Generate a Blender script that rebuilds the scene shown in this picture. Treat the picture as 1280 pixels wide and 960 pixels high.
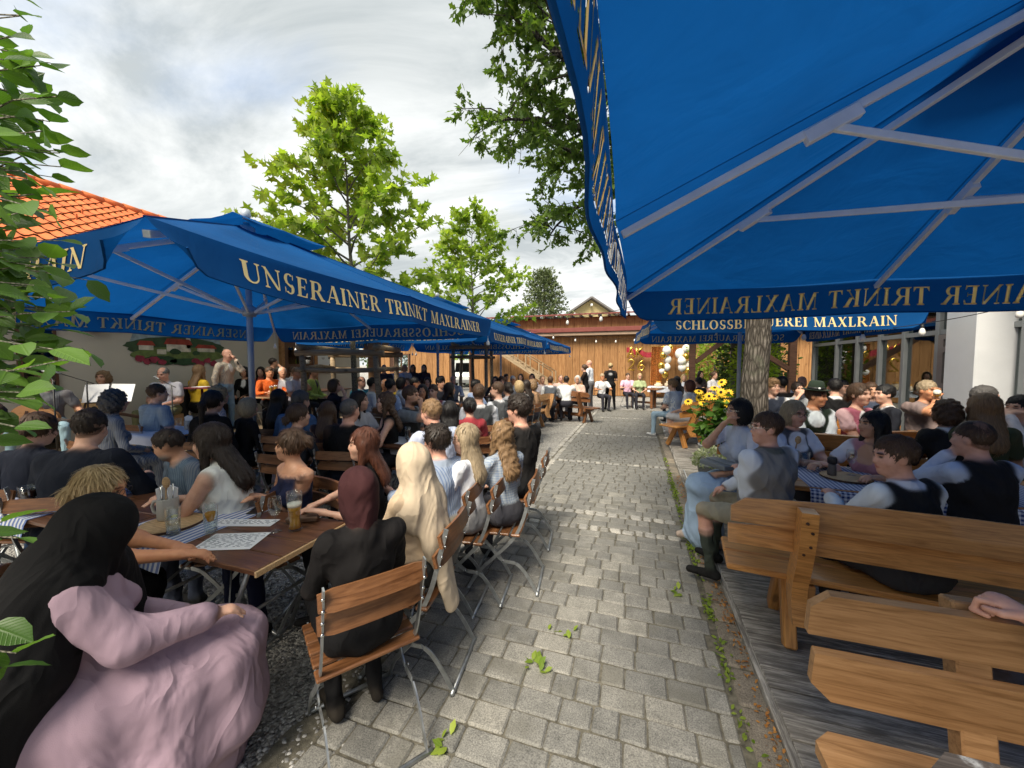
import bpy, bmesh, math, random
import numpy as np
from mathutils import Vector, Matrix, Euler
for _o in list(bpy.data.objects): bpy.data.objects.remove(_o)
SC = bpy.context.scene
COL = SC.collection
R = math.radians
# ------------------------------------------------------------------ camera
cam = bpy.data.cameras.new('camera')
cam.sensor_width = 36.0; cam.lens = 13.5; cam.clip_start = 0.05; cam.clip_end = 900
camo = bpy.data.objects.new('camera', cam); COL.objects.link(camo)
camo.location = (0, 0, 1.70); camo.rotation_euler = (R(90 - 2.98), 0, R(18.09))
SC.camera = camo
# ------------------------------------------------------------------ sky and sun
SUN_EL, SUN_AZ = 52.0, 192.0       # azimuth: clockwise from +Y (the way the path runs)
W = bpy.data.worlds.new('World'); SC.world = W; W.use_nodes = True
def build_world():
    nt = W.node_tree; N = nt.nodes; L = nt.links; N.clear()
    def n(t, **k):
        x = N.new(t)
        for a, b in k.items(): setattr(x, a, b)
        return x
    def mth(op, a, b=None, c=None):
        m = n('ShaderNodeMath', operation=op)
        for i, v in enumerate((a, b, c)):
            if v is None: continue
            if isinstance(v, (int, float)): m.inputs[i].default_value = v
            else: L.new(v, m.inputs[i])
        return m.outputs[0]
    out = n('ShaderNodeOutputWorld'); bg = n('ShaderNodeBackground')
    sky = n('ShaderNodeTexSky', sky_type='NISHITA', sun_disc=False, sun_elevation=R(SUN_EL), sun_rotation=R(SUN_AZ), air_density=1.0, dust_density=1.2, ozone_density=1.0)
    tc = n('ShaderNodeTexCoord'); sep = n('ShaderNodeSeparateXYZ'); L.new(tc.outputs['Generated'], sep.inputs[0])
    zz = mth('ADD', mth('MAXIMUM', sep.outputs[2], 0.0), 0.16)
    cx = mth('DIVIDE', sep.outputs[0], zz); cy = mth('DIVIDE', sep.outputs[1], zz)
    cmb = n('ShaderNodeCombineXYZ'); L.new(cx, cmb.inputs[0]); L.new(cy, cmb.inputs[1])
    mp = n('ShaderNodeMapping'); mp.inputs['Location'].default_value = (CL_OFF[0], CL_OFF[1], 0); mp.inputs['Rotation'].default_value = (0, 0, R(35)); mp.inputs['Scale'].default_value = (0.55, 1.0, 1)
    L.new(cmb.outputs[0], mp.inputs[0])
    big = n('ShaderNodeTexNoise'); big.inputs['Scale'].default_value = 0.62; big.inputs['Detail'].default_value = 7; big.inputs['Roughness'].default_value = 0.52; big.inputs['Distortion'].default_value = 0.35
    L.new(mp.outputs[0], big.inputs['Vector'])
    fine = n('ShaderNodeTexNoise'); fine.inputs['Scale'].default_value = 1.7; fine.inputs['Detail'].default_value = 9; fine.inputs['Roughness'].default_value = 0.6; fine.inputs['Distortion'].default_value = 0.5
    L.new(mp.outputs[0], fine.inputs['Vector'])
    cov = n('ShaderNodeMapRange', interpolation_type='SMOOTHSTEP'); cov.inputs[1].default_value = 0.27; cov.inputs[2].default_value = 0.45; cov.inputs[3].default_value = 0.12; cov.inputs[4].default_value = 1.0
    L.new(big.outputs[0], cov.inputs[0])
    tone = n('ShaderNodeValToRGB'); e = tone.color_ramp.elements
    e[0].position = 0.38; e[0].color = (0.20, 0.217, 0.222, 1); e[1].position = 0.64; e[1].color = (0.41, 0.415, 0.407, 1)
    L.new(fine.outputs[0], tone.inputs[0])
    sk = n('ShaderNodeMix', data_type='RGBA', blend_type='MULTIPLY'); sk.inputs[0].default_value = 1.0
    L.new(sky.outputs[0], sk.inputs[6]); sk.inputs[7].default_value = (SKY_S, SKY_S, SKY_S, 1)
    mx = n('ShaderNodeMix', data_type='RGBA'); L.new(cov.outputs[0], mx.inputs[0]); L.new(sk.outputs[2], mx.inputs[6]); L.new(tone.outputs[0], mx.inputs[7])
    L.new(mx.outputs[2], bg.inputs[0]); bg.inputs[1].default_value = 1.0
    L.new(bg.outputs[0], out.inputs[0])
CL_OFF = (7.6, 4.3); SKY_S = 0.10
build_world()
sun = bpy.data.lights.new('sun', 'SUN'); sun.energy = 2.2; sun.angle = R(26); sun.color = (1.0, 0.90, 0.74)
suno = bpy.data.objects.new('sun', sun); COL.objects.link(suno)
_d = Vector((math.sin(R(SUN_AZ)) * math.cos(R(SUN_EL)), math.cos(R(SUN_AZ)) * math.cos(R(SUN_EL)), math.sin(R(SUN_EL))))
suno.rotation_euler = (-_d).to_track_quat('-Z', 'Y').to_euler(); suno.location = (20, -15, 25)
vs = SC.view_settings; vs.view_transform = 'Standard'; vs.look = 'None'; vs.gamma = 1.0; vs.use_curve_mapping = False; vs.exposure = 1.62
SC.cycles.use_denoising = True
SC.cycles.max_bounces = 8; SC.cycles.diffuse_bounces = 4; SC.cycles.glossy_bounces = 3; SC.cycles.transmission_bounces = 6; SC.cycles.transparent_max_bounces = 12
SC.cycles.caustics_reflective = False; SC.cycles.caustics_refractive = False; SC.cycles.sample_clamp_indirect = 6
# ------------------------------------------------------------------ helpers
def tag(o, label=None, cat=None, group=None, kind=None):
    if label: o['label'] = label
    if cat: o['category'] = cat
    if group: o['group'] = group
    if kind: o['kind'] = kind
    return o
def empty(name, loc=(0, 0, 0), rz=0.0, label=None, cat=None, group=None):
    o = bpy.data.objects.new(name, None); COL.objects.link(o); o.location = loc; o.rotation_euler = (0, 0, rz); o.empty_display_size = .1
    return tag(o, label, cat, group)
def link(name, me, parent=None, loc=(0, 0, 0), rot=(0, 0, 0), scale=(1, 1, 1)):
    o = bpy.data.objects.new(name, me); COL.objects.link(o)
    o.location = loc; o.rotation_euler = rot; o.scale = scale
    if parent is not None: o.parent = parent
    return o
def copy_tree(o, parent=None):
    c = o.copy(); COL.objects.link(c); c.parent = parent
    for ch in list(o.children): copy_tree(ch, c)
    return c
class MB:
    def __init__(s): s.v = []; s.f = []; s.sm = []
    def add(s, vs, fs, smooth=False):
        b = len(s.v); s.v += [tuple(p) for p in vs]; s.f += [tuple(i + b for i in f) for f in fs]; s.sm += [smooth] * len(fs); return s
    def box(s, lo, hi, M=None):
        x0, y0, z0 = lo; x1, y1, z1 = hi
        vs = [(x0, y0, z0), (x1, y0, z0), (x1, y1, z0), (x0, y1, z0), (x0, y0, z1), (x1, y0, z1), (x1, y1, z1), (x0, y1, z1)]
        if M is not None: vs = [M @ Vector(p) for p in vs]
        return s.add(vs, [(0, 3, 2, 1), (4, 5, 6, 7), (0, 1, 5, 4), (1, 2, 6, 5), (2, 3, 7, 6), (3, 0, 4, 7)])
    def bbox(s, lo, hi, b=.004, M=None):
        # box with chamfered edges
        x0, y0, z0 = lo; x1, y1, z1 = hi; vs = []; fs = []
        b = min(b, .45 * min(x1 - x0, y1 - y0, z1 - z0))
        idx = {}
        for ix in (0, 1):
            for iy in (0, 1):
                for iz in (0, 1):
                    X = (x0, x1)[ix]; Y = (y0, y1)[iy]; Z = (z0, z1)[iz]; dx = b * (1 - 2 * ix); dy = b * (1 - 2 * iy); dz = b * (1 - 2 * iz)
                    for a, p in enumerate(((X, Y + dy, Z + dz), (X + dx, Y, Z + dz), (X + dx, Y + dy, Z))):
                        idx[ix, iy, iz, a] = len(vs); vs.append(p)
        def q(*k): return [idx[i] for i in k]
        F = []
        for i in (0, 1):
            F.append(q((i, 0, 0, 0), (i, 1, 0, 0), (i, 1, 1, 0), (i, 0, 1, 0)) [::(1 if i else -1)])
            F.append(q((0, i, 0, 1), (1, i, 0, 1), (1, i, 1, 1), (0, i, 1, 1)) [::(-1 if i else 1)])
            F.append(q((0, 0, i, 2), (1, 0, i, 2), (1, 1, i, 2), (0, 1, i, 2)) [::(1 if i else -1)])
        for i in (0, 1):
            for j in (0, 1):
                sg = 1 if i == j else -1
                F.append(q((0, i, j, 1), (1, i, j, 1), (1, i, j, 2), (0, i, j, 2))[::-sg])
                F.append(q((i, 0, j, 0), (i, 1, j, 0), (i, 1, j, 2), (i, 0, j, 2))[::sg])
                F.append(q((i, j, 0, 0), (i, j, 1, 0), (i, j, 1, 1), (i, j, 0, 1))[::-sg])
                for k in (0, 1):
                    F.append(q((i, j, k, 0), (i, j, k, 1), (i, j, k, 2))[::(1 if (i + j + k) % 2 else -1)])
        if M is not None: vs = [M @ Vector(p) for p in vs]
        return s.add(vs, F)
    def prism(s, poly, y0, y1, M=None, axis='y'):
        # poly in (a,c) extruded along y (axis y) or z (axis z)
        n = len(poly)
        if axis == 'y': vs = [(a, y0, c) for a, c in poly] + [(a, y1, c) for a, c in poly]
        elif axis == 'z': vs = [(a, c, y0) for a, c in poly] + [(a, c, y1) for a, c in poly]
        else: vs = [(y0, a, c) for a, c in poly] + [(y1, a, c) for a, c in poly]
        if M is not None: vs = [M @ Vector(p) for p in vs]
        fs = [tuple(range(n)), tuple(range(2 * n - 1, n - 1, -1))] + [((i + 1) % n, i, n + i, n + (i + 1) % n) for i in range(n)]
        return s.add(vs, fs)
    def tube(s, pts, r, n=8, cap=True, flat=1.0, smooth=True, up=None):
        P = [Vector(p) for p in pts]; k = len(P); rr = r if isinstance(r, (list, tuple)) else [r] * k
        vs = []; fs = []; ref = Vector(up) if up else None
        for i, p in enumerate(P):
            t = (P[min(i + 1, k - 1)] - P[max(i - 1, 0)])
            if t.length < 1e-9: t = Vector((0, 0, 1))
            t.normalize()
            if ref is None: ref = Vector((0, 0, 1)) if abs(t.z) < .9 else Vector((1, 0, 0))
            a = ref - t * ref.dot(t)
            if a.length < 1e-6: a = t.orthogonal()
            a.normalize(); b = t.cross(a)
            if up is None: ref = a
            for j in range(n):
                th = 2 * math.pi * (j + .5) / n
                vs.append(p + a * math.cos(th) * rr[i] + b * math.sin(th) * rr[i] * flat)
        for i in range(k - 1):
            for j in range(n):
                fs.append((i * n + j, i * n + (j + 1) % n, (i + 1) * n + (j + 1) % n, (i + 1) * n + j))
        if cap: fs += [tuple(range(n - 1, -1, -1)), tuple((k - 1) * n + j for j in range(n))]
        return s.add(vs, fs, smooth and n > 5)
    def lathe(s, prof, n=16, c=(0, 0, 0), cap=True):
        vs = []; fs = []; k = len(prof)
        for r, z in prof:
            for j in range(n):
                th = 2 * math.pi * j / n; vs.append((c[0] + r * math.cos(th), c[1] + r * math.sin(th), c[2] + z))
        for i in range(k - 1):
            for j in range(n): fs.append((i * n + j, i * n + (j + 1) % n, (i + 1) * n + (j + 1) % n, (i + 1) * n + j))
        if cap:
            if prof[0][0] > 1e-4: fs.append(tuple(range(n - 1, -1, -1)))
            if prof[-1][0] > 1e-4: fs.append(tuple((k - 1) * n + j for j in range(n)))
        return s.add(vs, fs, True)
    def sphere(s, c, r, n=12, m=8, sc=(1, 1, 1), M=None):
        vs = []; fs = []
        for i in range(m + 1):
            ph = math.pi * i / m
            for j in range(n):
                th = 2 * math.pi * j / n
                p = Vector((r * sc[0] * math.sin(ph) * math.cos(th), r * sc[1] * math.sin(ph) * math.sin(th), -r * sc[2] * math.cos(ph)))
                if M is not None: p = M @ p
                vs.append(p + Vector(c))
        for i in range(m):
            for j in range(n): fs.append((i * n + j, i * n + (j + 1) % n, (i + 1) * n + (j + 1) % n, (i + 1) * n + j))
        return s.add(vs, fs, True)
    def mesh(s, name, mat=None):
        me = bpy.data.meshes.new(name); me.from_pydata([tuple(p) for p in s.v], [], s.f); me.update()
        if any(s.sm): me.polygons.foreach_set('use_smooth', s.sm)
        if mat is not None: me.materials.append(mat)
        return me
    def build(s, name, mat, parent=None, loc=(0, 0, 0), rot=(0, 0, 0), scale=(1, 1, 1)):
        return link(name, s.mesh(name, mat), parent, loc, rot, scale)
def np_mesh(name, V, F, mat=None, smooth=True, col=None, extra=None):
    # fast mesh from numpy arrays, F (m,3) or (m,4)
    me = bpy.data.meshes.new(name); k = F.shape[1]
    me.vertices.add(len(V)); me.vertices.foreach_set('co', np.ascontiguousarray(V, dtype=np.float32).ravel())
    me.loops.add(F.size); me.loops.foreach_set('vertex_index', np.ascontiguousarray(F, dtype=np.int32).ravel())
    me.polygons.add(len(F)); me.polygons.foreach_set('loop_start', np.arange(0, F.size, k, dtype=np.int32))
    me.update(calc_edges=True)
    if smooth: me.polygons.foreach_set('use_smooth', np.ones(len(F), dtype=bool))
    if col is not None:
        a = me.color_attributes.new('Col', 'FLOAT_COLOR', 'POINT')
        c = np.ones((len(V), 4), np.float32); c[:, :3] = col; a.data.foreach_set('color', c.ravel())
    if extra is not None:
        for nm, arr in extra.items():
            a = me.attributes.new(nm, 'FLOAT', 'POINT'); a.data.foreach_set('value', np.ascontiguousarray(arr, dtype=np.float32))
    if mat is not None: me.materials.append(mat)
    return me
# ------------------------------------------------------------------ materials
class NT:
    def __init__(s, name):
        s.m = bpy.data.materials.new(name); s.m.use_nodes = True; s.t = s.m.node_tree; s.N = s.t.nodes; s.L = s.t.links
        s.N.clear(); s.out = s.n('ShaderNodeOutputMaterial')
    def n(s, t, ins=None, **k):
        x = s.N.new(t)
        for a, b in k.items(): setattr(x, a, b)
        if ins:
            for a, b in ins.items(): s.put(x.inputs[a], b)
        return x
    def put(s, sock, v):
        if hasattr(v, 'is_output') or isinstance(v, bpy.types.NodeSocket): s.L.new(v, sock)
        elif isinstance(v, (tuple, list)) and len(v) == 3 and sock.type == 'RGBA': sock.default_value = (*v, 1)
        else: sock.default_value = v
    def math(s, op, a, b=0.0, clamp=False): 
        x = s.n('ShaderNodeMath', {0: a, 1: b}, operation=op); x.use_clamp = clamp; return x.outputs[0]
    def coord(s, which='Object', scale=(1, 1, 1), loc=(0, 0, 0), rot=(0, 0, 0), rnd=0.0):
        tc = s.n('ShaderNodeTexCoord'); v = tc.outputs[which]
        if rnd:
            oi = s.n('ShaderNodeObjectInfo'); ad = s.n('ShaderNodeVectorMath', {0: v, 1: s.n('ShaderNodeVectorMath', {0: s.n('ShaderNodeCombineXYZ', {0: oi.outputs['Random'], 1: oi.outputs['Random'], 2: oi.outputs['Random']}).outputs[0], 1: (rnd * 37, rnd * 91, rnd * 53)}, operation='MULTIPLY').outputs[0]}, operation='ADD'); v = ad.outputs[0]
        mp = s.n('ShaderNodeMapping', {0: v}); mp.inputs['Scale'].default_value = scale; mp.inputs['Location'].default_value = loc; mp.inputs['Rotation'].default_value = rot
        return mp.outputs[0]
    def noise(s, vec, scale=5, detail=4, rough=.55, dist=0.0):
        return s.n('ShaderNodeTexNoise', {'Vector': vec, 'Scale': scale, 'Detail': detail, 'Roughness': rough, 'Distortion': dist}).outputs[0]
    def ramp(s, fac, stops, interp='LINEAR'):
        r = s.n('ShaderNodeValToRGB', {0: fac}); cr = r.color_ramp; cr.interpolation = interp
        while len(cr.elements) < len(stops): cr.elements.new(.5)
        for e, (p, c) in zip(cr.elements, stops): e.position = p; e.color = (*c, 1) if len(c) == 3 else c
        return r.outputs[0]
    def mr(s, v, a, b, c, d, smooth=False):
        x = s.n('ShaderNodeMapRange', {0: v, 1: a, 2: b, 3: c, 4: d}); 
        if smooth: x.interpolation_type = 'SMOOTHSTEP'
        return x.outputs[0]
    def mix(s, f, a, b, mode='MIX'):
        x = s.n('ShaderNodeMix', data_type='RGBA', blend_type=mode); s.put(x.inputs[0], f); s.put(x.inputs[6], a); s.put(x.inputs[7], b); return x.outputs[2]
    def bump(s, h, strength=.3, dist=.01, normal=None):
        b = s.n('ShaderNodeBump', {'Height': h, 'Strength': strength, 'Distance': dist})
        if normal is not None: s.L.new(normal, b.inputs['Normal'])
        return b.outputs[0]
    def attr(s, name): return s.n('ShaderNodeAttribute', attribute_name=name)
    def bsdf(s, col, rough=.6, metal=0.0, spec=.5, normal=None, sss=None, coat=None, alpha=None, trans=None, ior=None, sheen=None):
        b = s.n('ShaderNodeBsdfPrincipled'); s.put(b.inputs['Base Color'], col); s.put(b.inputs['Roughness'], rough); s.put(b.inputs['Metallic'], metal); s.put(b.inputs['Specular IOR Level'], spec)
        if normal is not None: s.L.new(normal, b.inputs['Normal'])
        if coat: s.put(b.inputs['Coat Weight'], coat)
        if sheen: s.put(b.inputs['Sheen Weight'], sheen)
        if trans is not None: s.put(b.inputs['Transmission Weight'], trans)
        if ior is not None: s.put(b.inputs['IOR'], ior)
        return b.outputs[0]
    def done(s, surf): s.L.new(surf, s.out.inputs['Surface']); return s.m
def m_plain(name, col, rough=.6, metal=0.0, spec=.5, var=.12, scale=6, bump=0.0, bscale=60, coat=None):
    t = NT(name); v = t.coord('Object', rnd=1.0)
    nz = t.noise(v, scale, 5, .6)
    c = t.mix(1.0, col, t.ramp(nz, [(.3, (1 - var,) * 3), (.7, (1 + var,) * 3)]), 'MULTIPLY')
    nm = t.bump(t.noise(v, bscale, 4, .6), .5, bump) if bump else None
    rg = t.mr(nz, .3, .7, max(.02, rough - .08), min(1, rough + .08))
    return t.done(t.bsdf(c, rg, metal, spec, nm, coat=coat))
def m_wood(name, dark, light, rough=.5, spec=.4, gscale=1.0, knots=True, wear=None, coat=None, bump=.0012, weather=None):
    # grain runs along the piece's local X
    t = NT(name); v = t.coord('Object', rnd=1.0)
    st = t.n('ShaderNodeMapping', {0: v}); st.inputs['Scale'].default_value = (1.2 * gscale, 14 * gscale, 14 * gscale)
    g1 = t.noise(st.outputs[0], 3.0, 6, .62, .9)
    st2 = t.n('ShaderNodeMapping', {0: v}); st2.inputs['Scale'].default_value = (2.5 * gscale, 70 * gscale, 70 * gscale)
    g2 = t.noise(st2.outputs[0], 2.0, 3, .6)
    f = t.math('ADD', t.math('MULTIPLY', g1, .75), t.math('MULTIPLY', g2, .25))
    c = t.ramp(f, [(.36, tuple(x * .8 for x in dark)), (.52, tuple((a + b) / 2 for a, b in zip(dark, light))), (.66, light)])
    if knots:
        kv = t.n('ShaderNodeMapping', {0: v}); kv.inputs['Scale'].default_value = (2.4, 6.0, 6.0)
        vo = t.n('ShaderNodeTexVoronoi', {'Vector': kv.outputs[0], 'Scale': 1.0, 'Randomness': 1.0})
        k = t.mr(vo.outputs['Distance'], .06, .16, 1.0, 0.0, True)
        c = t.mix(t.math('MULTIPLY', k, .75), c, tuple(x * .35 for x in dark))
    oi = t.n('ShaderNodeObjectInfo')
    c = t.mix(1.0, c, t.ramp(oi.outputs['Random'], [(0, (.86, .85, .84)), (1, (1.12, 1.12, 1.12))]), 'MULTIPLY')
    if wear:
        w = t.mr(t.noise(v, 7, 6, .7), .52, .66, 0, 1, True); c = t.mix(w, c, wear)
    if weather:
        w = t.mr(t.noise(st.outputs[0], 1.4, 8, .75), .42, .6, 0, .9, True); c = t.mix(w, c, weather)
    nm = t.bump(f, .6, bump)
    return t.done(t.bsdf(c, t.mr(g1, .3, .7, rough - .08, rough + .1), 0, spec, nm, coat=coat))
def m_leaf(name, c0, c1, trans=.45, gloss=.35):
    # colour varies leaf by leaf through the Col attribute (x = random value)
    t = NT(name); a = t.attr('Col'); sp = t.n('ShaderNodeSeparateColor', {0: a.outputs['Color']})
    c = t.ramp(sp.outputs[0], [(0, c0), (1, c1)])
    v = t.coord('Object'); c = t.mix(1.0, c, t.ramp(t.noise(v, 1.6, 3), [(.3, (.8, .82, .8)), (.7, (1.15, 1.12, 1.0))]), 'MULTIPLY')
    u = sp.outputs[1]; av = t.math('ABSOLUTE', t.math('SUBTRACT', sp.outputs[2], .5))
    vein = t.math('MAXIMUM', t.mr(t.math('SINE', t.math('ADD', t.math('MULTIPLY', u, 62.0), t.math('MULTIPLY', av, -60.0))), .55, 1.0, 0, .6), t.mr(av, .0, .035, 1, 0))
    c = t.mix(t.math('MULTIPLY', vein, .30), c, t.mix(1.0, c, (1.7, 1.55, 1.5), 'MULTIPLY'))
    d = t.bsdf(c, .42, 0, gloss, t.bump(vein, .5, -.002))
    tr = t.n('ShaderNodeBsdfTranslucent', {0: t.mix(1.0, c, (1.25, 1.35, .55), 'MULTIPLY')}).outputs[0]
    mx = t.n('ShaderNodeMixShader', {0: trans, 1: d, 2: tr})
    return t.done(mx.outputs[0])
def m_glass(name, tint=(.95, .98, .97), rough=.02, refl=1.0, base=.0):
    # thin clear sheet: what is behind it plus a mirror reflection that grows at grazing angles
    t = NT(name); fc = t.n('ShaderNodeLayerWeight', {0: .5}).outputs['Facing']
    f = t.math('ADD', t.math('MULTIPLY', t.math('POWER', fc, 4.0), .75 * refl), .035 * refl + base, True)
    g = t.n('ShaderNodeBsdfGlossy', {'Color': (1, 1, 1, 1), 'Roughness': rough}).outputs[0]
    tr = t.n('ShaderNodeBsdfTransparent', {0: (*tint, 1)}).outputs[0]
    return t.done(t.n('ShaderNodeMixShader', {0: f, 1: tr, 2: g}).outputs[0])
M = {}
M['pine'] = m_wood('pine_varnish', (.40, .165, .040), (.66, .32, .095), .42, .45, coat=.15)
M['pine_pale'] = m_wood('pine_pale', (.34, .175, .070), (.52, .30, .14), .55, .35)
M['table_wood'] = m_wood('table_wood', (.085, .034, .016), (.19, .085, .042), .38, .5, knots=False, coat=.2)
M['slat_wood'] = m_wood('slat_wood', (.13, .050, .018), (.27, .12, .048), .42, .5, knots=False, coat=.1)
M['deck'] = m_wood('deck_wood', (.22, .207, .187), (.52, .495, .455), .85, .2, gscale=1.9, knots=True, bump=.003, weather=(.13, .12, .108))
M['old_table'] = m_wood('old_table_wood', (.09, .075, .065), (.2, .17, .15), .8, .2, wear=(.62, .62, .60), bump=.003)
M['cladding'] = m_wood('cladding_wood', (.27, .125, .045), (.43, .235, .10), .6, .3, gscale=.5)
M['log'] = m_wood('log_wood', (.26, .185, .11), (.52, .40, .26), .8, .2, gscale=.7)
M['dark_wood'] = m_wood('dark_wood', (.045, .022, .014), (.10, .05, .032), .6, .3)
M['kitchen_wood'] = m_wood('spoon_wood', (.40, .25, .12), (.62, .44, .25), .6, .3, gscale=3, knots=False)
M['galv'] = m_plain('galvanised_steel', (.42, .44, .45), .42, .85, .5, .18, 25)
M['alu'] = m_plain('aluminium_pole', (.45, .50, .57), .45, .2, .5, .08, 8)
M['alu_rib'] = m_plain('aluminium_rib', (.78, .80, .83), .45, .0, .5, .08, 8)
M['frame_grey'] = m_plain('grey_frame', (.30, .32, .33), .5, .3, .5, .06)
M['black'] = m_plain('black_plastic', (.012, .012, .013), .5)
M['chrome'] = m_plain('chrome_steel', (.62, .63, .64), .18, 1.0)
M['white_paint'] = m_plain('white_paint', (.74, .76, .78), .6, var=.05, scale=2, bump=.002, bscale=90)
M['paper'] = m_plain('white_paper', (.80, .81, .82), .75, var=.03)
M['glass'] = m_glass('clear_glass', (.96, .98, .98), .01, 1.0, .02)
M['cream_wall'] = m_plain('cream_plaster', (.56, .515, .44), .9, 0, .2, .07, 1.2, .003, 60)
# ------------------------------------------------------------------ ground, path, deck
rng = random.Random(5)
def m_gravel():
    t = NT('gravel'); v = t.coord('Object')
    vo = t.n('ShaderNodeTexVoronoi', {'Vector': v, 'Scale': 62.0}); vo2 = t.n('ShaderNodeTexVoronoi', {'Vector': v, 'Scale': 27.0})
    sp = t.n('ShaderNodeSeparateColor', {0: vo.outputs['Color']})
    c = t.ramp(sp.outputs[0], [(0, (.20, .196, .19)), (.5, (.38, .372, .355)), (1, (.60, .59, .565))])
    c = t.mix(1.0, c, t.ramp(t.noise(v, .7, 5), [(.3, (.72, .72, .70)), (.7, (1.12, 1.1, 1.08))]), 'MULTIPLY')
    h = t.math('ADD', vo.outputs['Distance'], t.math('MULTIPLY', vo2.outputs['Distance'], .8))
    return t.done(t.bsdf(c, .85, 0, .3, t.bump(h, 1.0, -.02)))
M['gravel'] = m_gravel()
def m_paver(name, c0, c1, c2):
    t = NT(name); v = t.coord('Object', rnd=1.0)
    n1 = t.noise(v, 9, 7, .72); n2 = t.noise(v, 150, 4, .7); n3 = t.noise(v, 2.0, 4, .6)
    c = t.ramp(n1, [(.25, c0), (.5, c1), (.8, c2)])
    c = t.mix(1.0, c, t.ramp(n2, [(.32, (.45, .45, .45)), (.5, (1, 1, 1)), (.68, (1.45, 1.44, 1.4))]), 'MULTIPLY')
    oi = t.n('ShaderNodeObjectInfo'); c = t.mix(1.0, c, t.ramp(oi.outputs['Random'], [(0, (.78, .78, .77)), (.6, (1, .99, .96)), (1, (1.2, 1.17, 1.1))]), 'MULTIPLY')
    st = t.mr(n3, .50, .68, 0, .6, True); c = t.mix(st, c, (.13, .125, .105))
    return t.done(t.bsdf(c, .86, 0, .25, t.bump(t.math('ADD', n2, t.math('MULTIPLY', n1, .8)), .8, .004)))
M['paver'] = m_paver('concrete_paver', (.15, .149, .143), (.22, .218, .208), (.30, .296, .281))
M['sett'] = m_paver('granite_sett', (.25, .246, .236), (.35, .344, .332), (.46, .452, .436))
M['kerb'] = m_paver('kerb_stone', (.16, .14, .115), (.24, .21, .175), (.33, .29, .24))
M['joint'] = m_plain('joint_sand', (.13, .12, .095), .95, 0, .1, .5, 30, .01, 200)
MB().add([(-300, -200, 0), (300, -200, 0), (300, 400, 0), (-300, 400, 0)], [(0, 1, 2, 3)]).build('ground', M['gravel'], loc=(0, 0, -.016))['kind'] = 'structure'
PX0, PX1, PY0, PY1 = -1.32, .47, .55, 14.8
path = MB().add([(PX0 - .2, PY0, 0), (.66, PY0, 0), (.66, PY1, 0), (PX0 - .2, PY1, 0)], [(0, 1, 2, 3)]).build('path', M['joint'], loc=(0, 0, -.002)); path['kind'] = 'structure'
def stone_mesh(w, l, h, seed, b=.009, jit=.003):
    r = random.Random(seed); mb = MB(); mb.bbox((-w / 2, -l / 2, -h), (w / 2, l / 2, 0), b)
    k = {}
    def jv(p):
        key = (p[0] > 0, p[1] > 0)
        if key not in k: k[key] = (r.uniform(-jit, jit), r.uniform(-jit, jit), r.uniform(-.0015, .0015))
        d = k[key]; return (p[0] + d[0], p[1] + d[1], p[2] + d[2])
    mb.v = [jv(p) for p in mb.v]; return mb
PAV = []
y = PY0; row = 0; RH = .146
cross_rows = [(3.98, 1), (4.40, 1), (6.62, 1), (9.35, 1), (12.4, 1)]
widths = [.125, .155, .185, .215]
cr = []
while y < PY1:
    if any(abs(y + .06 - c) < .08 for c, _ in cross_rows):
        x = PX0
        while x < PX1 - .05:
            w = rng.uniform(.085, .135); cr.append((x + w / 2, y + .055, w - .014, .095)); x += w
        y += .112; row += 1; continue
    x = PX0 - rng.uniform(0, .05)
    while x < PX1 - .04:
        w = rng.choice(widths); 
        if x + w > PX1 - .03: w = max(.06, PX1 - x)
        PAV.append((x + w / 2, y + RH / 2, w)); x += w
    y += RH; row += 1
PAV.sort(key=lambda p: p[0] ** 2 + p[1] ** 2)
def vis(p): return True
PM = {}
def pav_mesh(w, s):
    k = (round(w, 3), s)
    if k not in PM: PM[k] = stone_mesh(w - .006, RH - .007, .045, hash(k) & 0xffff).mesh('paver', M['paver'])
    return PM[k]
near = [p for p in PAV if p[1] > .9][:300]; ns = set(near)
for (x, y, w) in near:
    link('paver', pav_mesh(w, rng.randrange(4) if w in widths else 0), path, (x, y, .010 + rng.uniform(-.003, .003)), (rng.gauss(0, .008), rng.gauss(0, .008), rng.gauss(0, .010)))
far = MB()
for p in PAV:
    if p in ns: continue
    x, y, w = p; far.bbox((x - w / 2 + .005, y - RH / 2 + .005, -.04), (x + w / 2 - .005, y + RH / 2 - .005, rng.uniform(-.003, .003)), .009)
far.build('paver_field', M['paver'], path, (0, 0, .010))['kind'] = 'stuff'
SM = [stone_mesh(.10, .095, .05, 900 + i, .014, .008).mesh('sett', M['sett']) for i in range(5)]
for (x, y, w, l) in cr: link('sett', rng.choice(SM), path, (x, y, .012 + rng.uniform(-.004, .004)), (0, 0, rng.gauss(0, .05)), (w / .10, 1, 1))
y = 2.6; i = 0
while y < PY1:
    for k in (0, 1): link('sett', rng.choice(SM), path, (PX0 - .07 - k * .115 + rng.uniform(-.008, .008), y, .010 + rng.uniform(-.004, .004)), (0, 0, rng.gauss(0, .06)), (1, 1.0, 1))
    y += .112
# kerb strip between paving and deck
y = .6
while y < 9.6:
    l = rng.uniform(.16, .34); link('kerb_stone', stone_mesh(.135, l - .012, .06, int(y * 1000), .010, .004).mesh('kerb_stone', M['kerb']), path, (.578, y + l / 2, .014 + rng.uniform(-.004, .005)), (0, 0, rng.gauss(0, .012))); y += l
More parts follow.
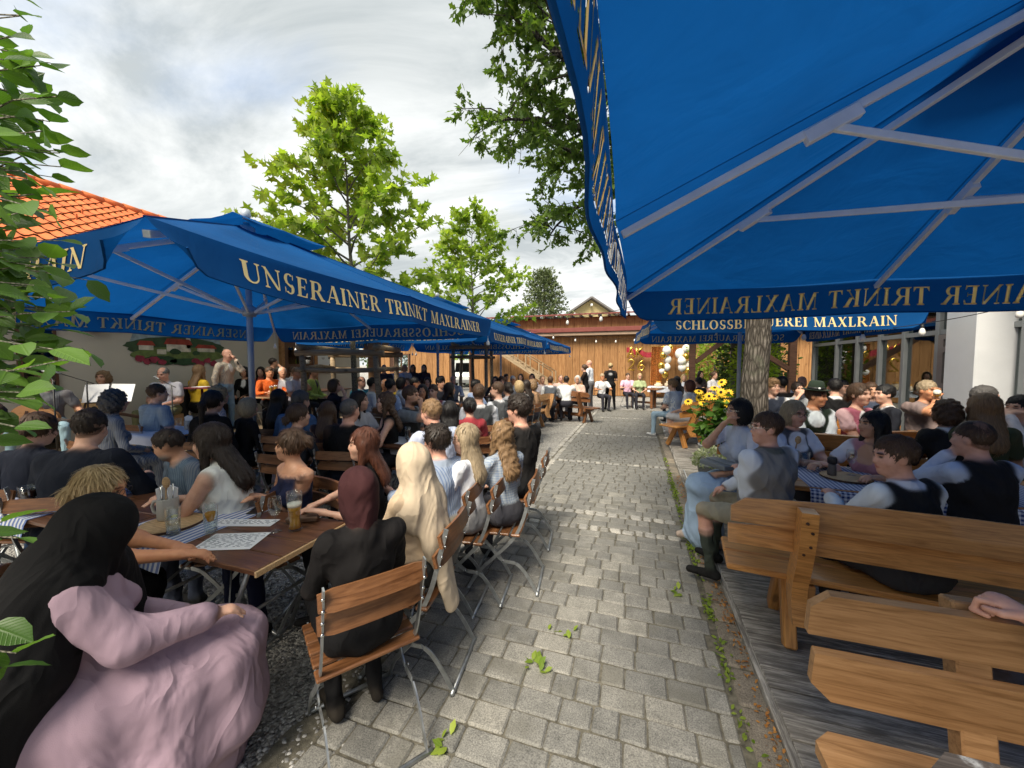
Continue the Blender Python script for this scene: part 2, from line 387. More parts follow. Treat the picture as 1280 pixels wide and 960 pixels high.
# deck
deck = empty('deck', (0, 0, 0)); deck['kind'] = 'structure'
DZ = .060; DX0, DX1 = .665, 4.95
MB().box((DX0 + .03, .2, .0), (DX1, 10.4, .022)).build('deck_dark_sheet', M['black'], deck)  # plain dark sheet below the planks, standing in for shade in the gaps
pl = MB().bbox((0, -.0675, -.028), (DX1 - DX0, .0675, 0), .004).mesh('plank', M['deck'])
y = .25; i = 0
while y < 10.4:
    link('plank', pl, deck, (DX0 + rng.uniform(-.006, .006), y, DZ + rng.uniform(-.002, .002)), (0, 0, rng.gauss(0, .0012))); y += .1435
MB().bbox((0, -.018, -.02), (9.9, .018, .038), .003).build('edge_board', M['deck'], deck, (.652, .3, .012), (0, 0, R(90)))
MB().tube([(0, 0, 0), (.5, -.01, 0), (1.02, 0, 0)], .008, 6).build('pale_lath', M['white_paint'], None, (.675, 5.35, .075), (0, 0, R(88.5)))
tag(bpy.data.objects['pale_lath'], 'thin pale lath lying along the edge of the wooden deck', 'lath')
# loose pebbles where the gravel is close
def pebbles():
    r = np.random.default_rng(3); n = 7000
    t = (1 + 5 ** .5) / 2
    base = np.array([(-1, t, 0), (1, t, 0), (-1, -t, 0), (1, -t, 0), (0, -1, t), (0, 1, t), (0, -1, -t), (0, 1, -t), (t, 0, -1), (t, 0, 1), (-t, 0, -1), (-t, 0, 1)]) / 1.9
    fc = np.array([(0, 11, 5), (0, 5, 1), (0, 1, 7), (0, 7, 10), (0, 10, 11), (1, 5, 9), (5, 11, 4), (11, 10, 2), (10, 7, 6), (7, 1, 8), (3, 9, 4), (3, 4, 2), (3, 2, 6), (3, 6, 8), (3, 8, 9), (4, 9, 5), (2, 4, 11), (6, 2, 10), (8, 6, 7), (9, 8, 1)])
    u = r.random(n); P = np.stack([-1.36 - 2.3 * r.random(n) ** 1.3, .9 + 4.6 * r.random(n) ** 1.5, np.full(n, -.012)], 1)
    k = r.random(n) < .12; P[k, 0] = PX0 + r.normal(size=k.sum()) * .10
    s = r.uniform(.006, .0125, n)
    V = base[None] * (1 + .22 * r.normal(size=(n, 12, 1))) * s[:, None, None] * np.array([1.15, 1, .7])
    a = r.random(n) * 6.283; ca, sa = np.cos(a)[:, None], np.sin(a)[:, None]
    X = V[..., 0] * ca - V[..., 1] * sa; Y = V[..., 0] * sa + V[..., 1] * ca
    V = np.stack([X, Y, V[..., 2]], -1) + P[:, None, :]; V[..., 2] += (s * .5)[:, None]
    F = (fc[None] + 12 * np.arange(n)[:, None, None]).reshape(-1, 3)
    g = np.repeat(r.uniform(.12, .50, n), 12)[:, None] * np.array([1, .98, .94])
    t = NT('pebble'); a = t.attr('Col'); m = t.done(t.bsdf(a.outputs['Color'], .8, 0, .3))
    o = link('gravel', np_mesh('gravel', V.reshape(-1, 3), F, m, True, g)); tag(o, 'loose grey gravel under the folding tables and chairs', 'gravel', kind='stuff')
pebbles()
# ------------------------------------------------------------------ buildings
def m_tile():
    t = NT('terracotta'); v = t.coord('Object'); n1 = t.noise(v, 1.3, 5); n2 = t.noise(v, 14, 4)
    c = t.ramp(n1, [(.3, (.50, .115, .035)), (.7, (.66, .185, .06))]); c = t.mix(1.0, c, t.ramp(n2, [(.3, (.8, .8, .8)), (.7, (1.12, 1.1, 1.05))]), 'MULTIPLY')
    return t.done(t.bsdf(c, .75, 0, .3))
M['tile'] = m_tile()
M['red_sheet'] = m_plain('red_brown_sheet', (.20, .055, .045), .5, 0, .4, .12, 4)
M['interior'] = m_plain('interior_wall', (.30, .22, .13), .8, var=.2, scale=.8)
M['floor_in'] = m_plain('interior_floor', (.08, .06, .045), .4)
M['pane'] = m_glass('window_pane', (.55, .64, .64), .015, 1.0, .10)
M['pane_dark'] = m_glass('window_pane_dark', (.25, .30, .32), .02, 1.0, .10)
M['brown_frame'] = m_plain('brown_frame', (.11, .05, .025), .5)
# --- tavern on the left: plaster wall towards the path, tiled roof
LX = -9.3
tav = empty('tavern_building', (LX, 3, 0), 0, 'cream plastered tavern with orange tiled roof behind the band', 'building')
def LW(y, z=0, x=0): return (x, y - 3, z)     # local on the wall plane
MB().box((-8.6, -12, 0), (0, 8.2, 3.35)).build('wall', M['cream_wall'], tav)
def tiled():
    # pantile relief, course by course
    e = (0.75, 3.12); rdg = (-4.3, 6.0); Ln = math.hypot(rdg[0] - e[0], rdg[1] - e[1]); ux = (rdg[0] - e[0]) / Ln; uz = (rdg[1] - e[1]) / Ln; nx, nz = -uz * -1, -ux
    nx, nz = uz, -ux
    rows = int(Ln / .30); yy = np.arange(-12.4, 8.6, .05); ph = (yy % .25) / .25
    prof = np.where(ph < .55, np.sin(ph / .55 * math.pi) * .045, -np.sin((ph - .55) / .45 * math.pi) * .018)
    V = []; F = []; m = len(yy)
    for k in range(rows):
        for s, off in ((k * .30 - .02, .034), (k * .30 + .32, .004)):
            hh = prof + off
            V.append(np.stack([e[0] + ux * s + nx * hh, yy, e[1] + uz * s + nz * hh], 1))
    V = np.concatenate(V)
    for k in range(rows):
        a = 2 * k * m; i = np.arange(m - 1); F.append(np.stack([a + i, a + i + 1, a + m + i + 1, a + m + i], 1))
    o = link('roof_tiles', np_mesh('roof_tiles', V, np.concatenate(F), M['tile'], False), tav); o['kind'] = 'stuff'
    rf = MB(); rf.prism([(e[0] - .02, e[1] - .05), (rdg[0], rdg[1] - .05), (-9.4, 3.07), (-9.4, 2.95), (rdg[0], rdg[1] - .2), (e[0] - .02, e[1] - .17)], -12.4, 8.6); rf.build('roof', M['dark_wood'], tav)
    cap = MB(); cap.tube([(0, -.23, .02), (0, .2, 0)], .10, 10); cm = cap.mesh('ridge_tile', M['tile'])
    for k in range(51): link('ridge_tile', cm, tav, (rdg[0], -12.2 + .41 * k, rdg[1] + .02))
    sg = MB()
    for k in range(60):
        yv = -11.5 + .33 * k; s = Ln - 2.0 - (k % 2) * .6
        sg.box((-.012, -.012, 0), (.012, .012, .11), Matrix.Translation((e[0] + ux * s, yv, e[1] + uz * s + .05)))
    sg.build('snow_guard', M['tile'], tav)['kind'] = 'stuff'
tiled()
MB().tube([(.82, -12.4, 3.02), (.82, 8.6, 3.0)], .07, 10).build('gutter', M['brown_frame'], tav)
# door with glazed upper half
dy = 5.62
d = MB().box((.02, -.50, 0), (.07, .50, 2.25)).build('door', M['brown_frame'], tav, LW(3 + dy, .12))
for iy in (-1, 1):
    for iz in (0, 1):
        MB().box((.072, iy * .21 - .17, 1.02 + iz * .56), (.082, iy * .21 + .17, 1.5 + iz * .56)).build('pane', M['pane_dark'], d)
MB().box((.0, -.62, .0), (.10, -.52, 2.4)).box((0, .52, 0), (.10, .62, 2.4)).box((0, -.52, 2.3), (.10, .52, 2.4)).build('door_frame', M['cladding'], tav, LW(3 + dy, .1))
# dark window strip by the leaves and a small black loudspeaker under the eave
w = MB().box((.01, -.22, .2), (.06, .22, 2.6)).build('window', M['brown_frame'], tav, LW(3.55))
MB().box((.062, -.17, .3), (.07, .17, 2.5)).build('pane', M['pane_dark'], w)
# noticeboard
nb = empty('notice_board', (LX + .02, 9.35, 0), 0, 'white notice board with rows of small black emblems beside the tavern door', 'sign')
MB().bbox((0, -.62, 1.45), (.04, .62, 2.55), .005).build('board', M['white_paint'], nb)
rr = random.Random(8)
for r_ in range(4):
    for c_ in range(4):
        cy, cz = -.42 + c_ * .28, 2.36 - r_ * .24; k = rr.choice((0, 1, 2)); mb = MB()
        if k == 0: mb.box((.041, cy - .07, cz - .02), (.045, cy + .07, cz + .02))
        elif k == 1: mb.prism([(cy - .045, cz - .05), (cy + .045, cz - .05), (cy + .06, cz + .03), (cy, cz + .06), (cy - .06, cz + .03)], .041, .045, axis='x')
        else: mb.box((.041, cy - .06, cz), (.045, cy + .06, cz + .012)).box((.041, cy - .04, cz - .03), (.045, cy + .04, cz - .018))
        mb.build('emblem', M['black'], nb)
sp = empty('wall_speaker', (LX, 4.25, 2.35), 0, 'small black loudspeaker box on the cream wall above the musicians', 'speaker')
MB().bbox((.03, -.14, -.07), (.22, .14, .07), .01).build('case', M['black'], sp); MB().box((0, -.02, -.02), (.05, .02, .02)).build('bracket', M['galv'], sp)
# painted village scene on the wall
mur = empty('wall_mural', (LX + .004, 5.62, 2.02), 0, 'wall painting of a village with red roofs, hills and flowers', 'mural')
def mpaint(name, col, polys, x):
    mb = MB()
    for p in polys: mb.prism(p, x, x + .004, axis='x')
    mb.build(name, m_plain('mural_' + name, col, .9, var=.35, scale=9), mur)
def blob(cy, cz, ry, rz, n=26, j=.06, s=0):
    q = random.Random(s); return [(cy + ry * math.cos(6.283 * i / n) * (1 + q.uniform(-j, j)), cz + rz * math.sin(6.283 * i / n) * (1 + q.uniform(-j, j))) for i in range(n)]
mpaint('mountains', (.30, .38, .42), [[(-.85, .12), (.85, .12), (.82, .27), (.6, .33), (.45, .26), (.25, .36), (.05, .28), (-.15, .38), (-.4, .29), (-.6, .36), (-.8, .27)]], 0)
mpaint('woods', (.05, .09, .045), [blob(0, .03, .92, .22, 40, .05, 1)], .003)
mpaint('meadow', (.14, .19, .06), [blob(.02, -.13, .86, .17, 34, .05, 2)], .006)
mpaint('houses', (.62, .57, .47), [[(-.72, -.04), (-.48, -.04), (-.48, .06), (-.72, .06)], [(-.25, -.06), (.2, -.06), (.2, .1), (-.25, .1)], [(.33, -.05), (.7, -.05), (.7, .04), (.33, .04)], [(.12, .02), (.2, .02), (.2, .36), (.12, .36)], [(-.42, -.12), (-.26, -.12), (-.26, -.02), (-.42, -.02)]], .010)
mpaint('roofs', (.33, .055, .035), [[(-.76, .05), (-.44, .05), (-.5, .14), (-.7, .14)], [(-.3, .09), (.24, .09), (.18, .21), (-.24, .21)], [(.28, .03), (.75, .03), (.68, .11), (.35, .11)]], .013)
mpaint('spire', (.06, .07, .08), [[(.10, .35), (.22, .35), (.16, .52)]], .013)
mpaint('shrubs', (.035, .075, .035), [blob(-.35, -.24, .3, .09, 18, .2, 3), blob(.1, -.27, .28, .08, 18, .2, 4), blob(-.1, -.06, .1, .06, 12, .2, 6), blob(.3, -.08, .08, .05, 12, .2, 7)], .016)
mpaint('flowers', (.30, .04, .07), [blob(-.72 + .12 * i, -.22 - .06 * (i % 2), .075, .065, 9, .35, 20 + i) for i in range(4)] + [blob(.3 + .12 * i, -.25 - .06 * (i % 2), .075, .065, 9, .35, 30 + i) for i in range(4)], .020)
# pale timber post with a bracket, in front of the tavern's far end
tp = empty('timber_post', (-7.55, 9.75, 0), R(8), 'pale square timber post with splayed brackets near the notice board', 'post')
MB().bbox((-.14, -.14, 0), (.14, .14, 2.75), .012).build('post', M['pine_pale'], tp)
for s in (-1, 1): MB().bbox((-.07, -.06, 0), (.07, .06, .85), .01).build('bracket', M['pine_pale'], tp, (s * .14, 0, 1.95), (0, s * R(33), 0))
MB().bbox((-1.6, -.1, 2.75), (1.6, .1, 2.95), .01).build('beam', M['pine_pale'], tp)
# --- wooden shed across the far end
shed = empty('wooden_shed', (0, 21, 0), R(-1.5), 'long orange-brown wooden shed with red sheet roof at the far end', 'shed')
def boards(x0, x1, z0, z1, w, y, holes=()):
    cache = {}
    x = x0; q = random.Random(int(z0 * 100) + 7)
    while x < x1:
        spans = [(z0, z1)]
        for (hx0, hx1, hz0, hz1) in holes:
            if x + w > hx0 + .02 and x < hx1 - .02:
                spans = [s for a, b in spans for s in ((a, min(b, hz0)), (max(a, hz1), b)) if s[1] - s[0] > .05]
        for a, b in spans:
            k = round(b - a, 3)
            if k not in cache: cache[k] = MB().bbox((0, -w / 2 + .006, -.02), (b - a, w / 2 - .006, .02), .006).mesh('board', M['cladding'])
            o = link('board', cache[k], shed, (x + w / 2, y + q.uniform(-.006, .006), a)); o.rotation_euler = (R(90), R(-90), 0)
        x += w
HO = [(-10.85, -9.65, .0, 2.45), (-15.1, -13.9, 1.15, 2.35)]
boards(-17, 8.4, 0.02, 3.2, .40, 0, HO)
boards(-9.0, 8.4, 3.55, 4.28, .40, .55)
MB().box((-17, .03, 0), (-15.1, .12, 3.3)).box((-13.9, .03, 0), (-10.85, .12, 3.3)).box((-15.1, .03, 0), (-13.9, .12, 1.15)).box((-15.1, .03, 2.35), (-13.9, .12, 3.3)).box((-9.65, .03, 0), (8.4, .12, 3.3)).box((-10.85, .03, 2.45), (-9.65, .12, 3.3)).build('wall', M['dark_wood'], shed)
MB().box((-9, .6, 3.3), (8.4, .7, 4.3)).build('upper_wall', M['dark_wood'], shed)
MB().bbox((-17.2, -.55, 3.40), (8.6, -.48, 3.62), .01).prism([(-.5, 3.5), (.6, 3.70), (.6, 3.74), (-.5, 3.56)], -17.2, 8.6, Matrix(((0, 1, 0, 0), (1, 0, 0, 0), (0, 0, 1, 0), (0, 0, 0, 1)))).build('eaves_roof', M['red_sheet'], shed)
MB().bbox((-17.2, -.47, 3.22), (8.6, -.02, 3.395), .01).build('eaves_soffit', m_plain('weathered_beam', (.34, .24, .17), .8), shed)
def corr():
    mb = MB(); x = -9.3; n = 0; top = []
    vs = []; fs = []
    while x < 8.7:
        z = 4.42 + .03 * (n % 2); vs += [(x, .0, z), (x, 4.5, z + .55)]; x += .16; n += 1
    for i in range(n - 1): fs.append((2 * i, 2 * i + 2, 2 * i + 3, 2 * i + 1))
    mb.add(vs, fs); mb.box((-9.3, -.01, 4.36), (8.7, .03, 4.43)); return mb
corr().build('roof', M['red_sheet'], shed)
rm = MB().bbox((-.05, -.52, -.06), (.05, .6, .06), .006).mesh('rafter_end', M['dark_wood'])
for i in range(36): link('rafter_end', rm, shed, (-9 + .5 * i, .5, 4.32))
def wbox(x0, x1, y0, y1, z0, z1): return ((x0 - 14.5, y0, z0), (x1 - 14.5, y1, z1))
wd = MB()
for q in ((-.6, -.5, 1.15, 2.35), (.5, .6, 1.15, 2.35), (-.5, .5, 2.27, 2.35), (-.5, .5, 1.15, 1.22), (-.03, .03, 1.22, 2.27)): wd.box(*wbox(q[0], q[1], -.03, .05, q[2], q[3]))
wd = wd.build('window', M['brown_frame'], shed)
MB().box((-15.0, 0, 1.22), (-14.0, .01, 2.27)).build('pane', m_glass('clear_pane', (.9, .93, .92)), wd)
MB().bbox((-10.95, -.06, 0), (-10.85, .06, 2.5), .01).bbox((-9.65, -.06, 0), (-9.55, .06, 2.5), .01).bbox((-10.85, -.06, 2.4), (-9.65, .06, 2.5), .01).build('gate_frame', M['brown_frame'], shed)
# wooden stair along the shed wall
st = empty('wooden_staircase', (-6.2, 20.1, 0), R(-1.5), 'weathered open wooden staircase climbing along the shed wall', 'staircase')
A, B = Vector((2.0, 0, .55)), Vector((-1.6, 0, 2.75))
for yy in (-.4, .4):
    dv = B - A; Lg = dv.length; ang = math.atan2(dv.z, -dv.x)
    MB().bbox((0, -.03, -.12), (Lg, .03, .12), .006).build('stringer', M['log'], st, (A.x, yy, A.z), (0, math.pi + ang * -1 + 0, 0) if False else (0, -math.atan2(dv.z, dv.x), 0))
    MB().tube([(A.x, yy, A.z + .75), (B.x, yy, B.z + .75)], .03, 6).build('handrail', M['log'], st)
    for k in range(6):
        p = A.lerp(B, k / 5); MB().bbox((-.03, -.03, 0), (.03, .03, .78), .004).build('baluster', M['log'], st, (p.x, yy, p.z))
tm = MB().bbox((-.13, -.42, -.02), (.13, .42, .02), .004).mesh('tread', M['log'])
for k in range(12): p = A.lerp(B, (k + .5) / 12); link('tread', tm, st, tuple(p))
MB().bbox((1.9, -.4, 0), (2.05, .4, .5), .01).build('foot_block', M['log'], st)
MB().bbox((-2.6, -.5, 2.68), (-1.55, .5, 2.76), .01).build('landing', M['log'], st)
# gabled house behind the shed
hs = empty('gabled_house', (-6.0, 52, 0), R(14), 'pale yellow gabled house with grey roof behind the shed', 'house')
MB().prism([(-4.2, 0), (4.2, 0), (4.2, 7.4), (0, 10.2), (-4.2, 7.4)], 0, 10).build('wall', m_plain('yellow_plaster', (.50, .40, .20), .9), hs)
for s in (-1, 1):
    MB().bbox((-.0, -.9, -.12), (6.1, 10.5, .12), .03).build('roof', m_plain('grey_roof', (.16, .15, .15), .7), hs, (0, 0, 10.42), (0, s * R(33.7) if s > 0 else math.pi - R(33.7), 0))
MB().box((-.12, -.9, 9.3), (.12, 0, 9.55)).build('ridge_beam', M['white_paint'], hs)
for s in (-1, 1): MB().box((s * 2.2 - .1, -.8, 8.2), (s * 2.2 + .1, 0, 8.4)).build('purlin', M['white_paint'], hs)
# --- glazed restaurant along the right
RX = 5.0
res = empty('restaurant_building', (RX, 5, 0), 0, 'restaurant with tall grey-framed glass front and white column along the deck', 'building')
MB().box((0.1, -11, 0), (7, 8.8, .05)).build('floor', M['floor_in'], res)
MB().box((-.05, -11, 3.12), (7, 8.8, 3.45)).build('ceiling', M['white_paint'], res)
MB().box((5.5, -10.9, .05), (5.7, 8.7, 3.1)).box((.1, 8.6, .05), (5.5, 8.8, 3.1)).box((.1, -11, .05), (5.5, -10.9, 3.1)).build('back_wall', M['interior'], res)
MB().box((-.3, -11.4, 3.46), (7.3, 9.1, 3.66)).build('roof', M['red_sheet'], res)
MB().bbox((-.42, 2.28, 0), (.06, 2.86, 3.1), .012).build('column', M['white_paint'], res)
mulls = [-8, -6, -4, -2.2, -.6, .9, 2.1, 2.95, 3.7, 4.6, 5.4, 6.3, 7.3, 8.7]
mm = MB().bbox((-.05, -.045, 0), (.09, .045, 3.1), .006).mesh('mullion', M['frame_grey'])
for y in mulls: link('mullion', mm, res, (0, y, .02))
for z, nm in ((.06, 'sill'), (2.25, 'transom'), (3.04, 'head_rail')):
    for a, b in zip(mulls[:-1], mulls[1:]): MB().box((-.03, a + .046, z - .04), (.07, b - .046, z + .04)).build(nm, M['frame_grey'], res)
for a, b in zip(mulls[:-1], mulls[1:]):
    MB().box((.015, a + .046, .101), (.024, b - .046, 2.209)).build('pane', M['pane'], res)
    MB().box((.015, a + .046, 2.291), (.024, b - .046, 2.999)).build('pane', M['pane'], res)
# a glazed door leaf with three lights in the second bay behind the column
df = empty('glazed_door', (0, 0, 0)); df.parent = res
M['door_grey'] = m_plain('door_grey', (.24, .21, .20), .5)
mb = MB(); mb.box((-.06, 3.02, .1), (-.01, 3.14, 2.2)).box((-.06, 3.52, .1), (-.01, 3.64, 2.2))
for z in (.1, 1.28, 1.9, 2.12): mb.box((-.06, 3.14, z), (-.01, 3.52, z + .09))
mb.build('door_frame', M['door_grey'], df)
# curtains and tables glimpsed inside
cu = NT('curtain'); cm = cu.done(cu.n('ShaderNodeMixShader', {0: .4, 1: cu.bsdf((.62, .60, .55), .9), 2: cu.n('ShaderNodeBsdfTranslucent', {0: (.6, .58, .52, 1)}).outputs[0]}).outputs[0])
for (a, b) in ((.35, 1.0), (-.9, -.3), (1.7, 2.0)):
    k = 60; V = []; F = []
    for i in range(k + 1):
        t_ = i / k; yy = a + (b - a) * t_; xx = .35 + .05 * math.sin(t_ * 44) + .02 * math.sin(t_ * 91)
        V += [(xx, yy, .1), (xx * .98, yy, 3.08)]
    for i in range(k): F.append((2 * i, 2 * i + 2, 2 * i + 3, 2 * i + 1))
    mb = MB(); mb.add(V, F, True); mb.build('curtain', cm, res)
# open timber frame beyond the glass front
pg = empty('timber_pergola', (4.25, 13.1, 0), R(0), 'dark brown timber frame with slanting braces beyond the glass front', 'pergola')
for x, y in ((0, 0), (-2.6, .3), (0, 3.2)): MB().bbox((-.09, -.09, 0), (.09, .09, 2.95), .01).build('post', M['dark_wood'], pg, (x, y, 0))
MB().bbox((-3.2, -.08, 2.95), (.5, .08, 3.15), .01).bbox((-.08, .081, 2.95), (.08, 3.6, 3.15), .01).build('beam', M['dark_wood'], pg)
MB().bbox((0, -.06, -.07), (1.95, .06, .07), .01).build('brace', M['dark_wood'], pg, (-.08, -.01, 1.55), (0, R(180 + 35), 0))
MB().bbox((0, -.06, -.07), (1.3, .06, .07), .01).build('brace', M['dark_wood'], pg, (-2.52, .29, 1.75), (0, R(-40), 0))
MB().box((-.9, 3.3, 0), (.7, 3.45, 2.9)).build('side_wall', m_plain('grey_boarding', (.17, .165, .155), .8), pg)
MB().prism([(-3.4, 3.2), (.9, 3.2), (.9, 3.28), (-3.4, 3.28)], -.5, 3.9).build('roof', M['red_sheet'], pg)
# ------------------------------------------------------------------ trees and plants
def leaf_mesh(name, P, D, tmpl, fcs, size, mat, seed=0, up=.55, spread=.6, droop=0.0):
    # P (n,3) anchors, D (n,3) outward directions
    r = np.random.default_rng(seed); n = len(P)
    T = np.asarray(tmpl, float); k = len(T)
    ax = D + r.normal(size=(n, 3)) * spread; ax[:, 2] -= droop; ax /= np.linalg.norm(ax, axis=1, keepdims=True) + 1e-9
    nz = r.normal(size=(n, 3)) * (1 - up); nz[:, 2] += up; nz -= ax * (nz * ax).sum(1, keepdims=True); nz /= np.linalg.norm(nz, axis=1, keepdims=True) + 1e-9
    sd = np.cross(ax, nz); s = size * r.uniform(.65, 1.15, n)
    V = P[:, None] + s[:, None, None] * (T[None, :, 0:1] * ax[:, None] + T[None, :, 1:2] * sd[:, None] + T[None, :, 2:3] * nz[:, None])
    F = np.asarray(fcs); F = (F[None] + k * np.arange(n)[:, None, None]).reshape(-1, F.shape[1])
    c = np.repeat(np.clip(r.normal(.5, .25, n), 0, 1), k)[:, None] * np.ones(3); c[:, 1] = np.tile(T[:, 0], n); c[:, 2] = np.tile(T[:, 1] + .5, n)
    return np_mesh(name, V.reshape(-1, 3), F, mat, False, c)
OVAL = [(0, 0, 0), (.25, .20, .03), (.25, -.20, .03), (.6, .26, .05), (.6, -.26, .05), (1, 0, -.06), (.3, 0, 0), (.65, 0, -.01)]
OVAL_F = [(0, 6, 1), (0, 2, 6), (6, 7, 3), (6, 3, 1), (6, 2, 4), (6, 4, 7), (7, 5, 3), (7, 4, 5)]
PLANE = [(0, 0, 0), (.18, .42, .05), (.42, .24, .0), (.62, .52, .04), (.60, .18, 0), (1, 0, -.08), (.60, -.18, 0), (.62, -.52, .04), (.42, -.24, 0), (.18, -.42, .05), (.35, 0, .05)]
PLANE_F = [(10, i, i + 1) for i in range(0, 9)] + [(10, 9, 0)]
OAK = [(0, 0, 0), (.30, .23, .03), (.42, .11, .01), (.62, .29, .03), (.72, .13, 0), (1, 0, -.05), (.72, -.13, 0), (.62, -.29, .03), (.42, -.11, .01), (.30, -.23, .03), (.5, 0, -.03)]
OAK_F = [(10, i, i + 1) for i in range(0, 9)] + [(10, 9, 0)]
def bez(p, q, n, sag=0.0, seed=0, wob=.05):
    r = random.Random(seed); p = Vector(p); q = Vector(q); L = (q - p).length; out = []
    for i in range(n + 1):
        t = i / n; a = p.lerp(q, t); a.z += sag * math.sin(t * math.pi)
        if 0 < i < n: a += Vector((r.gauss(0, wob), r.gauss(0, wob), r.gauss(0, wob))) * L * .3
        out.append(a)
    return out
def m_bark(name, c0, c1, sc=1.0, bd=.02):
    t = NT(name); v = t.coord('Object', scale=(sc, sc, sc * .22)); n1 = t.noise(v, 22, 7, .7, 1.2); vo = t.n('ShaderNodeTexVoronoi', {'Vector': v, 'Scale': 26.0}, feature='DISTANCE_TO_EDGE')
    h = t.math('ADD', t.math('MULTIPLY', n1, .6), t.mr(vo.outputs['Distance'], 0, .35, 0, .6))
    c = t.ramp(h, [(.25, tuple(x * .35 for x in c0)), (.55, c0), (.9, c1)])
    c = t.mix(t.mr(t.noise(t.coord('Object'), 3, 4), .55, .7, 0, .5, True), c, (.13, .14, .10))
    return t.done(t.bsdf(c, .9, 0, .15, t.bump(h, 1.0, bd)))
M['bark'] = m_bark('oak_bark', (.10, .088, .074), (.20, .178, .155))
M['bark_thin'] = m_bark('thin_bark', (.16, .15, .12), (.30, .28, .22), 3, .004)
M['leaf_oak'] = m_leaf('oak_leaf', (.075, .15, .028), (.19, .28, .065), .48)
M['leaf_plane'] = m_leaf('plane_leaf', (.16, .27, .035), (.37, .47, .085), .52)
M['leaf_lime'] = m_leaf('lime_leaf', (.15, .26, .035), (.36, .47, .08), .5)
M['leaf_hedge'] = m_leaf('hornbeam_leaf', (.035, .095, .016), (.13, .25, .045), .40, .45)
M['leaf_dark'] = m_leaf('dark_shrub_leaf', (.03, .065, .018), (.09, .15, .035), .3)
M['needle'] = m_leaf('pine_needle', (.08, .12, .06), (.22, .27, .14), .2)
def tree(name, label, base, height, crown_z0, crown_r, nlimb, ntwig, nleaf, tmpl, fcs, lsize, mat, r0=.06, seed=1, shape=None, group=None, cat='tree', sub=3):
    rnd = random.Random(seed); nr = np.random.default_rng(seed)
    t = empty(name, base, 0, label, cat, group)
    tr = MB(); lean = (rnd.uniform(-.12, .12), rnd.uniform(-.12, .12))
    stem = [Vector((lean[0] * (z / height) ** 2 + rnd.gauss(0, .012), lean[1] * (z / height) ** 2 + rnd.gauss(0, .012), z)) for z in np.linspace(0, height * .96, 12)]
    stem[0] = Vector((0, 0, -.05)); tr.tube(stem, [r0 * (1 - .9 * i / 11) for i in range(12)], 8)
    A = []; D = []
    shape = shape or (lambda u: math.sin(math.pi * min(1, u * .85 + .15)) ** .8)
    for i in range(nlimb):
        u = (i + rnd.random()) / nlimb; z = crown_z0 + (height - crown_z0) * u * .97; az = i * 2.4 + rnd.uniform(-.4, .4)
        ln = crown_r * shape(u) * rnd.uniform(.75, 1.12); k = min(11, z / (height * .96) * 11); s0 = stem[int(k)].lerp(stem[min(11, int(k) + 1)], k - int(k))
        tip = s0 + Vector((math.cos(az) * ln, math.sin(az) * ln, ln * rnd.uniform(.35, .75) * (1 - .3 * u)))
        lb = bez(s0, tip, 5, .04 * ln, seed * 99 + i, .05); tr.tube(lb, [max(.004, r0 * .38 * (1 - .85 * j / 5) * (1 - .5 * u)) for j in range(6)], 5)
        for j in range(ntwig):
            v = .25 + .75 * (j + rnd.random()) / ntwig; kk = v * 5; c = lb[min(5, int(kk))].lerp(lb[min(5, int(kk) + 1)], kk - int(kk))
            d = (tip - s0).normalized() + Vector((rnd.gauss(0, .8), rnd.gauss(0, .8), rnd.gauss(.1, .5))); d.normalize()
            tl = rnd.uniform(.25, .6) * crown_r * .36; tp_ = c + d * tl; tr.tube([c, c.lerp(tp_, .5) + Vector((0, 0, .02)), tp_], [.006, .004, .002], 4, cap=False)
            for m_ in range(nleaf):
                q = c.lerp(tp_, (m_ + .6) / nleaf); A.append(q + Vector((rnd.gauss(0, .04), rnd.gauss(0, .04), rnd.gauss(0, .04)))); D.append(d + Vector((0, 0, .1)))
    tr.build('trunk', M['bark_thin'], t)
    link('crown', leaf_mesh('crown', np.array(A), np.array(D), tmpl, fcs, lsize, mat, seed, .5, .7, .25), t)
    return t
tree('plane_tree', 'young plane tree with light green lobed leaves inside a log frame', (-5.72, 6.72, 0), 6.95, 2.6, 2.1, 42, 10, 8, PLANE, PLANE_F, .205, M['leaf_plane'], .075, 4, lambda u: (1.0 - .80 * u) * min(1, .62 + u * 2.5))
tree('plane_tree', 'smaller yellow-green plane tree behind, within a second log frame', (-5.35, 12.1, 0), 6.7, 2.5, 2.5, 40, 10, 8, PLANE, PLANE_F, .19, M['leaf_lime'], .06, 9, lambda u: (1.0 - .82 * u) * min(1, .7 + u * 2))
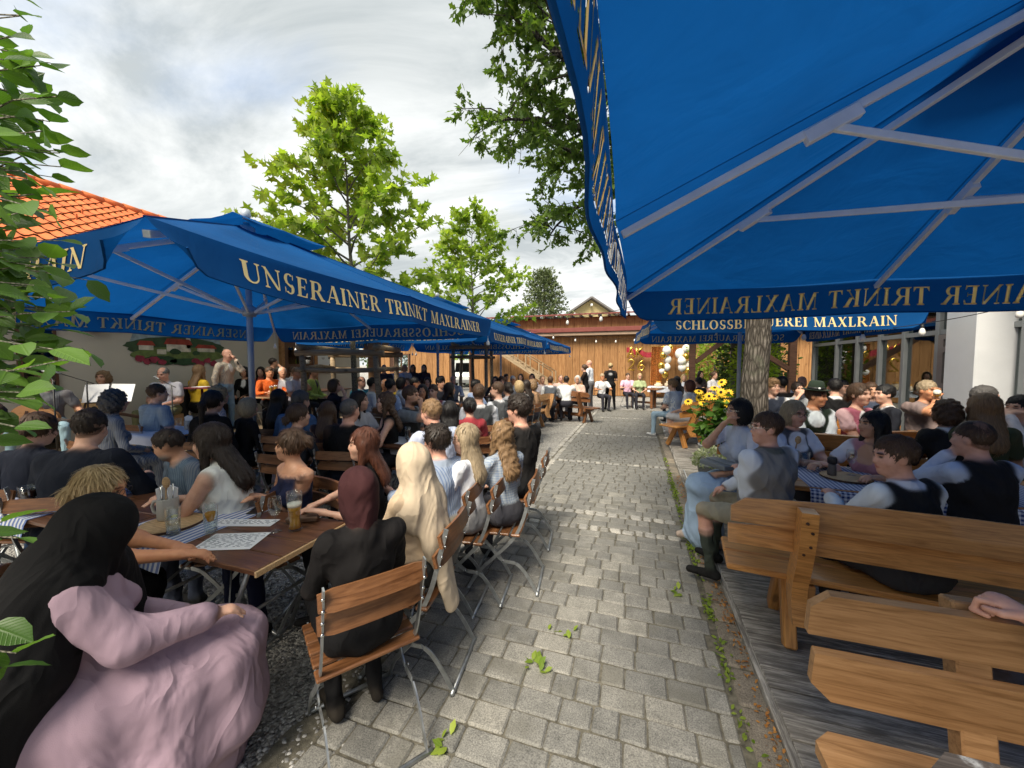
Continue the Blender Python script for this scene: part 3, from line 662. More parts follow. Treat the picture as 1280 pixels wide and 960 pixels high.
# oak whose trunk stands in the deck
def oak():
    t = empty('oak_tree', (1.62, 6.35, 0), 0, 'tall oak with rough grey trunk standing between the two parasols', 'tree')
    rnd = random.Random(21); tr = MB(); c0 = Vector((1.62, 6.35, 0))
    stem = [Vector((.02 * math.sin(i * 1.7), .02 * math.cos(i), z)) for i, z in enumerate(np.linspace(-.05, 6.5, 14))]
    tr.tube(stem, [.22 if i == 0 else .19 - .007 * i for i in range(14)], 22)
    A = []; D = []
    limbs = [([(-.7, 4.3, 4.9), (-1.1, 3.9, 5.7), (-1.75, 3.6, 6.4)], 26), ([(-.4, 4.9, 4.9), (-1.1, 4.3, 5.3), (-1.75, 4.2, 6.0)], 24), ([(-.5, 5.2, 4.6), (-1.1, 5.0, 4.75), (-1.75, 4.7, 4.75)], 26),
             ([(.1, 5.6, 4.2), (-.7, 5.4, 3.9), (-1.2, 5.3, 3.45)], 22), ([(.2, 5.2, 5.0), (-.9, 4.6, 5.6), (-1.25, 3.5, 7.2)], 26), ([(.6, 5.2, 5.6), (-.4, 3.6, 6.6), (-.9, 2.6, 7.4)], 24), ([(.3, 5.8, 4.5), (-.9, 5.9, 4.8), (-1.8, 5.9, 5.4)], 22), ([(.1, 6.6, 5.2), (-.8, 7.4, 5.4), (-1.6, 8.0, 6.2)], 20), ([(.2, 5.5, 5.2), (-.9, 4.7, 5.9), (-1.7, 4.1, 7.1)], 26),
             ([(1.2, 7.4, 6), (.8, 8.8, 7), (.6, 9.8, 7.4)], 16), ([(2.6, 7.2, 6), (3.8, 8.2, 7), (4.8, 9, 7.4)], 14), ([(2.7, 5.6, 6), (3.8, 4.6, 7), (4.8, 3.8, 7.6)], 14), ([(1.6, 6.3, 7.5), (1.4, 6.0, 9), (1.2, 5.6, 10.4)], 20), ([(1.2, 5.8, 7), (.0, 5.0, 8.4), (-1.0, 4.2, 9.4)], 20), ([(2.2, 6.8, 7), (3.4, 7.4, 8.4), (4.2, 7.8, 9.2)], 14)]
    for li, (pts, nt) in enumerate(limbs):
        P = [Vector((0, 0, 3.6 + .22 * (li % 8)))] + [Vector(p) - c0 for p in pts]
        poly = []
        for a, b in zip(P[:-1], P[1:]): poly += bez(a, b, 4, .05, li * 7 + len(poly), .06)[:-1]
        poly.append(P[-1]); k = len(poly); tr.tube(poly, [.075 * (1 - .88 * i / (k - 1)) for i in range(k)], 7)
        for j in range(nt):
            v = .22 + .78 * (j + rnd.random()) / nt; kk = v * (k - 1); c = poly[min(k - 1, int(kk))].lerp(poly[min(k - 1, int(kk) + 1)], kk - int(kk))
            d = (P[-1] - P[0]).normalized() * .5 + Vector((rnd.gauss(0, .8), rnd.gauss(0, .8), rnd.gauss(-.15, .6))); d.normalize(); ln = rnd.uniform(.3, .85); tp_ = c + d * ln
            mid = c.lerp(tp_, .5) + Vector((rnd.gauss(0, .05), rnd.gauss(0, .05), .06)); tr.tube([c, mid, tp_], [.011, .007, .003], 4, cap=False)
            for s_ in range(6):
                q0 = c.lerp(tp_, rnd.uniform(.35, 1)); d2 = d + Vector((rnd.gauss(0, .7), rnd.gauss(0, .7), rnd.gauss(0, .6))); d2.normalize(); q1 = q0 + d2 * rnd.uniform(.1, .26)
                tr.tube([q0, q1], [.004, .0015], 3, cap=False)
                for m_ in range(11):
                    A.append(q0.lerp(q1, rnd.uniform(.3, 1.15)) + Vector((rnd.gauss(0, .025),) * 3)); D.append(d2 + Vector((rnd.gauss(0, .5), rnd.gauss(0, .5), rnd.gauss(0, .3))))
        for j in range(2):
            c = poly[-1 - j * 2]; d = Vector((rnd.gauss(-.5, .4), rnd.gauss(-.3, .4), rnd.gauss(-.1, .5))).normalized(); e = c + d * rnd.uniform(.5, .9)
            tr.tube([c, c.lerp(e, .5) + Vector((0, 0, .06)), e], [.006, .004, .002], 4, cap=False)
    tr.build('trunk', M['bark'], t)
    link('crown', leaf_mesh('crown', np.array(A), np.array(D), OAK, OAK_F, .115, M['leaf_oak'], 5, .4, .5, .1), t)
oak()
# hornbeam close on the left: pleated, serrated leaves in flat sprays
def hornbeam():
    t = empty('hornbeam_bush', (-2.75, -.35, 0), 0, 'leafy hornbeam bush close to the camera at the photo edge beside the woman in lilac', 'bush')
    c0 = Vector((-2.75, -.35, 0)); r = random.Random(77)
    n = 8; T = []; F = []; WD = [0, .20, .28, .295, .27, .21, .11, 0]
    for i in range(n):
        u = i / (n - 1); w = WD[i]; z = -.12 * u * u + .012 * (i % 2); ser = .022 * (i % 2) * (w > 0)
        T += [(u, w + ser, z + .25 * w), (u + .025, w * .5, z + .16 * w - .008 * (i % 2)), (u, 0, z), (u + .025, -w * .5, z + .16 * w - .008 * (i % 2)), (u, -w - ser, z + .25 * w)]
    for i in range(n - 1):
        for j in range(4): F.append((5 * i + j, 5 * i + j + 1, 5 * i + 5 + j + 1, 5 * i + 5 + j))
    A = []; D = []; br = MB()
    Cf = Vector((-.31, .949, -.052)); Cr = Vector((.9505, .3105, 0)); Cu = Vector((-.016, .049, .9986)); cam0 = Vector((0, 0, 1.7))
    def W_(lat, up, dep): return cam0 + (Cf + Cr * lat + Cu * up) * dep
    # sprays: (height tangent, reach towards the path, depth)
    sprays = []
    prof = [(.95, -1.26), (.84, -1.20), (.74, -1.145), (.64, -1.15), (.56, -1.165), (.49, -1.21), (.42, -1.22), (.34, -1.165), (.27, -1.09), (.20, -1.12), (.13, -1.17), (.06, -1.13), (.0, -1.165), (-.06, -1.235), (-.12, -1.30)]
    for (up, lat) in prof:
        for k in range(24):
            sprays.append((up + r.gauss(0, .035), lat + .02 - abs(r.gauss(0, .05)) - k * .02, 1.0 + r.uniform(-.25, .45) + .04 * k, 1.0))
    for (up, lat) in ((-.40, -1.285), (-.36, -1.33), (-.70, -1.29), (-.74, -1.33), (-.63, -1.36)): sprays.append((up, lat, .85, .8))
    for (up, lat, dep, sc) in sprays:
        tip = W_(lat, up, dep) - c0; root = tip + Vector((-.75 + r.gauss(0, .1), -.25 + r.gauss(0, .12), -.12 + r.gauss(0, .10))); root *= 1.0
        pl = bez(root, tip, 5, .05, r.randrange(9999), .03); br.tube(pl, [.006, .005, .004, .003, .002, .0015], 4, cap=False)
        d = (tip - root).normalized(); side = d.cross(Vector((0, 0, 1))).normalized()
        for m_ in range(11):
            u = .12 + .88 * m_ / 10; kk = u * 5; q = pl[min(5, int(kk))].lerp(pl[min(5, int(kk) + 1)], kk - int(kk)); sg = 1 if m_ % 2 else -1
            A.append(q); D.append((d * .75 + side * sg * .75 + Vector((0, 0, -.18))) if m_ < 10 else d)
    for k in range(9):
        b0 = Vector((r.gauss(0, .08), r.gauss(0, .08), 0)); b1 = Vector((.3 + r.gauss(0, .25), .3 + r.gauss(0, .3), 2.9 + r.gauss(0, .3)))
        br.tube(bez(b0, b1, 6, 0, k, .04), [.022, .018, .015, .012, .009, .006, .003], 6)
    br.build('stems', M['bark_thin'], t)
    me = leaf_mesh('leaves', np.array(A), np.array(D), T, F, .084, M['leaf_hedge'], 12, .62, .36, .15)
    me.polygons.foreach_set('use_smooth', np.ones(len(me.polygons), dtype=bool)); link('leaves', me, t)
hornbeam()
def pine():
    t = empty('pine_tree', (-9.2, 38.5, 0), 0, 'broad grey-green pine rising behind the shed roof', 'tree'); r = np.random.default_rng(6); rnd = random.Random(6)
    tr = MB(); tr.tube([(0, 0, 0), (.1, 0, 5), (0, .1, 10.8)], [.25, .18, .04], 8); A = []; D = []
    for i in range(70):
        u = i / 70; z = 2.5 + 8.6 * u; rad = 3.4 * (1 - u) ** .62 + .15; az = i * 2.4; tip = Vector((math.cos(az) * rad, math.sin(az) * rad, z + rad * .22)); b = Vector((.05, .05, z - .2))
        tr.tube([b, tip], [.05 * (1 - u) + .015, .008], 4, cap=False)
        for k in range(80):
            v = rnd.uniform(.3, 1.05); q = b.lerp(tip, v); A.append((q.x + rnd.gauss(0, .28), q.y + rnd.gauss(0, .28), q.z + rnd.gauss(0, .18))); D.append((math.cos(az), math.sin(az), .6))
    tr.build('trunk', M['bark_thin'], t)
    tm = [(0, 0, 0), (.6, .16, .1), (1, .05, .2), (.5, -.2, .0), (.8, -.35, .05), (.3, .35, .1), (.7, .5, .12)]; tf = [(0, 1, 2), (0, 3, 4), (0, 5, 6), (0, 2, 3), (0, 1, 5)]
    link('crown', leaf_mesh('crown', np.array(A), np.array(D), tm, tf, .36, M['needle'], 2, .3, .9, 0), t)
pine()
def bush(name, label, base, rx, ry, rz, n, size, mat, seed, tmpl=OVAL, fcs=OVAL_F, cat='shrub', group=None):
    r = np.random.default_rng(seed); t = empty(name, base, 0, label, cat, group)
    d = r.normal(size=(n, 3)); d /= np.linalg.norm(d, axis=1, keepdims=True); rad = r.uniform(.45, 1.0, n) ** .6 * (1 + .22 * np.sin(d[:, 0] * 5 + seed) * np.cos(d[:, 1] * 4 + d[:, 2] * 5))
    P = d * rad[:, None] * np.array([rx, ry, rz]) + np.array([0, 0, rz * .98]); P = P[P[:, 2] > .02]; d = d[:len(P)]
    mb = MB(); q = random.Random(seed)
    for k in range(7): mb.tube([(0, 0, 0), (q.gauss(0, rx * .25), q.gauss(0, ry * .25), rz), (q.gauss(0, rx * .5), q.gauss(0, ry * .5), rz * 1.6)], [.03, .02, .006], 5)
    mb.build('stems', M['bark_thin'], t)
    dd = (P - np.array([0, 0, rz])); dd /= np.linalg.norm(dd, axis=1, keepdims=True) + 1e-6
    link('foliage', leaf_mesh('foliage', P, dd, tmpl, fcs, size, mat, seed, .4, .8, .1), t)
    return t
bush('garden_shrub', 'tall light green shrub beside the white and gold balloons', (3.35, 19.4, 0), 1.1, .8, 1.75, 2600, .17, M['leaf_plane'], 3)
bush('garden_shrub', 'dark green shrub behind the sunflowers and the oak trunk', (4.2, 17.0, 0), 1.3, 1.1, 1.55, 3000, .17, M['leaf_dark'], 4)
bush('garden_shrub', 'bright yellow-green shrub below the edge of the far parasol', (3.9, 15.4, 0), .75, .8, 1.5, 1800, .14, M['leaf_lime'], 5)
bush('garden_shrub', 'rounded green shrub seen through the open shed gate', (-12.9, 29.5, 0), 2.6, 1.5, 2.0, 2500, .3, M['leaf_plane'], 6)
bush('garden_shrub', 'green hedge seen through the small shed window', (-18.5, 27.5, 0), 3.4, 1.5, 1.8, 2500, .3, M['leaf_dark'], 7)
# ------------------------------------------------------------------ lettering: a small serif alphabet made of polygons
TK, TN, SF = .175, .062, .045
def _rect(a, b, c, d): return [[(a, b), (c, b), (c, d), (a, d)]]
def _ser(x0, x1, y, up, e=.075):     # serif slab with small brackets
    s = SF if up else -SF
    return [[(x0 - e, y), (x1 + e, y), (x1 + e, y + s), (x1, y + 2.1 * s), (x0, y + 2.1 * s), (x0 - e, y + s)] if up else [(x0 - e, y), (x0 - e, y + s), (x0, y + 2.1 * s), (x1, y + 2.1 * s), (x1 + e, y + s), (x1 + e, y)]]
def _stem(x, w=TK, top=True, bot=True):
    return _rect(x, 0, x + w, 1) + (_ser(x, x + w, 0, True) if bot else []) + (_ser(x, x + w, 1, False) if top else [])
def _diag(x0, y0, x1, y1, w): return [[(x0, y0), (x0 + w, y0), (x1 + w, y1), (x1, y1)]]
def _arc(cx, cy, rx, ry, a0, a1, tk=TK, tn=TN, n=14):
    out = []
    for i in range(n):
        q = []
        for a in (a0 + (a1 - a0) * i / n, a0 + (a1 - a0) * (i + 1) / n):
            c, s = math.cos(R(a)), math.sin(R(a)); q.append(((cx + rx * c, cy + ry * s), (cx + (rx - tk) * c, cy + (ry - tn) * s)))
        out.append([q[0][0], q[1][0], q[1][1], q[0][1]])
    return out
def glyphs():
    g = {}
    g['I'] = (.36, _stem(.09))
    g['L'] = (.66, _stem(.09) + _rect(.26, 0, .60, TN) + [[(.60, 0), (.62, .27), (.58, .27), (.50, TN)]])
    g['E'] = (.70, _stem(.09) + _rect(.26, 0, .60, TN) + [[(.60, 0), (.63, .25), (.59, .25), (.50, TN)]] + _rect(.26, 1 - TN, .58, 1) + [[(.58, 1), (.50, 1 - TN), (.57, .77), (.61, .77)]] + _rect(.26, .48, .46, .48 + TN) + [[(.46, .40), (.50, .40), (.50, .63), (.46, .63)]])
    g['T'] = (.74, _stem(.285, top=False) + _rect(.03, 1 - TN, .71, 1) + [[(.02, 1), (.01, .75), (.05, .75), (.13, 1 - TN)]] + [[(.72, 1), (.61, 1 - TN), (.69, .75), (.73, .75)]])
    g['H'] = (.90, _stem(.09) + _stem(.63) + _rect(.26, .47, .63, .47 + TN))
    g['N'] = (.90, _rect(.12, 0, .12 + TN, 1) + _ser(.12, .18, 0, True, .085) + _rect(.70, .0, .70 + TN, 1) + _ser(.70, .76, 1, False, .085) + _diag(.02, 1, .62, 0, .145) + _rect(.0, 1 - SF, .15, 1))
    g['M'] = (1.08, _rect(.12, 0, .12 + TN, 1) + _ser(.12, .18, 0, True, .085) + _stem(.80, TK) + _diag(.10, 1, .44, 0, .16) + _diag(.46, 0, .80, 1, TN) + _rect(.0, 1 - SF, .22, 1))
    g['A'] = (.86, _diag(.10, 0, .40, 1, TN) + _diag(.62, 0, .36, 1, .18) + _rect(.22, .30, .62, .30 + TN * .9) + _ser(.10, .15, 0, True, .07) + _ser(.62, .80, 0, True, .05))
    g['X'] = (.84, _diag(.54, 0, .08, 1, .20) + _diag(.09, 0, .62, 1, TN) + _ser(.08, .14, 0, True, .06) + _ser(.56, .74, 0, True, .05) + _ser(.10, .28, 1, False, .05) + _ser(.62, .69, 1, False, .06))
    g['K'] = (.86, _stem(.09) + _diag(.27, .40, .62, 1, TN * 1.2) + _diag(.60, 0, .36, .56, .21) + _ser(.60, .80, 0, True, .05) + _ser(.60, .68, 1, False, .06))
    g['U'] = (.86, _rect(.09, .32, .09 + TK, 1) + _ser(.09, .09 + TK, 1, False) + _rect(.68, .32, .68 + TN, 1) + _ser(.68, .74, 1, False, .085) + _arc(.415, .33, .325, .345, 180, 270, TK, TN * 1.3, 8) + _arc(.415, .33, .325, .345, 270, 360, TN, TN * 1.3, 8))
    g['O'] = (.92, _arc(.46, .5, .42, .52, 0, 360, .19, TN, 28))
    g['C'] = (.80, _arc(.46, .5, .42, .52, 48, 312, .19, TN, 22) + [[(.72, .66), (.76, .66), (.755, 1.0), (.715, .86)], [(.70, .14), (.74, .08), (.78, .26), (.74, .28)]])
    g['S'] = (.64, _arc(.32, .745, .25, .275, 40, 235, .155, TN, 13) + _arc(.33, .265, .26, .285, -140, 55, .16, TN, 13) + [[(.145, .62), (.33, .50), (.50, .42), (.47, .30), (.30, .38), (.12, .53)]] + [[(.50, .72), (.54, .72), (.54, 1.0), (.50, .90)], [(.08, .30), (.12, .30), (.13, .12), (.08, .0)]])
    g['R'] = (.86, _stem(.09) + _rect(.26, 1 - TN, .42, 1) + _rect(.26, .46, .42, .46 + TN) + _arc(.40, .73, .28, .27, -90, 90, .17, TN, 12) + _diag(.64, 0, .36, .48, .19) + _ser(.64, .83, 0, True, .03))
    g['B'] = (.80, _stem(.09) + _rect(.26, 1 - TN, .40, 1) + _rect(.26, .49, .44, .49 + TN) + _rect(.26, 0, .42, TN) + _arc(.38, .755, .26, .245, -90, 90, .16, TN, 11) + _arc(.42, .27, .30, .28, -90, 90, .17, TN, 12))
    g[' '] = (.38, [])
    return g
GL = glyphs()
def text_polys(s, sp=.07):
    x = 0; out = []
    for ch in s:
        w, ps = GL[ch]
        for p in ps: out.append([(x + a, b) for a, b in p])
        x += w + sp
    return out, x - sp
# ------------------------------------------------------------------ parasols
def m_canopy():
    t = NT('blue_canvas'); v = t.coord('Object'); n1 = t.noise(v, .9, 4); n2 = t.noise(v, 420, 2)
    c = t.ramp(n1, [(.3, (.006, .068, .225)), (.7, (.008, .092, .30))])
    w = t.n('ShaderNodeMapping', {0: v}); w.inputs['Scale'].default_value = (1.5, 1.5, .6)
    h = t.math('ADD', t.math('MULTIPLY', t.noise(w.outputs[0], 2.2, 3, .5, .6), 1.0), t.math('MULTIPLY', n2, .015))
    nm = t.bump(h, .5, .05)
    d = t.bsdf(c, .8, 0, .08, nm)
    tr = t.n('ShaderNodeBsdfTranslucent', {0: t.mix(1.0, c, (.6, 1.15, 1.35), 'MULTIPLY'), 'Normal': nm}).outputs[0]
    return t.done(t.n('ShaderNodeMixShader', {0: .32, 1: d, 2: tr}).outputs[0])
M['canvas'] = m_canopy()
def m_letter():
    t = NT('gold_print'); d = t.bsdf((.92, .74, .36), .6, 0, .2); tr = t.n('ShaderNodeBsdfTranslucent', {0: (.80, .64, .32, 1)}).outputs[0]
    return t.done(t.n('ShaderNodeMixShader', {0: .15, 1: d, 2: tr}).outputs[0])
M['gold'] = m_letter()
_t = NT('gold_print_through'); M['gold_thru'] = _t.done(_t.n('ShaderNodeMixShader', {0: .5, 1: _t.bsdf((.85, .66, .28), .6, 0, .2), 2: _t.n('ShaderNodeBsdfTranslucent', {0: (.88, .62, .20, 1)}).outputs[0]}).outputs[0])
T1, T2 = 'UNSERAINER TRINKT MAXLRAINER', 'SCHLOSSBRAUEREI MAXLRAIN'
def parasol(label, c, rot, side, ze, rise, texts, seed, vh=.29, thru=(), lift=None, tf=.60, mast=True):
    p = empty('parasol', (c[0], c[1], 0), R(rot), label, 'parasol', 'blue parasols over the tables')
    rnd = random.Random(seed); h = side / 2
    # canopy: eight panels, hanging a little between the ribs
    def edge(s):     # s 0..8, corner at even positions
        k = int(s) % 8; f = s - int(s); pts = [(h, -h), (h, 0), (h, h), (0, h), (-h, h), (-h, 0), (-h, -h), (0, -h), (h, -h)]
        a, b = pts[k], pts[k + 1]; return Vector((a[0] + (b[0] - a[0]) * f, a[1] + (b[1] - a[1]) * f, 0))
    sag = lambda s: 4 * (s % 1) * (1 - s % 1)
    nS, nT = 64, 14; V = []; F = []
    for j in range(nT + 1):
        t = .14 + .86 * j / nT
        for i in range(nS):
            s = 8 * i / nS; e = edge(s); q = e * t * (1 - .012 * sag(s) * t)
            q.z = ze + rise * (1 - t) - .045 * sag(s) * math.sin(math.pi * min(1, t)) - .03 * sag(s) * t * t; V.append(q)
    for j in range(nT):
        for i in range(nS): F.append((j * nS + i, j * nS + (i + 1) % nS, (j + 1) * nS + (i + 1) % nS, (j + 1) * nS + i))
    mb = MB(); mb.add(V, F, True); can = mb.build('canopy', M['canvas'], p)
    for k in range(8):
        mb = MB(); P_ = []
        for j in range(nT + 1): t = .14 + .86 * j / nT; e = edge(k + .0001) * t; P_.append((e.x, e.y, ze + rise * (1 - t) + .004))
        mb.tube(P_, .007, 4, flat=.4); mb.build('seam', M['canvas'], can)
    # vent cap, held clear of the main canopy
    V = []; F = []
    for j in range(5):
        t = j / 4 * .27
        for i in range(32):
            s = i / 4; e = edge(s); q = e * t; q.z = ze + rise * (1 - t * .92) + .13 - .03 * sag(s) * j / 4; V.append(q)
    for j in range(4):
        for i in range(32): F.append((j * 32 + i, j * 32 + (i + 1) % 32, (j + 1) * 32 + (i + 1) % 32, (j + 1) * 32 + i))
    mb = MB(); mb.add(V, F, True); mb.build('vent_cap', M['canvas'], can)
    MB().lathe([(.001, .12), (.05, .10), (.06, .03), (.04, -.02)], 12, (0, 0, ze + rise + .12)).build('finial', M['alu'], can)
    # valance: four flaps, free at the corners
    dirs = [((h, -h), (h, h), T1 if texts[0] else T2), ((h, h), (-h, h), T1 if texts[1] else T2), ((-h, h), (-h, -h), T1 if texts[2] else T2), ((-h, -h), (h, -h), T1 if texts[3] else T2)]
    for k, (a, b, tx) in enumerate(dirs):
        a = Vector((*a, 0)); b = Vector((*b, 0)); dv = (b - a).normalized(); nv = Vector((dv.y, -dv.x, 0)); L_ = side; ph = rnd.uniform(0, 6)
        lf = (lift or {}).get(k, (0, 0))
        def VP(u, v, off=0.0):   # u along 0..side, v 0 at the canopy edge .. 1 at the hem
            uu = u / L_; en = min(uu, 1 - uu) * L_
            s8 = (uu * 2) % 1; z0 = ze - .03 * 4 * s8 * (1 - s8)
            inw = .012 * 4 * s8 * (1 - s8) * h
            wav = (.018 * math.sin(u * 3.1 + ph) + .010 * math.sin(u * 7.3 + ph * 2)) * v + .03 * v * v + .012 * math.sin(u * 1.3 + ph)
            curl = (.10 * math.exp(-uu * 14) * lf[0] + .10 * math.exp(-(1 - uu) * 14) * lf[1]) * v
            z = z0 - vh * v * (1 - .28 * max(0, 1 - en / .22) ** 2 * v) + .06 * v * (lf[0] * math.exp(-uu * 9) + lf[1] * math.exp(-(1 - uu) * 9))
            q = a + dv * (u + (.10 * v * max(0, 1 - en / .25) * (1 if uu < .5 else -1))) + nv * (wav + curl - inw + off); q.z = z + .004; return q
        ps, w = text_polys(tx); ch = vh * tf * .88; sc = ch; tot = w * sc; mx = L_ * .80
        sx = sc * min(1.35, mx / tot); u0 = (L_ - w * sx) / 2; v0 = .80
        nU, nV = (560, 40) if k in thru else (80, 8); V = []; F = []
        for j in range(nV + 1):
            for i in range(nU + 1): V.append(VP(L_ * i / nU, j / nV))
        dead = np.zeros((nV + 1, nU + 1), bool)
        if k in thru:      # the print goes right through: the cloth is left open behind each letter
            GU = (np.arange(nU + 1) * L_ / nU - u0) / sx; GV = (v0 - np.arange(nV + 1) / nV) * vh / sc
            for q in ps:
                x0, x1 = min(p_[0] for p_ in q), max(p_[0] for p_ in q); y0, y1 = min(p_[1] for p_ in q), max(p_[1] for p_ in q)
                iu = np.nonzero((GU >= x0) & (GU <= x1))[0]; iv = np.nonzero((GV >= y0) & (GV <= y1))[0]
                if not len(iu) or not len(iv): continue
                X, Y = np.meshgrid(GU[iu], GV[iv]); ins = np.zeros(X.shape, bool)
                for (ax_, ay_), (bx_, by_) in zip(q, q[1:] + q[:1]):
                    if ay_ != by_: ins ^= ((ay_ > Y) != (by_ > Y)) & (X < (bx_ - ax_) * (Y - ay_) / (by_ - ay_) + ax_)
                dead[np.ix_(iv, iu)] |= ins
        for j in range(nV):
            for i in range(nU):
                if k in thru and dead[j:j + 2, i:i + 2].all(): continue
                F.append((j * (nU + 1) + i, j * (nU + 1) + i + 1, (j + 1) * (nU + 1) + i + 1, (j + 1) * (nU + 1) + i))
        mb = MB(); mb.add(V, F, True); va = mb.build('valance', M['canvas'], p)
        mb = MB(); mb.tube([VP(L_ * i / 40, 1.0) for i in range(41)], .006, 5); mb.build('hem', M['canvas'], va)
        # printed lettering, reading from outside and showing through to the inside
        mb = MB()
        for off in ((-.0035,) if k in thru else (.0045, -.0045)):
            for q in ps:
                P = []
                n = len(q)
                pts = [VP(u0 + x * sx, v0 - y * sc / vh, off) for x, y in q]
                mb.add(pts, [tuple(range(n))])
        mb.build('lettering', M['gold_thru'] if k in thru else M['gold'], va)['kind'] = 'stuff'
    # frame: eight ribs with struts down to the slider
    zs = ze - .08; zh = ze + rise - .05
    for k in range(8):
        e = edge(k); L_ = e.length; d = e.normalized(); tipz = ze - .035; hubp = Vector((0, 0, zh)) + d * .09; tip = d * (L_ - .03); tip.z = tipz
        dvec = tip - hubp; ang = -math.atan2(dvec.z, math.hypot(dvec.x, dvec.y)); az = math.atan2(d.y, d.x)
        rb = MB().bbox((0, -.017, -.034), (dvec.length, .017, .006), .003).build('rib', M['alu_rib'], p, tuple(hubp - Vector((0, 0, .03))), (0, ang, az))
        j = hubp.lerp(tip, .56); j.z -= .055; s0 = d * .10; s0.z = zs; sv = j - s0
        MB().bbox((0, -.013, -.018), (sv.length, .013, .018), .003).build('strut', M['alu_rib'], p, tuple(s0), (0, -math.atan2(sv.z, math.hypot(sv.x, sv.y)), az))
        f_ = (j - hubp).length - .16
        MB().bbox((f_, -.024, -.066), (f_ + .24, .024, .0), .004).build('joint', M['alu_rib'], rb)
    if mast:
        MB().lathe([(.038, 0), (.038, zh + .1)], 16).build('mast', M['alu'], p)
        MB().lathe([(.075, -.05), (.09, 0), (.09, .06), (.05, .09)], 16, (0, 0, zs)).build('slider', M['alu'], p)
        MB().lathe([(.085, -.09), (.1, -.04), (.1, .04), (.045, .07)], 16, (0, 0, zh)).build('hub', M['alu'], p)
        MB().bbox((-.42, -.42, 0.01), (.42, .42, .07), .01).build('base_plate', M['galv'], p)
        MB().lathe([(.06, .07), (.06, .45), (.045, .46)], 14).build('sleeve', M['alu'], p)
    for s in ((h, h), (-h, h), (-h, -h)) if not thru and seed != 2 else ():
        MB().lathe([(.006, .10), (.012, .06), (.03, .03), (.034, -.01), (.02, -.02)], 10, (s[0] * .985, s[1] * .985, ze - .42)).build('corner_weight', M['white_paint'], p)
        MB().tube([(s[0] * .985, s[1] * .985, ze - .04), (s[0] * .985, s[1] * .985, ze - .33)], .003, 4).build('cord', M['white_paint'], p)
    return p
parasol('huge blue parasol overhead whose pale ribs fill the upper corner of the view', (2.12, 2.29), .4, 4.5, 2.50, 1.0, (1, 1, 1, 1), 1, .31, thru=(1, 2))
parasol('blue parasol behind the oak trunk in front of the glass facade', (2.08, 9.40), 3.8, 4.0, 2.55, .85, (1, 0, 1, 0), 2, .29)
parasol('near blue parasol with a split corner over the table of the women in headscarves', (-4.97, 3.85), 0, 5.0, 2.47, 1.05, (1, 0, 1, 0), 3, .29, lift={0: (1.0, 0), 3: (0, 1.0)})
parasol('middle blue parasol of the row of three along the gravel', (-5.35, 9.65), -1, 5.0, 2.45, 1.0, (1, 0, 1, 0), 4, .28)
parasol('farthest blue parasol of the row, nearest the wooden shed', (-5.35, 14.9), 1, 5.0, 2.45, 1.0, (1, 0, 1, 0), 5, .28)
# ------------------------------------------------------------------ chairs, tables, benches
def bent_slat(w, h, t, sag, name, mat, n=8):
    mb = MB(); V = []; F = []
    for i in range(n + 1):
        x = -w / 2 + w * i / n; y = -sag * (1 - (2 * x / w) ** 2); e = .010 if i in (0, n) else 0
        V += [(x, y - t / 2, -h / 2 + e), (x, y + t / 2, -h / 2 + e), (x, y + t / 2, h / 2 - e), (x, y - t / 2, h / 2 - e)]
    for i in range(n):
        for j in range(4): a = 4 * i; F.append((a + j, a + (j + 1) % 4, a + 4 + (j + 1) % 4, a + 4 + j))
    F += [(3, 2, 1, 0), tuple(4 * n + j for j in range(4))]; mb.add(V, F); return mb.mesh(name, mat)
SEATM = MB().bbox((-.215, -.034, -.009), (.215, .034, .009), .005).mesh('seat_slat', M['slat_wood'])
BACKM = bent_slat(.43, .085, .017, .022, 'back_slat', M['slat_wood'])
def _flat(pts, x, w=.0165, t=.005):
    mb = MB(); P = []
    # flat bar standing on edge: wide in the y-z plane
    mb.tube([(x, a, b) for a, b in pts], w, 4, flat=t / w, smooth=False, up=(0, 1, .3)); return mb
def smooth_pts(pts, n=5):
    out = []
    P = [np.array(p, float) for p in pts]; P = [2 * P[0] - P[1]] + P + [2 * P[-1] - P[-2]]
    for i in range(1, len(P) - 2):
        for k in range(n):
            t = k / n; a, b, c, d = P[i - 1], P[i], P[i + 1], P[i + 2]; out.append(.5 * ((2 * b) + (-a + c) * t + (2 * a - 5 * b + 4 * c - d) * t * t + (-a + 3 * b - 3 * c + d) * t ** 3))
    out.append(P[-2]); return [tuple(p) for p in out]
FA = smooth_pts([(-.300, .870), (-.262, .72), (-.215, .55), (-.150, .42), (-.02, .28), (.10, .16), (.195, .018)])
FB = smooth_pts([(.215, .442), (.10, .405), (.02, .33), (-.06, .245), (-.17, .225), (-.245, .15), (-.325, .018)])
SIDE = {s: (lambda a, b: (a.add(b.v, b.f), a)[1])(_flat(FA, s * .198), _flat(FB, s * .188)).mesh('side_frame', M['galv']) for s in (-1, 1)}
FOOT = MB().tube([(-.212, 0, 0), (.212, 0, 0)], .0115, 8).mesh('foot_bar', M['galv'])
BOLT = MB().lathe([(.001, .006), (.007, .005), (.008, 0)], 8).mesh('bolt', M['chrome'])
NC = [0]
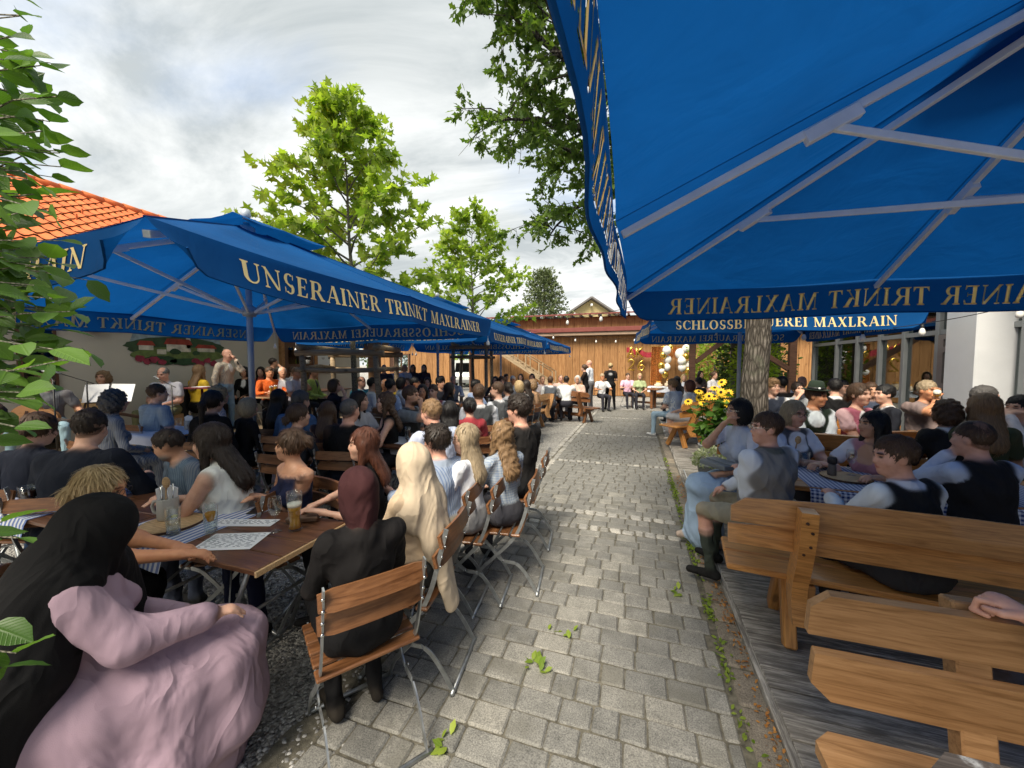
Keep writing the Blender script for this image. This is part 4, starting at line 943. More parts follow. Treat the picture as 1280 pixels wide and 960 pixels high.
def chair(x, y, face, label, z=0.0, group='folding chairs of wood and steel', simple=False):
    c = empty('folding_chair', (x, y, z), R(-face), label, 'chair', group)
    for i in range(5): link('seat_slat', SEATM, c, (0, -.165 + .082 * i, .450 - .004 * (i == 0)))
    for i, (yy, zz) in enumerate(((-.268, .805), (-.238, .700))): link('back_slat', BACKM, c, (0, yy - .004, zz), (R(-13), 0, 0))
    for s in (-1, 1): link('side_frame', SIDE[s], c)
    for yy in (.195, -.325): link('foot_bar', FOOT, c, (0, yy, .016))
    if not simple:
        for s in (-1, 1):
            for yy, zz in ((-.286, .83), (-.280, .78), (-.262, .725), (-.253, .675), (-.06, .245)): link('bolt', BOLT, c, (s * .20, yy - .012, zz), (R(90 if zz > .5 else 0), R(0 if zz > .5 else 90 * s), 0))
    NC[0] += 1; return c
def ftable(x, y, face, label, L=1.2, Wd=.62, z=.74, group='folding tables of brown slats'):
    # long side along local X
    t = empty('folding_table', (x, y, 0), R(-face), label, 'table', group); nb = 4; bw = Wd / nb
    bm = MB().bbox((-L / 2, -bw / 2 + .0025, -.013), (L / 2, bw / 2 - .0025, .013), .004).mesh('board', M['table_wood'])
    for i in range(nb): link('board', bm, t, (0, -Wd / 2 + bw * (i + .5), z - .013 - .0001 * i))
    for s in (-1, 1):
        MB().bbox((-.006, -Wd / 2, z - .032), (.006, Wd / 2, z - .004), .002).build('end_trim', M['kitchen_wood'], t, (s * (L / 2 + .0065), 0, 0))
        MB().box((-L / 2 + .05, -.015, z - .052), (L / 2 - .05, .015, z - .028)).build('rail', M['galv'], t, (0, s * (Wd / 2 - .06), 0))
        for k in (-1, 1):
            mb = MB(); mb.tube([(s * (L / 2 - .12), k * (Wd / 2 - .07), z - .04), (s * (L / 2 - .42), k * (Wd / 2 - .05), .02)], .0125, 6)
            mb.build('leg', M['galv'], t)
        mb = MB(); mb.tube([(s * (L / 2 - .42), -Wd / 2 + .05, .018), (s * (L / 2 - .42), Wd / 2 - .05, .018)], .012, 6); mb.tube([(s * (L / 2 - .27), -Wd / 2 + .06, .37), (s * (L / 2 - .27), Wd / 2 - .06, .37)], .010, 6); mb.build('stretcher', M['galv'], t)
        mb = MB(); mb.tube([(s * (L / 2 - .27), -Wd / 2 + .06, .37), (s * .05, 0, z - .05)], .010, 4, flat=.4); mb.build('stay', M['galv'], t)
    return t
def m_check(name, c1, c2, mode, sc):
    t = NT(name); v = t.coord('Object'); sp = t.n('ShaderNodeSeparateXYZ', {0: v})
    sx = t.math('GREATER_THAN', t.math('FRACT', t.math('MULTIPLY', sp.outputs[0], sc)), .5); sy = t.math('GREATER_THAN', t.math('FRACT', t.math('MULTIPLY', t.math('ADD', sp.outputs[1], t.math('MULTIPLY', sp.outputs[2], 1.0)), sc)), .5)
    f = sx if mode == 'stripe' else t.math('MULTIPLY', t.math('ADD', sx, sy), .5)
    c = t.mix(f, c1, c2); c = t.mix(1.0, c, t.ramp(t.noise(v, 300, 2), [(.3, (.93, .93, .93)), (.7, (1.05, 1.05, 1.05))]), 'MULTIPLY')
    return t.done(t.bsdf(c, .85, 0, .2, t.bump(t.noise(v, 7, 3), .4, .01)))
M['stripe'] = m_check('striped_cloth', (.66, .68, .72), (.16, .22, .46), 'stripe', 26)
M['check'] = m_check('checked_cloth', (.72, .74, .78), (.035, .06, .20), 'check', 34)
M['white_cloth'] = m_plain('white_cloth', (.62, .66, .76), .85, var=.05)
def cloth(x, y, face, label, L, Wd, z, drop, mat, group=None):
    # top sheet with a short hang at the long ends, gently waved
    o = empty('tablecloth', (x, y, 0), R(-face), label, 'tablecloth', group); V = []; F = []; nx, ny = 28, 24; q = random.Random(int(x * 100))
    prof = []
    for j in range(ny + 1):
        u = (j / ny - .5) * (Wd + 2 * drop); a = abs(u)
        prof.append((u, 0) if a <= Wd / 2 else (math.copysign(Wd / 2 + .008 + .02 * (a - Wd / 2) / max(.01, drop), u), -(a - Wd / 2)))
    for (yy, dz) in prof:
        for i in range(nx + 1):
            xx = (i / nx - .5) * L; V.append((xx, yy + (.012 * math.sin(xx * 19) * (-dz / .2) if dz else 0), z + dz + .0015 * math.sin(xx * 9 + yy * 13)))
    for j in range(ny):
        for i in range(nx): a = j * (nx + 1) + i; F.append((a, a + 1, a + nx + 2, a + nx + 1))
    mb = MB(); mb.add(V, F, True); mb.build('cloth', mat, o); return o
# rustic bench, curved backrest (built on the grain of each board along local X)
def arc_board(L, h, t, crown, name, mat, n=24, endr=.05):
    top = []; bot = []
    for i in range(n + 1):
        u = i / n; x = -L / 2 + L * u; e = min(u, 1 - u) * L; r_ = endr - math.sqrt(max(0, endr ** 2 - max(0, endr - e) ** 2)) if e < endr else 0
        top.append((x, h / 2 + crown * math.sin(math.pi * u) ** .8 - r_ * .9)); bot.append((x, -h / 2))
    V = []; F = []; m = n + 1
    for yy in (-t / 2, t / 2): V += [(x, yy, z) for x, z in top] + [(x, yy, z) for x, z in bot]
    for i in range(n):
        F += [(i, i + 1, m + i + 1, m + i), (2 * m + i + 1, 2 * m + i, 3 * m + i, 3 * m + i + 1), (i + 1, i, 2 * m + i, 2 * m + i + 1), (m + i, m + i + 1, 3 * m + i + 1, 3 * m + i)]
    F += [(0, m, 3 * m, 2 * m), (n, 2 * m + n, 3 * m + n, m + n)]
    mb = MB(); mb.add(V, F); return mb.mesh(name, mat)
PLUG = MB().lathe([(.001, .004), (.007, .003), (.0075, -.01)], 8).mesh('wood_plug', M['dark_wood'])
def curved_bench(x, y, face, label, L=1.75, z0=.06, group=None, mat='pine', lod=1):
    b = empty('wooden_bench', (x, y, z0), R(-face), label, 'bench', group); m = M[mat]
    link('backrest_board', arc_board(L, .125, .036, .035, 'backrest_board', m), b, (0, -.312, .828), (R(-12), 0, 0))
    link('backrest_board', arc_board(L * 1.01, .12, .036, 0, 'backrest_board', m, 6, .02), b, (0, -.284, .692), (R(-12), 0, 0))
    for yy in (-.10, .115): link('seat_board', MB().bbox((-L / 2, -.10, -.018), (L / 2, .10, .018), .010).mesh('seat_board', m), b, (0, yy, .438))
    for s in (-1, 1):
        mb = MB(); xx = s * (L / 2 - .33)
        prof = smooth_pts([(-.362, .90), (-.340, .79), (-.275, .60), (-.215, .46), (-.215, .36), (-.27, .26)], 4)
        V = []; F = []; n = len(prof)
        wd = [.045 + .02 * math.sin(math.pi * i / (n - 1)) for i in range(n)]
        for (a, c), w_ in zip(prof, wd): V += [(-.035, a - w_, c), (.035, a - w_, c), (.035, a + w_, c), (-.035, a + w_, c)]
        for i in range(n - 1):
            for j in range(4): F.append((4 * i + j, 4 * i + (j + 1) % 4, 4 * i + 4 + (j + 1) % 4, 4 * i + 4 + j))
        F += [(3, 2, 1, 0), tuple(4 * n - 4 + j for j in range(4))]; F = [tuple(reversed(f)) for f in F]
        mb.add(V, F); po = mb.build('back_post', m, b, (xx, -.045 + .0, 0))
        for zz, yy in ((.85, -.402), (.80, -.392), (.72, -.368), (.67, -.351)): link('wood_plug', PLUG, po, (.012 * (-1) ** int(zz * 100), yy - .012, zz), (R(78), 0, 0))
        MB().bbox((0, -.033, -.042), (.45, .033, .042), .008).build('leg', m, b, (xx + .004, .02, .42), (0, R(69), R(-90)))
        MB().bbox((0, -.031, -.042), (.47, .031, .042), .008).build('leg', m, b, (xx - .003, .06, .42), (0, R(62), R(90)))
        MB().bbox((-.031, -.20, -.035), (.031, .22, .035), .006).build('seat_bearer', m, b, (xx + .07, 0, .379))
    MB().bbox((-L / 2 + .38, -.022, -.05), (L / 2 - .38, .022, .05), .006).build('stretcher', m, b, (0, 0, .21))
    return b
def plank_bench(x, y, face, label, L=1.6, z0=0.0, group=None, mat='pine_pale', taper=.06):
    # straight boards with cut corners, faces local +Y
    b = empty('wooden_bench', (x, y, z0), R(-face), label, 'bench', group); m = M[mat]
    def cut(h, c_top, c_bot): return [(-L / 2 + c_bot, -h / 2), (L / 2 - c_bot, -h / 2), (L / 2, -h / 2 + c_bot), (L / 2, h / 2 - c_top), (L / 2 - c_top, h / 2), (-L / 2 + c_top, h / 2), (-L / 2, h / 2 - c_top), (-L / 2, -h / 2 + c_bot)]
    MB().prism(cut(.155, .05, .004), -.015, .015).build('backrest_board', m, b, (0, -.285, .825), (R(-10), 0, 0))
    MB().prism(cut(.175, .004, .06), -.015, .015).build('backrest_board', m, b, (0, -.253, .640), (R(-10), 0, 0))
    for i, yy in enumerate((-.145, .065)): MB().prism([(-L / 2 + .05 * (i == 0), -.098), (L / 2 - .05 * (i == 0), -.098), (L / 2, -.05), (L / 2, .05), (L / 2 - .04, .098), (-L / 2 + .04, .098), (-L / 2, .05), (-L / 2, -.05)], -.02, .02, axis='z').build('seat_board', m, b, (0, yy, .44))
    for s in (-1, 1):
        MB().bbox((-.042, -.035, 0), (.042, .03, .56), .006).build('back_post', m, b, (s * (L / 2 - .42), -.245, .36), (R(10), 0, 0))
        MB().bbox((-.04, -.26, -.06), (.04, .20, .0), .006).build('seat_bearer', m, b, (s * (L / 2 - .42), 0, .419))
        for yy in (-.2, .13): MB().bbox((-.04, -.05, 0), (.04, .05, .36), .006).build('leg', m, b, (s * (L / 2 - .42), yy, 0))
    return b
# ------------------------------------------------------------------ people: one smooth skin grown round a posed skeleton
def axis_pts(lo, hi, h0, fine):
    out = [lo]; x = lo
    while x < hi:
        h = h0
        for a, b, hf in fine:
            if a - hf <= x <= b: h = min(h, hf)
            elif x < a: h = min(h, max(hf, (a - x) * .5 + hf * .5))
            else: h = min(h, max(hf, (x - b) * .6 + hf))
        x += h; out.append(x)
    return np.array(out)
def rotm(yaw=0, pitch=0, roll=0):
    # yaw + turns to the left, pitch + looks up, roll + tips to the right
    return np.array(Matrix.Rotation(R(yaw), 3, 'Z') @ Matrix.Rotation(R(pitch), 3, 'X') @ Matrix.Rotation(R(roll), 3, 'Y'))
class Sdf:
    def __init__(s): s.p = []; s.paint = []
    def cap(s, a, b, ra, rb, reg, k=.02, w=None, f=1.0):
        s.p.append(('c', np.array(a, float), np.array(b, float), ra, rb, reg, k, None if w is None else np.array(w, float), f)); return s
    def ell(s, c, r, reg, k=.03, rot=None, sub=False):
        s.p.append(('e', np.array(c, float), np.array(r, float), None if rot is None else np.array(rot), sub, reg, k)); return s
    def half(s, n, d, k=.01):       # keep the side where n.p > d
        s.p.append(('h', np.array(n, float), d, k)); return s
    def pnt(s, c, r, reg, rot=None): s.paint.append((np.array(c, float), np.array(r, float), None if rot is None else np.array(rot), reg)); return s
    @staticmethod
    def ev(q, P):
        if q[0] == 'c':
            a, b, ra, rb = q[1:5]; ba = b - a; v = P - a; t = np.clip((v @ ba) / max(1e-9, ba @ ba), 0, 1); v = v - t[..., None] * ba
            if q[7] is not None: w = q[7]; v = v + w * ((v @ w) * (1 / q[8] - 1))[..., None]
            return (np.sqrt((v * v).sum(-1)) - (ra + (rb - ra) * t)) * (1.0 if q[7] is None else max(.6, q[8]))
        v = P - q[1]
        if q[3] is not None: v = v @ q[3]
        k0 = np.sqrt(((v / q[2]) ** 2).sum(-1)); k1 = np.sqrt(((v / q[2] ** 2) ** 2).sum(-1)); return k0 * (k0 - 1) / np.maximum(k1, 1e-6)
    def box(s):
        lo = np.full(3, 9.); hi = np.full(3, -9.)
        for q in s.p:
            if q[0] == 'c': m = max(q[3], q[4]); lo = np.minimum(lo, np.minimum(q[1], q[2]) - m); hi = np.maximum(hi, np.maximum(q[1], q[2]) + m)
            elif q[0] == 'e' and not q[4]: m = q[2].max(); lo = np.minimum(lo, q[1] - m); hi = np.maximum(hi, q[1] + m)
        return lo - .03, hi + .03
    def mesh(s, h0, fine=()):
        lo, hi = s.box()
        ax = [axis_pts(lo[i], hi[i] + h0, h0, [(f[0][i], f[1][i], f[2]) for f in fine]) for i in range(3)]
        D = np.full([len(a) for a in ax], .5, np.float32)
        for q in s.p:
            if q[0] == 'h':
                G = (ax[0][:, None, None] * q[1][0] + ax[1][None, :, None] * q[1][1] + ax[2][None, None, :] * q[1][2]) - q[2]; b = -G; k = q[3]
                h = np.clip(.5 - .5 * (b - D) / k, 0, 1); D = (b * (1 - h) + D * h + k * h * (1 - h)).astype(np.float32); continue
            k = q[6]
            if q[0] == 'c': m = max(q[3], q[4]); l_, h_ = np.minimum(q[1], q[2]) - m, np.maximum(q[1], q[2]) + m
            else: m = q[2].max(); l_, h_ = q[1] - m, q[1] + m
            pad = k + 2.2 * h0; i0 = [max(0, np.searchsorted(ax[i], l_[i] - pad) - 1) for i in range(3)]; i1 = [np.searchsorted(ax[i], h_[i] + pad) + 1 for i in range(3)]
            sl = tuple(slice(a, b) for a, b in zip(i0, i1)); g = np.meshgrid(*[ax[i][sl[i]] for i in range(3)], indexing='ij')
            if g[0].size == 0: continue
            d = s.ev(q, np.stack(g, -1)); o = D[sl]
            if q[0] == 'e' and q[4]:
                b = -d; h = np.clip(.5 - .5 * (b - o) / k, 0, 1); D[sl] = b * (1 - h) + o * h + k * h * (1 - h)
            else:
                h = np.clip(.5 + .5 * (o - d) / k, 0, 1); D[sl] = o * (1 - h) + d * h - k * h * (1 - h)
        return surf(D, ax)
def surf(D, ax):
    ins = D < 0; nx, ny, nz = D.shape
    c = np.zeros((nx - 1, ny - 1, nz - 1), np.int8)
    for i in (0, 1):
        for j in (0, 1):
            for k in (0, 1): c += ins[i:nx - 1 + i, j:ny - 1 + j, k:nz - 1 + k]
    I, J, K = np.nonzero((c > 0) & (c < 8)); n = len(I); idx = np.full(c.shape, -1, np.int32); idx[I, J, K] = np.arange(n)
    co = [(i, j, k) for i in (0, 1) for j in (0, 1) for k in (0, 1)]
    v = {o: D[I + o[0], J + o[1], K + o[2]] for o in co}
    X = [ax[0][I], ax[0][I + 1]]; Y = [ax[1][J], ax[1][J + 1]]; Z = [ax[2][K], ax[2][K + 1]]
    acc = np.zeros((n, 3)); cnt = np.zeros(n)
    for a in co:
        for d in range(3):
            if a[d]: continue
            b = tuple(1 if q == d else a[q] for q in range(3)); va, vb = v[a], v[b]; m = (va < 0) != (vb < 0); t = np.where(m, va / np.where(m, va - vb, 1), 0)
            p = [X[a[0]] + (X[b[0]] - X[a[0]]) * t, Y[a[1]] + (Y[b[1]] - Y[a[1]]) * t, Z[a[2]] + (Z[b[2]] - Z[a[2]]) * t]
            acc += np.stack(p, 1) * m[:, None]; cnt += m
    V = acc / cnt[:, None]; F = []
    for d in range(3):
        sa = [slice(1, -1)] * 3; sa[d] = slice(0, -1); sb = list(sa); sb[d] = slice(1, None)
        A = ins[tuple(sa)]; B = ins[tuple(sb)]; e = np.argwhere(A != B)
        if not len(e): continue
        off = np.ones(3, int); off[d] = 0; e = e + off; u, w = (d + 1) % 3, (d + 2) % 3; q = []
        for du, dw in ((0, 0), (-1, 0), (-1, -1), (0, -1)):
            o = e.copy(); o[:, u] += du; o[:, w] += dw; q.append(idx[o[:, 0], o[:, 1], o[:, 2]])
        q = np.stack(q, 1); fl = ins[e[:, 0], e[:, 1], e[:, 2]]; q[~fl] = q[~fl][:, ::-1]; F.append(q)
    F = np.concatenate(F); F = F[(F >= 0).all(1)]
    return V, F
def normals(V, F):
    n = np.cross(V[F[:, 2]] - V[F[:, 0]], V[F[:, 3]] - V[F[:, 1]]); N = np.zeros_like(V)
    for i in range(4): np.add.at(N, F[:, i], n)
    return N / (np.linalg.norm(N, axis=1, keepdims=True) + 1e-9)
def colour(s, V, pal):
    regs = [q[5] for q in s.p if q[0] == 'c' or (q[0] == 'e' and not q[4])]; pr = [q for q in s.p if q[0] == 'c' or (q[0] == 'e' and not q[4])]
    d = np.stack([s.ev(q, V) for q in pr], 1); d -= d.min(1, keepdims=True); w = np.exp(-d / .003); w /= w.sum(1, keepdims=True)
    C = w @ np.array([pal[r] for r in regs]); sk = w @ np.array([1.0 if r in ('skin', 'lip', 'eye') else 0.0 for r in regs])
    for c, r, rot, reg in s.paint:
        v = V - c
        if rot is not None: v = v @ rot
        m = 1 / (1 + np.exp(np.clip((np.sqrt(((v / r) ** 2).sum(1)) - 1) * (9 if r.max() < .09 else 45), -40, 40))); C = C * (1 - m[:, None]) + np.array(pal[reg]) * m[:, None]
        sk = sk * (1 - m) + (1.0 if reg in ('lip', 'skin', 'eye') else 0.0) * m
    return C, sk
def m_person():
    t = NT('skin_and_cloth'); a = t.attr('Col'); sk = t.attr('skin').outputs['Fac']; v = t.coord('Object')
    mp = t.n('ShaderNodeMapping', {0: v}); mp.inputs['Scale'].default_value = (1, 1, .55)
    fold = t.noise(mp.outputs[0], 7, 1.5, .45, .9); weave = t.noise(v, 380, 2)
    c = t.mix(1.0, a.outputs['Color'], t.ramp(fold, [(.3, (.90, .90, .91)), (.7, (1.08, 1.08, 1.07))]), 'MULTIPLY')
    pt = t.attr('pat').outputs['Fac']; sp = t.n('ShaderNodeSeparateXYZ', {0: v})
    s1 = t.mr(t.math('SINE', t.math('MULTIPLY', t.math('ADD', sp.outputs[0], t.math('MULTIPLY', sp.outputs[1], .6)), 330.0)), .1, .5, 0, 1); s2 = t.mr(t.math('SINE', t.math('MULTIPLY', sp.outputs[2], 330.0)), .1, .5, 0, 1)
    chk = t.math('MULTIPLY', t.math('ADD', s1, s2), .5); k1 = t.math('MULTIPLY', s1, t.mr(pt, .2, .8, 0, 1)); k2 = t.math('MULTIPLY', chk, t.mr(pt, 1.2, 1.8, 0, 1)); kk = t.math('MAXIMUM', k2, t.math('MULTIPLY', k1, t.mr(pt, 1.2, 1.8, 1, 0)))
    c = t.mix(t.math('MULTIPLY', kk, .75), c, t.mix(1.0, c, (.38, .48, .72), 'MULTIPLY'))
    sc = t.mix(1.0, a.outputs['Color'], t.ramp(t.noise(v, 28, 4), [(.35, (.93, .86, .84)), (.65, (1.06, 1.03, 1.0))]), 'MULTIPLY')
    col = t.mix(sk, c, sc)
    cre = t.math('MULTIPLY', t.math('ABSOLUTE', t.math('SUBTRACT', t.noise(mp.outputs[0], 5.5, 2.5, .5, .7), .5)), -2.2)
    fold2 = t.math('ADD', fold, t.math('ADD', cre, 1.0))
    h = t.math('MULTIPLY', t.math('ADD', fold2, t.math('MULTIPLY', weave, .03)), t.math('SUBTRACT', 1.0, t.math('MULTIPLY', sk, .97)))
    b = t.n('ShaderNodeBsdfPrincipled', {'Base Color': col, 'Roughness': t.mr(sk, 0, 1, .85, .48), 'Specular IOR Level': t.mr(sk, 0, 1, .2, .45), 'Normal': t.bump(h, .7, .035), 'Subsurface Weight': t.math('MULTIPLY', sk, .12), 'Subsurface Radius': (.012, .005, .003)})
    return t.done(b.outputs[0])
M['person'] = m_person()
def m_hair(name, base):
    t = NT(name); az = t.attr('az').outputs['Fac']; hz = t.attr('hz').outputs['Fac']
    v = t.n('ShaderNodeCombineXYZ', {0: t.math('MULTIPLY', az, 9.0), 1: t.math('MULTIPLY', hz, 3.0), 2: 0.0}).outputs[0]
    n1 = t.noise(v, 3.0, 4, .6, .3); n2 = t.noise(v, 14.0, 3, .7, .2); f = t.math('ADD', t.math('MULTIPLY', n1, .5), t.math('MULTIPLY', n2, .5))
    c = t.ramp(f, [(.30, tuple(x * .38 for x in base)), (.5, base), (.70, tuple(min(1, x * 1.75 + .01) for x in base))])
    return t.done(t.bsdf(c, .46, 0, .35, t.bump(f, .9, .006)))
HC = {'black': (.010, .009, .009), 'dark': (.022, .014, .010), 'brown': (.075, .042, .024), 'auburn': (.10, .034, .018), 'light': (.23, .14, .07), 'blond': (.46, .33, .17), 'ash': (.36, .28, .18), 'grey': (.20, .195, .185), 'white': (.55, .54, .52), 'salt': (.085, .08, .078), 'red': (.11, .035, .015)}
HM = {}
def hair_mat(k):
    if k not in HM: HM[k] = m_hair('hair_' + k, HC[k])
    return HM[k]
SKIN = {'fair': (.68, .42, .31), 'tan': (.60, .34, .22), 'pink': (.69, .39, .29), 'warm': (.60, .29, .155)}
def ik(S, T, l1, l2, pole):
    S = np.array(S, float); T = np.array(T, float); d = T - S; L = np.linalg.norm(d); 
    if L > (l1 + l2) * .985: T = S + d / L * (l1 + l2) * .985; d = T - S; L = np.linalg.norm(d)
    a = (l1 * l1 - l2 * l2 + L * L) / (2 * L); h = math.sqrt(max(0, l1 * l1 - a * a)); u = d / L; p = np.array(pole, float); p = p - u * (p @ u); n = np.linalg.norm(p); p = p / n if n > 1e-6 else np.array([0, 0, 1.])
    return S + u * a + p * h, T
def fold_disp(V, N, C_sk, amp, seed):
    q = V; s = seed * 1.37
    def rd(x): return (1 - np.abs(np.sin(x))) ** 2
    w = np.sin(q[:, 0] * 29 + 2.2 * np.sin(q[:, 2] * 13 + s) + s) * np.sin(q[:, 2] * 23 + 2.5 * np.sin(q[:, 0] * 9 - q[:, 1] * 11 + s))
    w = w + 1.3 * rd(q[:, 2] * 17 + 2.4 * np.sin(q[:, 0] * 12 + q[:, 1] * 7 + s) + s) * (.5 + .5 * np.sin(q[:, 0] * 16 + q[:, 1] * 13 + 2 * s)) + 1.0 * rd((q[:, 0] * 1.2 - q[:, 1]) * 19 + 2 * np.sin(q[:, 2] * 11 + s * 3)) * (.5 + .5 * np.sin(q[:, 2] * 14 + s))
    return V + N * (w * amp * (1 - C_sk))[:, None]
PEOPLE = []
def person(label, x, y, face, z0=0.0, sit=True, seat=.46, sex='m', size=1.0, fat=1.0, lean=6, twist=0, side=0, head=(0, 0, 0), hair=('short', 'brown'), skin='fair', top=(.5, .5, .5), sleeve='short', sleeve_col=None, bottom=(.03, .03, .035), shoe=(.02, .02, .02), armL='lap', armR='lap', legs='fwd', skirt=None, lod=1, glasses=False, beard=None, hat=None, scarf=None, neck='crew', collar=None, open_=None, paint=(), extra=None, group=None, sock=None, at_head=None, foldamp=1.0, pal=None, name='person', fist=False, pat=None):
    sk = SKIN[skin]
    def lft(c): return tuple(min(.84, v * (1.28 if sum(c) > .25 else 1.1)) for v in c)
    top = lft(top); sleeve_col = lft(sleeve_col) if sleeve_col else None; bottom = lft(bottom); open_ = lft(open_) if open_ else None; sl = sleeve_col or top
    PAL = {'skin': sk, 'top': top, 'sleeve': sl, 'bottom': bottom, 'shoe': shoe, 'lip': (sk[0] * .78, sk[1] * .48, sk[2] * .48), 'eye': (.035, .022, .018), 'brow': tuple(.35 * a + .65 * .04 for a in sk) if (hair and hair[1] in ('white', 'grey', 'blond')) else (.05, .03, .02), 'collar': collar or (.7, .7, .72), 'sock': sock or sk, 'open': open_ or sk, 'beard': HC[beard] if beard else sk, 'scalp': tuple(a * .8 for a in sk), 'white': (.75, .76, .78), 'eyew': (.55, .5, .46)}
    if pal: PAL.update(pal)
    s = size; fem = sex == 'f'; B = Sdf()
    hz = (seat + .095) if sit else .94 * s
    Rt = rotm(twist, -lean, side)
    def T(px, py, pz): return np.array([0, 0, hz]) + Rt @ (np.array([px, py, pz]) * s)
    sw = .168 if fem else .198; f = fat
    # torso
    B.ell((0, -.01, hz), (.165 * f * s, .125 * f * s, .12 * s), 'bottom', .04, Rt)
    B.ell(T(0, .005, .15), ((.128 if fem else .148) * f * s, (.098 if fem else .112) * f * s, .15 * s), 'top', .06, Rt)
    B.ell(T(0, .0, .33), ((.148 if fem else .176) * f * s, (.108 if fem else .122) * (1 + (f - 1) * .8) * s, .175 * s), 'top', .06, Rt)
    B.cap(T(-sw * .86, -.015, .455), T(sw * .86, -.015, .455), .058 * s, .058 * s, 'top', .06)
    if fem:
        for e in (-1, 1): B.ell(T(e * .072, .095, .30), (.068 * s * f, .062 * s * f, .068 * s), 'top', .03, Rt)
    elif f > 1.08: B.ell(T(0, .075, .13), (.13 * f * s, .11 * f * s, .13 * s), 'top', .06, Rt)
    nb = T(0, -.012, .515); B.cap(T(0, -.03, .46), nb, .062 * s, .054 * s, 'top' if neck in ('crew', 'collar') else 'skin', .05)
    # head
    Rh = rotm(*head); hc = nb + Rt @ np.array([0, .004, .045]) * s + Rh @ (np.array([0, .022, .115]) * s)
    def H(px, py, pz): return hc + Rh @ (np.array([px, py, pz]) * s)
    if at_head is not None:
        c_, s_ = math.cos(R(-face)), math.sin(R(-face)); x, y = at_head[0] - (c_ * hc[0] - s_ * hc[1]), at_head[1] - (s_ * hc[0] + c_ * hc[1])
    def LOC(w):
        c_, s_ = math.cos(R(face)), math.sin(R(face)); dx, dy = w[0] - x, w[1] - y; return np.array([c_ * dx - s_ * dy, s_ * dx + c_ * dy, w[2] - z0])
    B.cap(nb - Rt @ np.array([0, 0, .03]), H(0, -.022, -.06), (.047 if fem else .056) * s, (.043 if fem else .053) * s, 'skin', .025)
    B.ell(H(0, -.014, .032), np.array([.076, .096, .094]) * s, 'skin', .02, Rh)
    B.ell(H(0, .022, -.034), np.array([.061 if fem else .065, .073, .086]) * s, 'skin', .03, Rh)
    B.ell(H(0, .056, -.094), np.array([.028 if fem else .034, .030, .024]) * s, 'skin', .03, Rh)
    B.cap(H(0, .087, .004), H(0, .1025, -.027), .008 * s, .0115 * s, 'skin', .013)
    for e in (-1, 1): B.ell(H(e * .076, -.006, -.010), np.array([.011, .021, .031]) * s, 'skin', .008, Rh)
    if lod <= 2:
        B.cap(H(-.036, .080, .024), H(.036, .080, .024), .010 * s, .010 * s, 'skin', .016)
        for e in (-1, 1): B.ell(H(e * .038, .060, -.028), np.array([.027, .024, .026]) * s, 'skin', .025, Rh)
        for e in (-1, 1): B.ell(H(e * .032, .102, .006), np.array([.018, .017, .011]) * s, 'skin', .012, Rh, sub=True)
        B.cap(H(-.015, .086, -.060), H(.015, .086, -.060), .0075 * s, .0075 * s, 'skin', .008)
    for e in (-1, 1):
        B.pnt(H(e * .032, .088, .006), np.array([.0155, .022, .0075]) * s, 'eye', Rh); B.pnt(H(e * .034, .092, .027), np.array([.020, .022, .0048]) * s, 'brow', Rh)
    B.pnt(H(0, .095, -.061), np.array([.023, .022, .0085]) * s, 'lip', Rh)
    if beard:
        B.pnt(H(0, .06, -.085), np.array([.062, .062, .042]) * s, 'beard', Rh); B.pnt(H(0, .1, -.046), np.array([.026, .02, .008]) * s, 'beard', Rh)
    if neck == 'collar':
        for i in range(14):
            a0, a1 = R(-140 + 280 * i / 14 + 90), R(-140 + 280 * (i + 1) / 14 + 90); a0 += math.pi; a1 += math.pi
            rr = .066 * s
            p0 = nb + Rt @ np.array([math.cos(a0) * rr, math.sin(a0) * rr, -.012 - .028 * (math.sin(a0) > .3)]); p1 = nb + Rt @ np.array([math.cos(a1) * rr, math.sin(a1) * rr, -.012 - .028 * (math.sin(a1) > .3)])
            B.cap(p0, p1, .015, .015, 'collar', .006)
    if open_ or neck in ('v', 'low'):
        B.pnt(T(0, .12, .42), np.array([.055 if neck == 'v' else .095, .12, .10]) * s, 'open', Rt)
    if neck == 'strap': B.pnt(T(0, .0, .60), np.array([.30, .30, .16]) * s, 'skin', Rt)
    for (c, r_, reg) in paint: B.pnt(T(*c), np.array(r_) * s, reg, Rt)
    if hair and hair[0] not in ('bald',) and not scarf:
        PAL['hairc'] = tuple(.75 * a + .25 * b for a, b in zip(HC[hair[1]], sk))
        B.pnt(H(0, -.055, .030), np.array([.092, .098, .100]) * s, 'hairc', Rh)
    # arms
    hands = []
    ua, fa = .285 * s, .255 * s; ru = (.044 if fem else .052) * (1 + (f - 1) * .8); rf = (.035 if fem else .041) * (1 + (f - 1) * .5)
    POSES = {'lap': (.10, .30, hz + .115), 'table': (.20, .40, .80), 'tablein': (.05, .42, .80), 'fold': (.02, .38, .80), 'side': (.30, .02, hz - .25), 'hang': (.27, .03, hz - .12)}
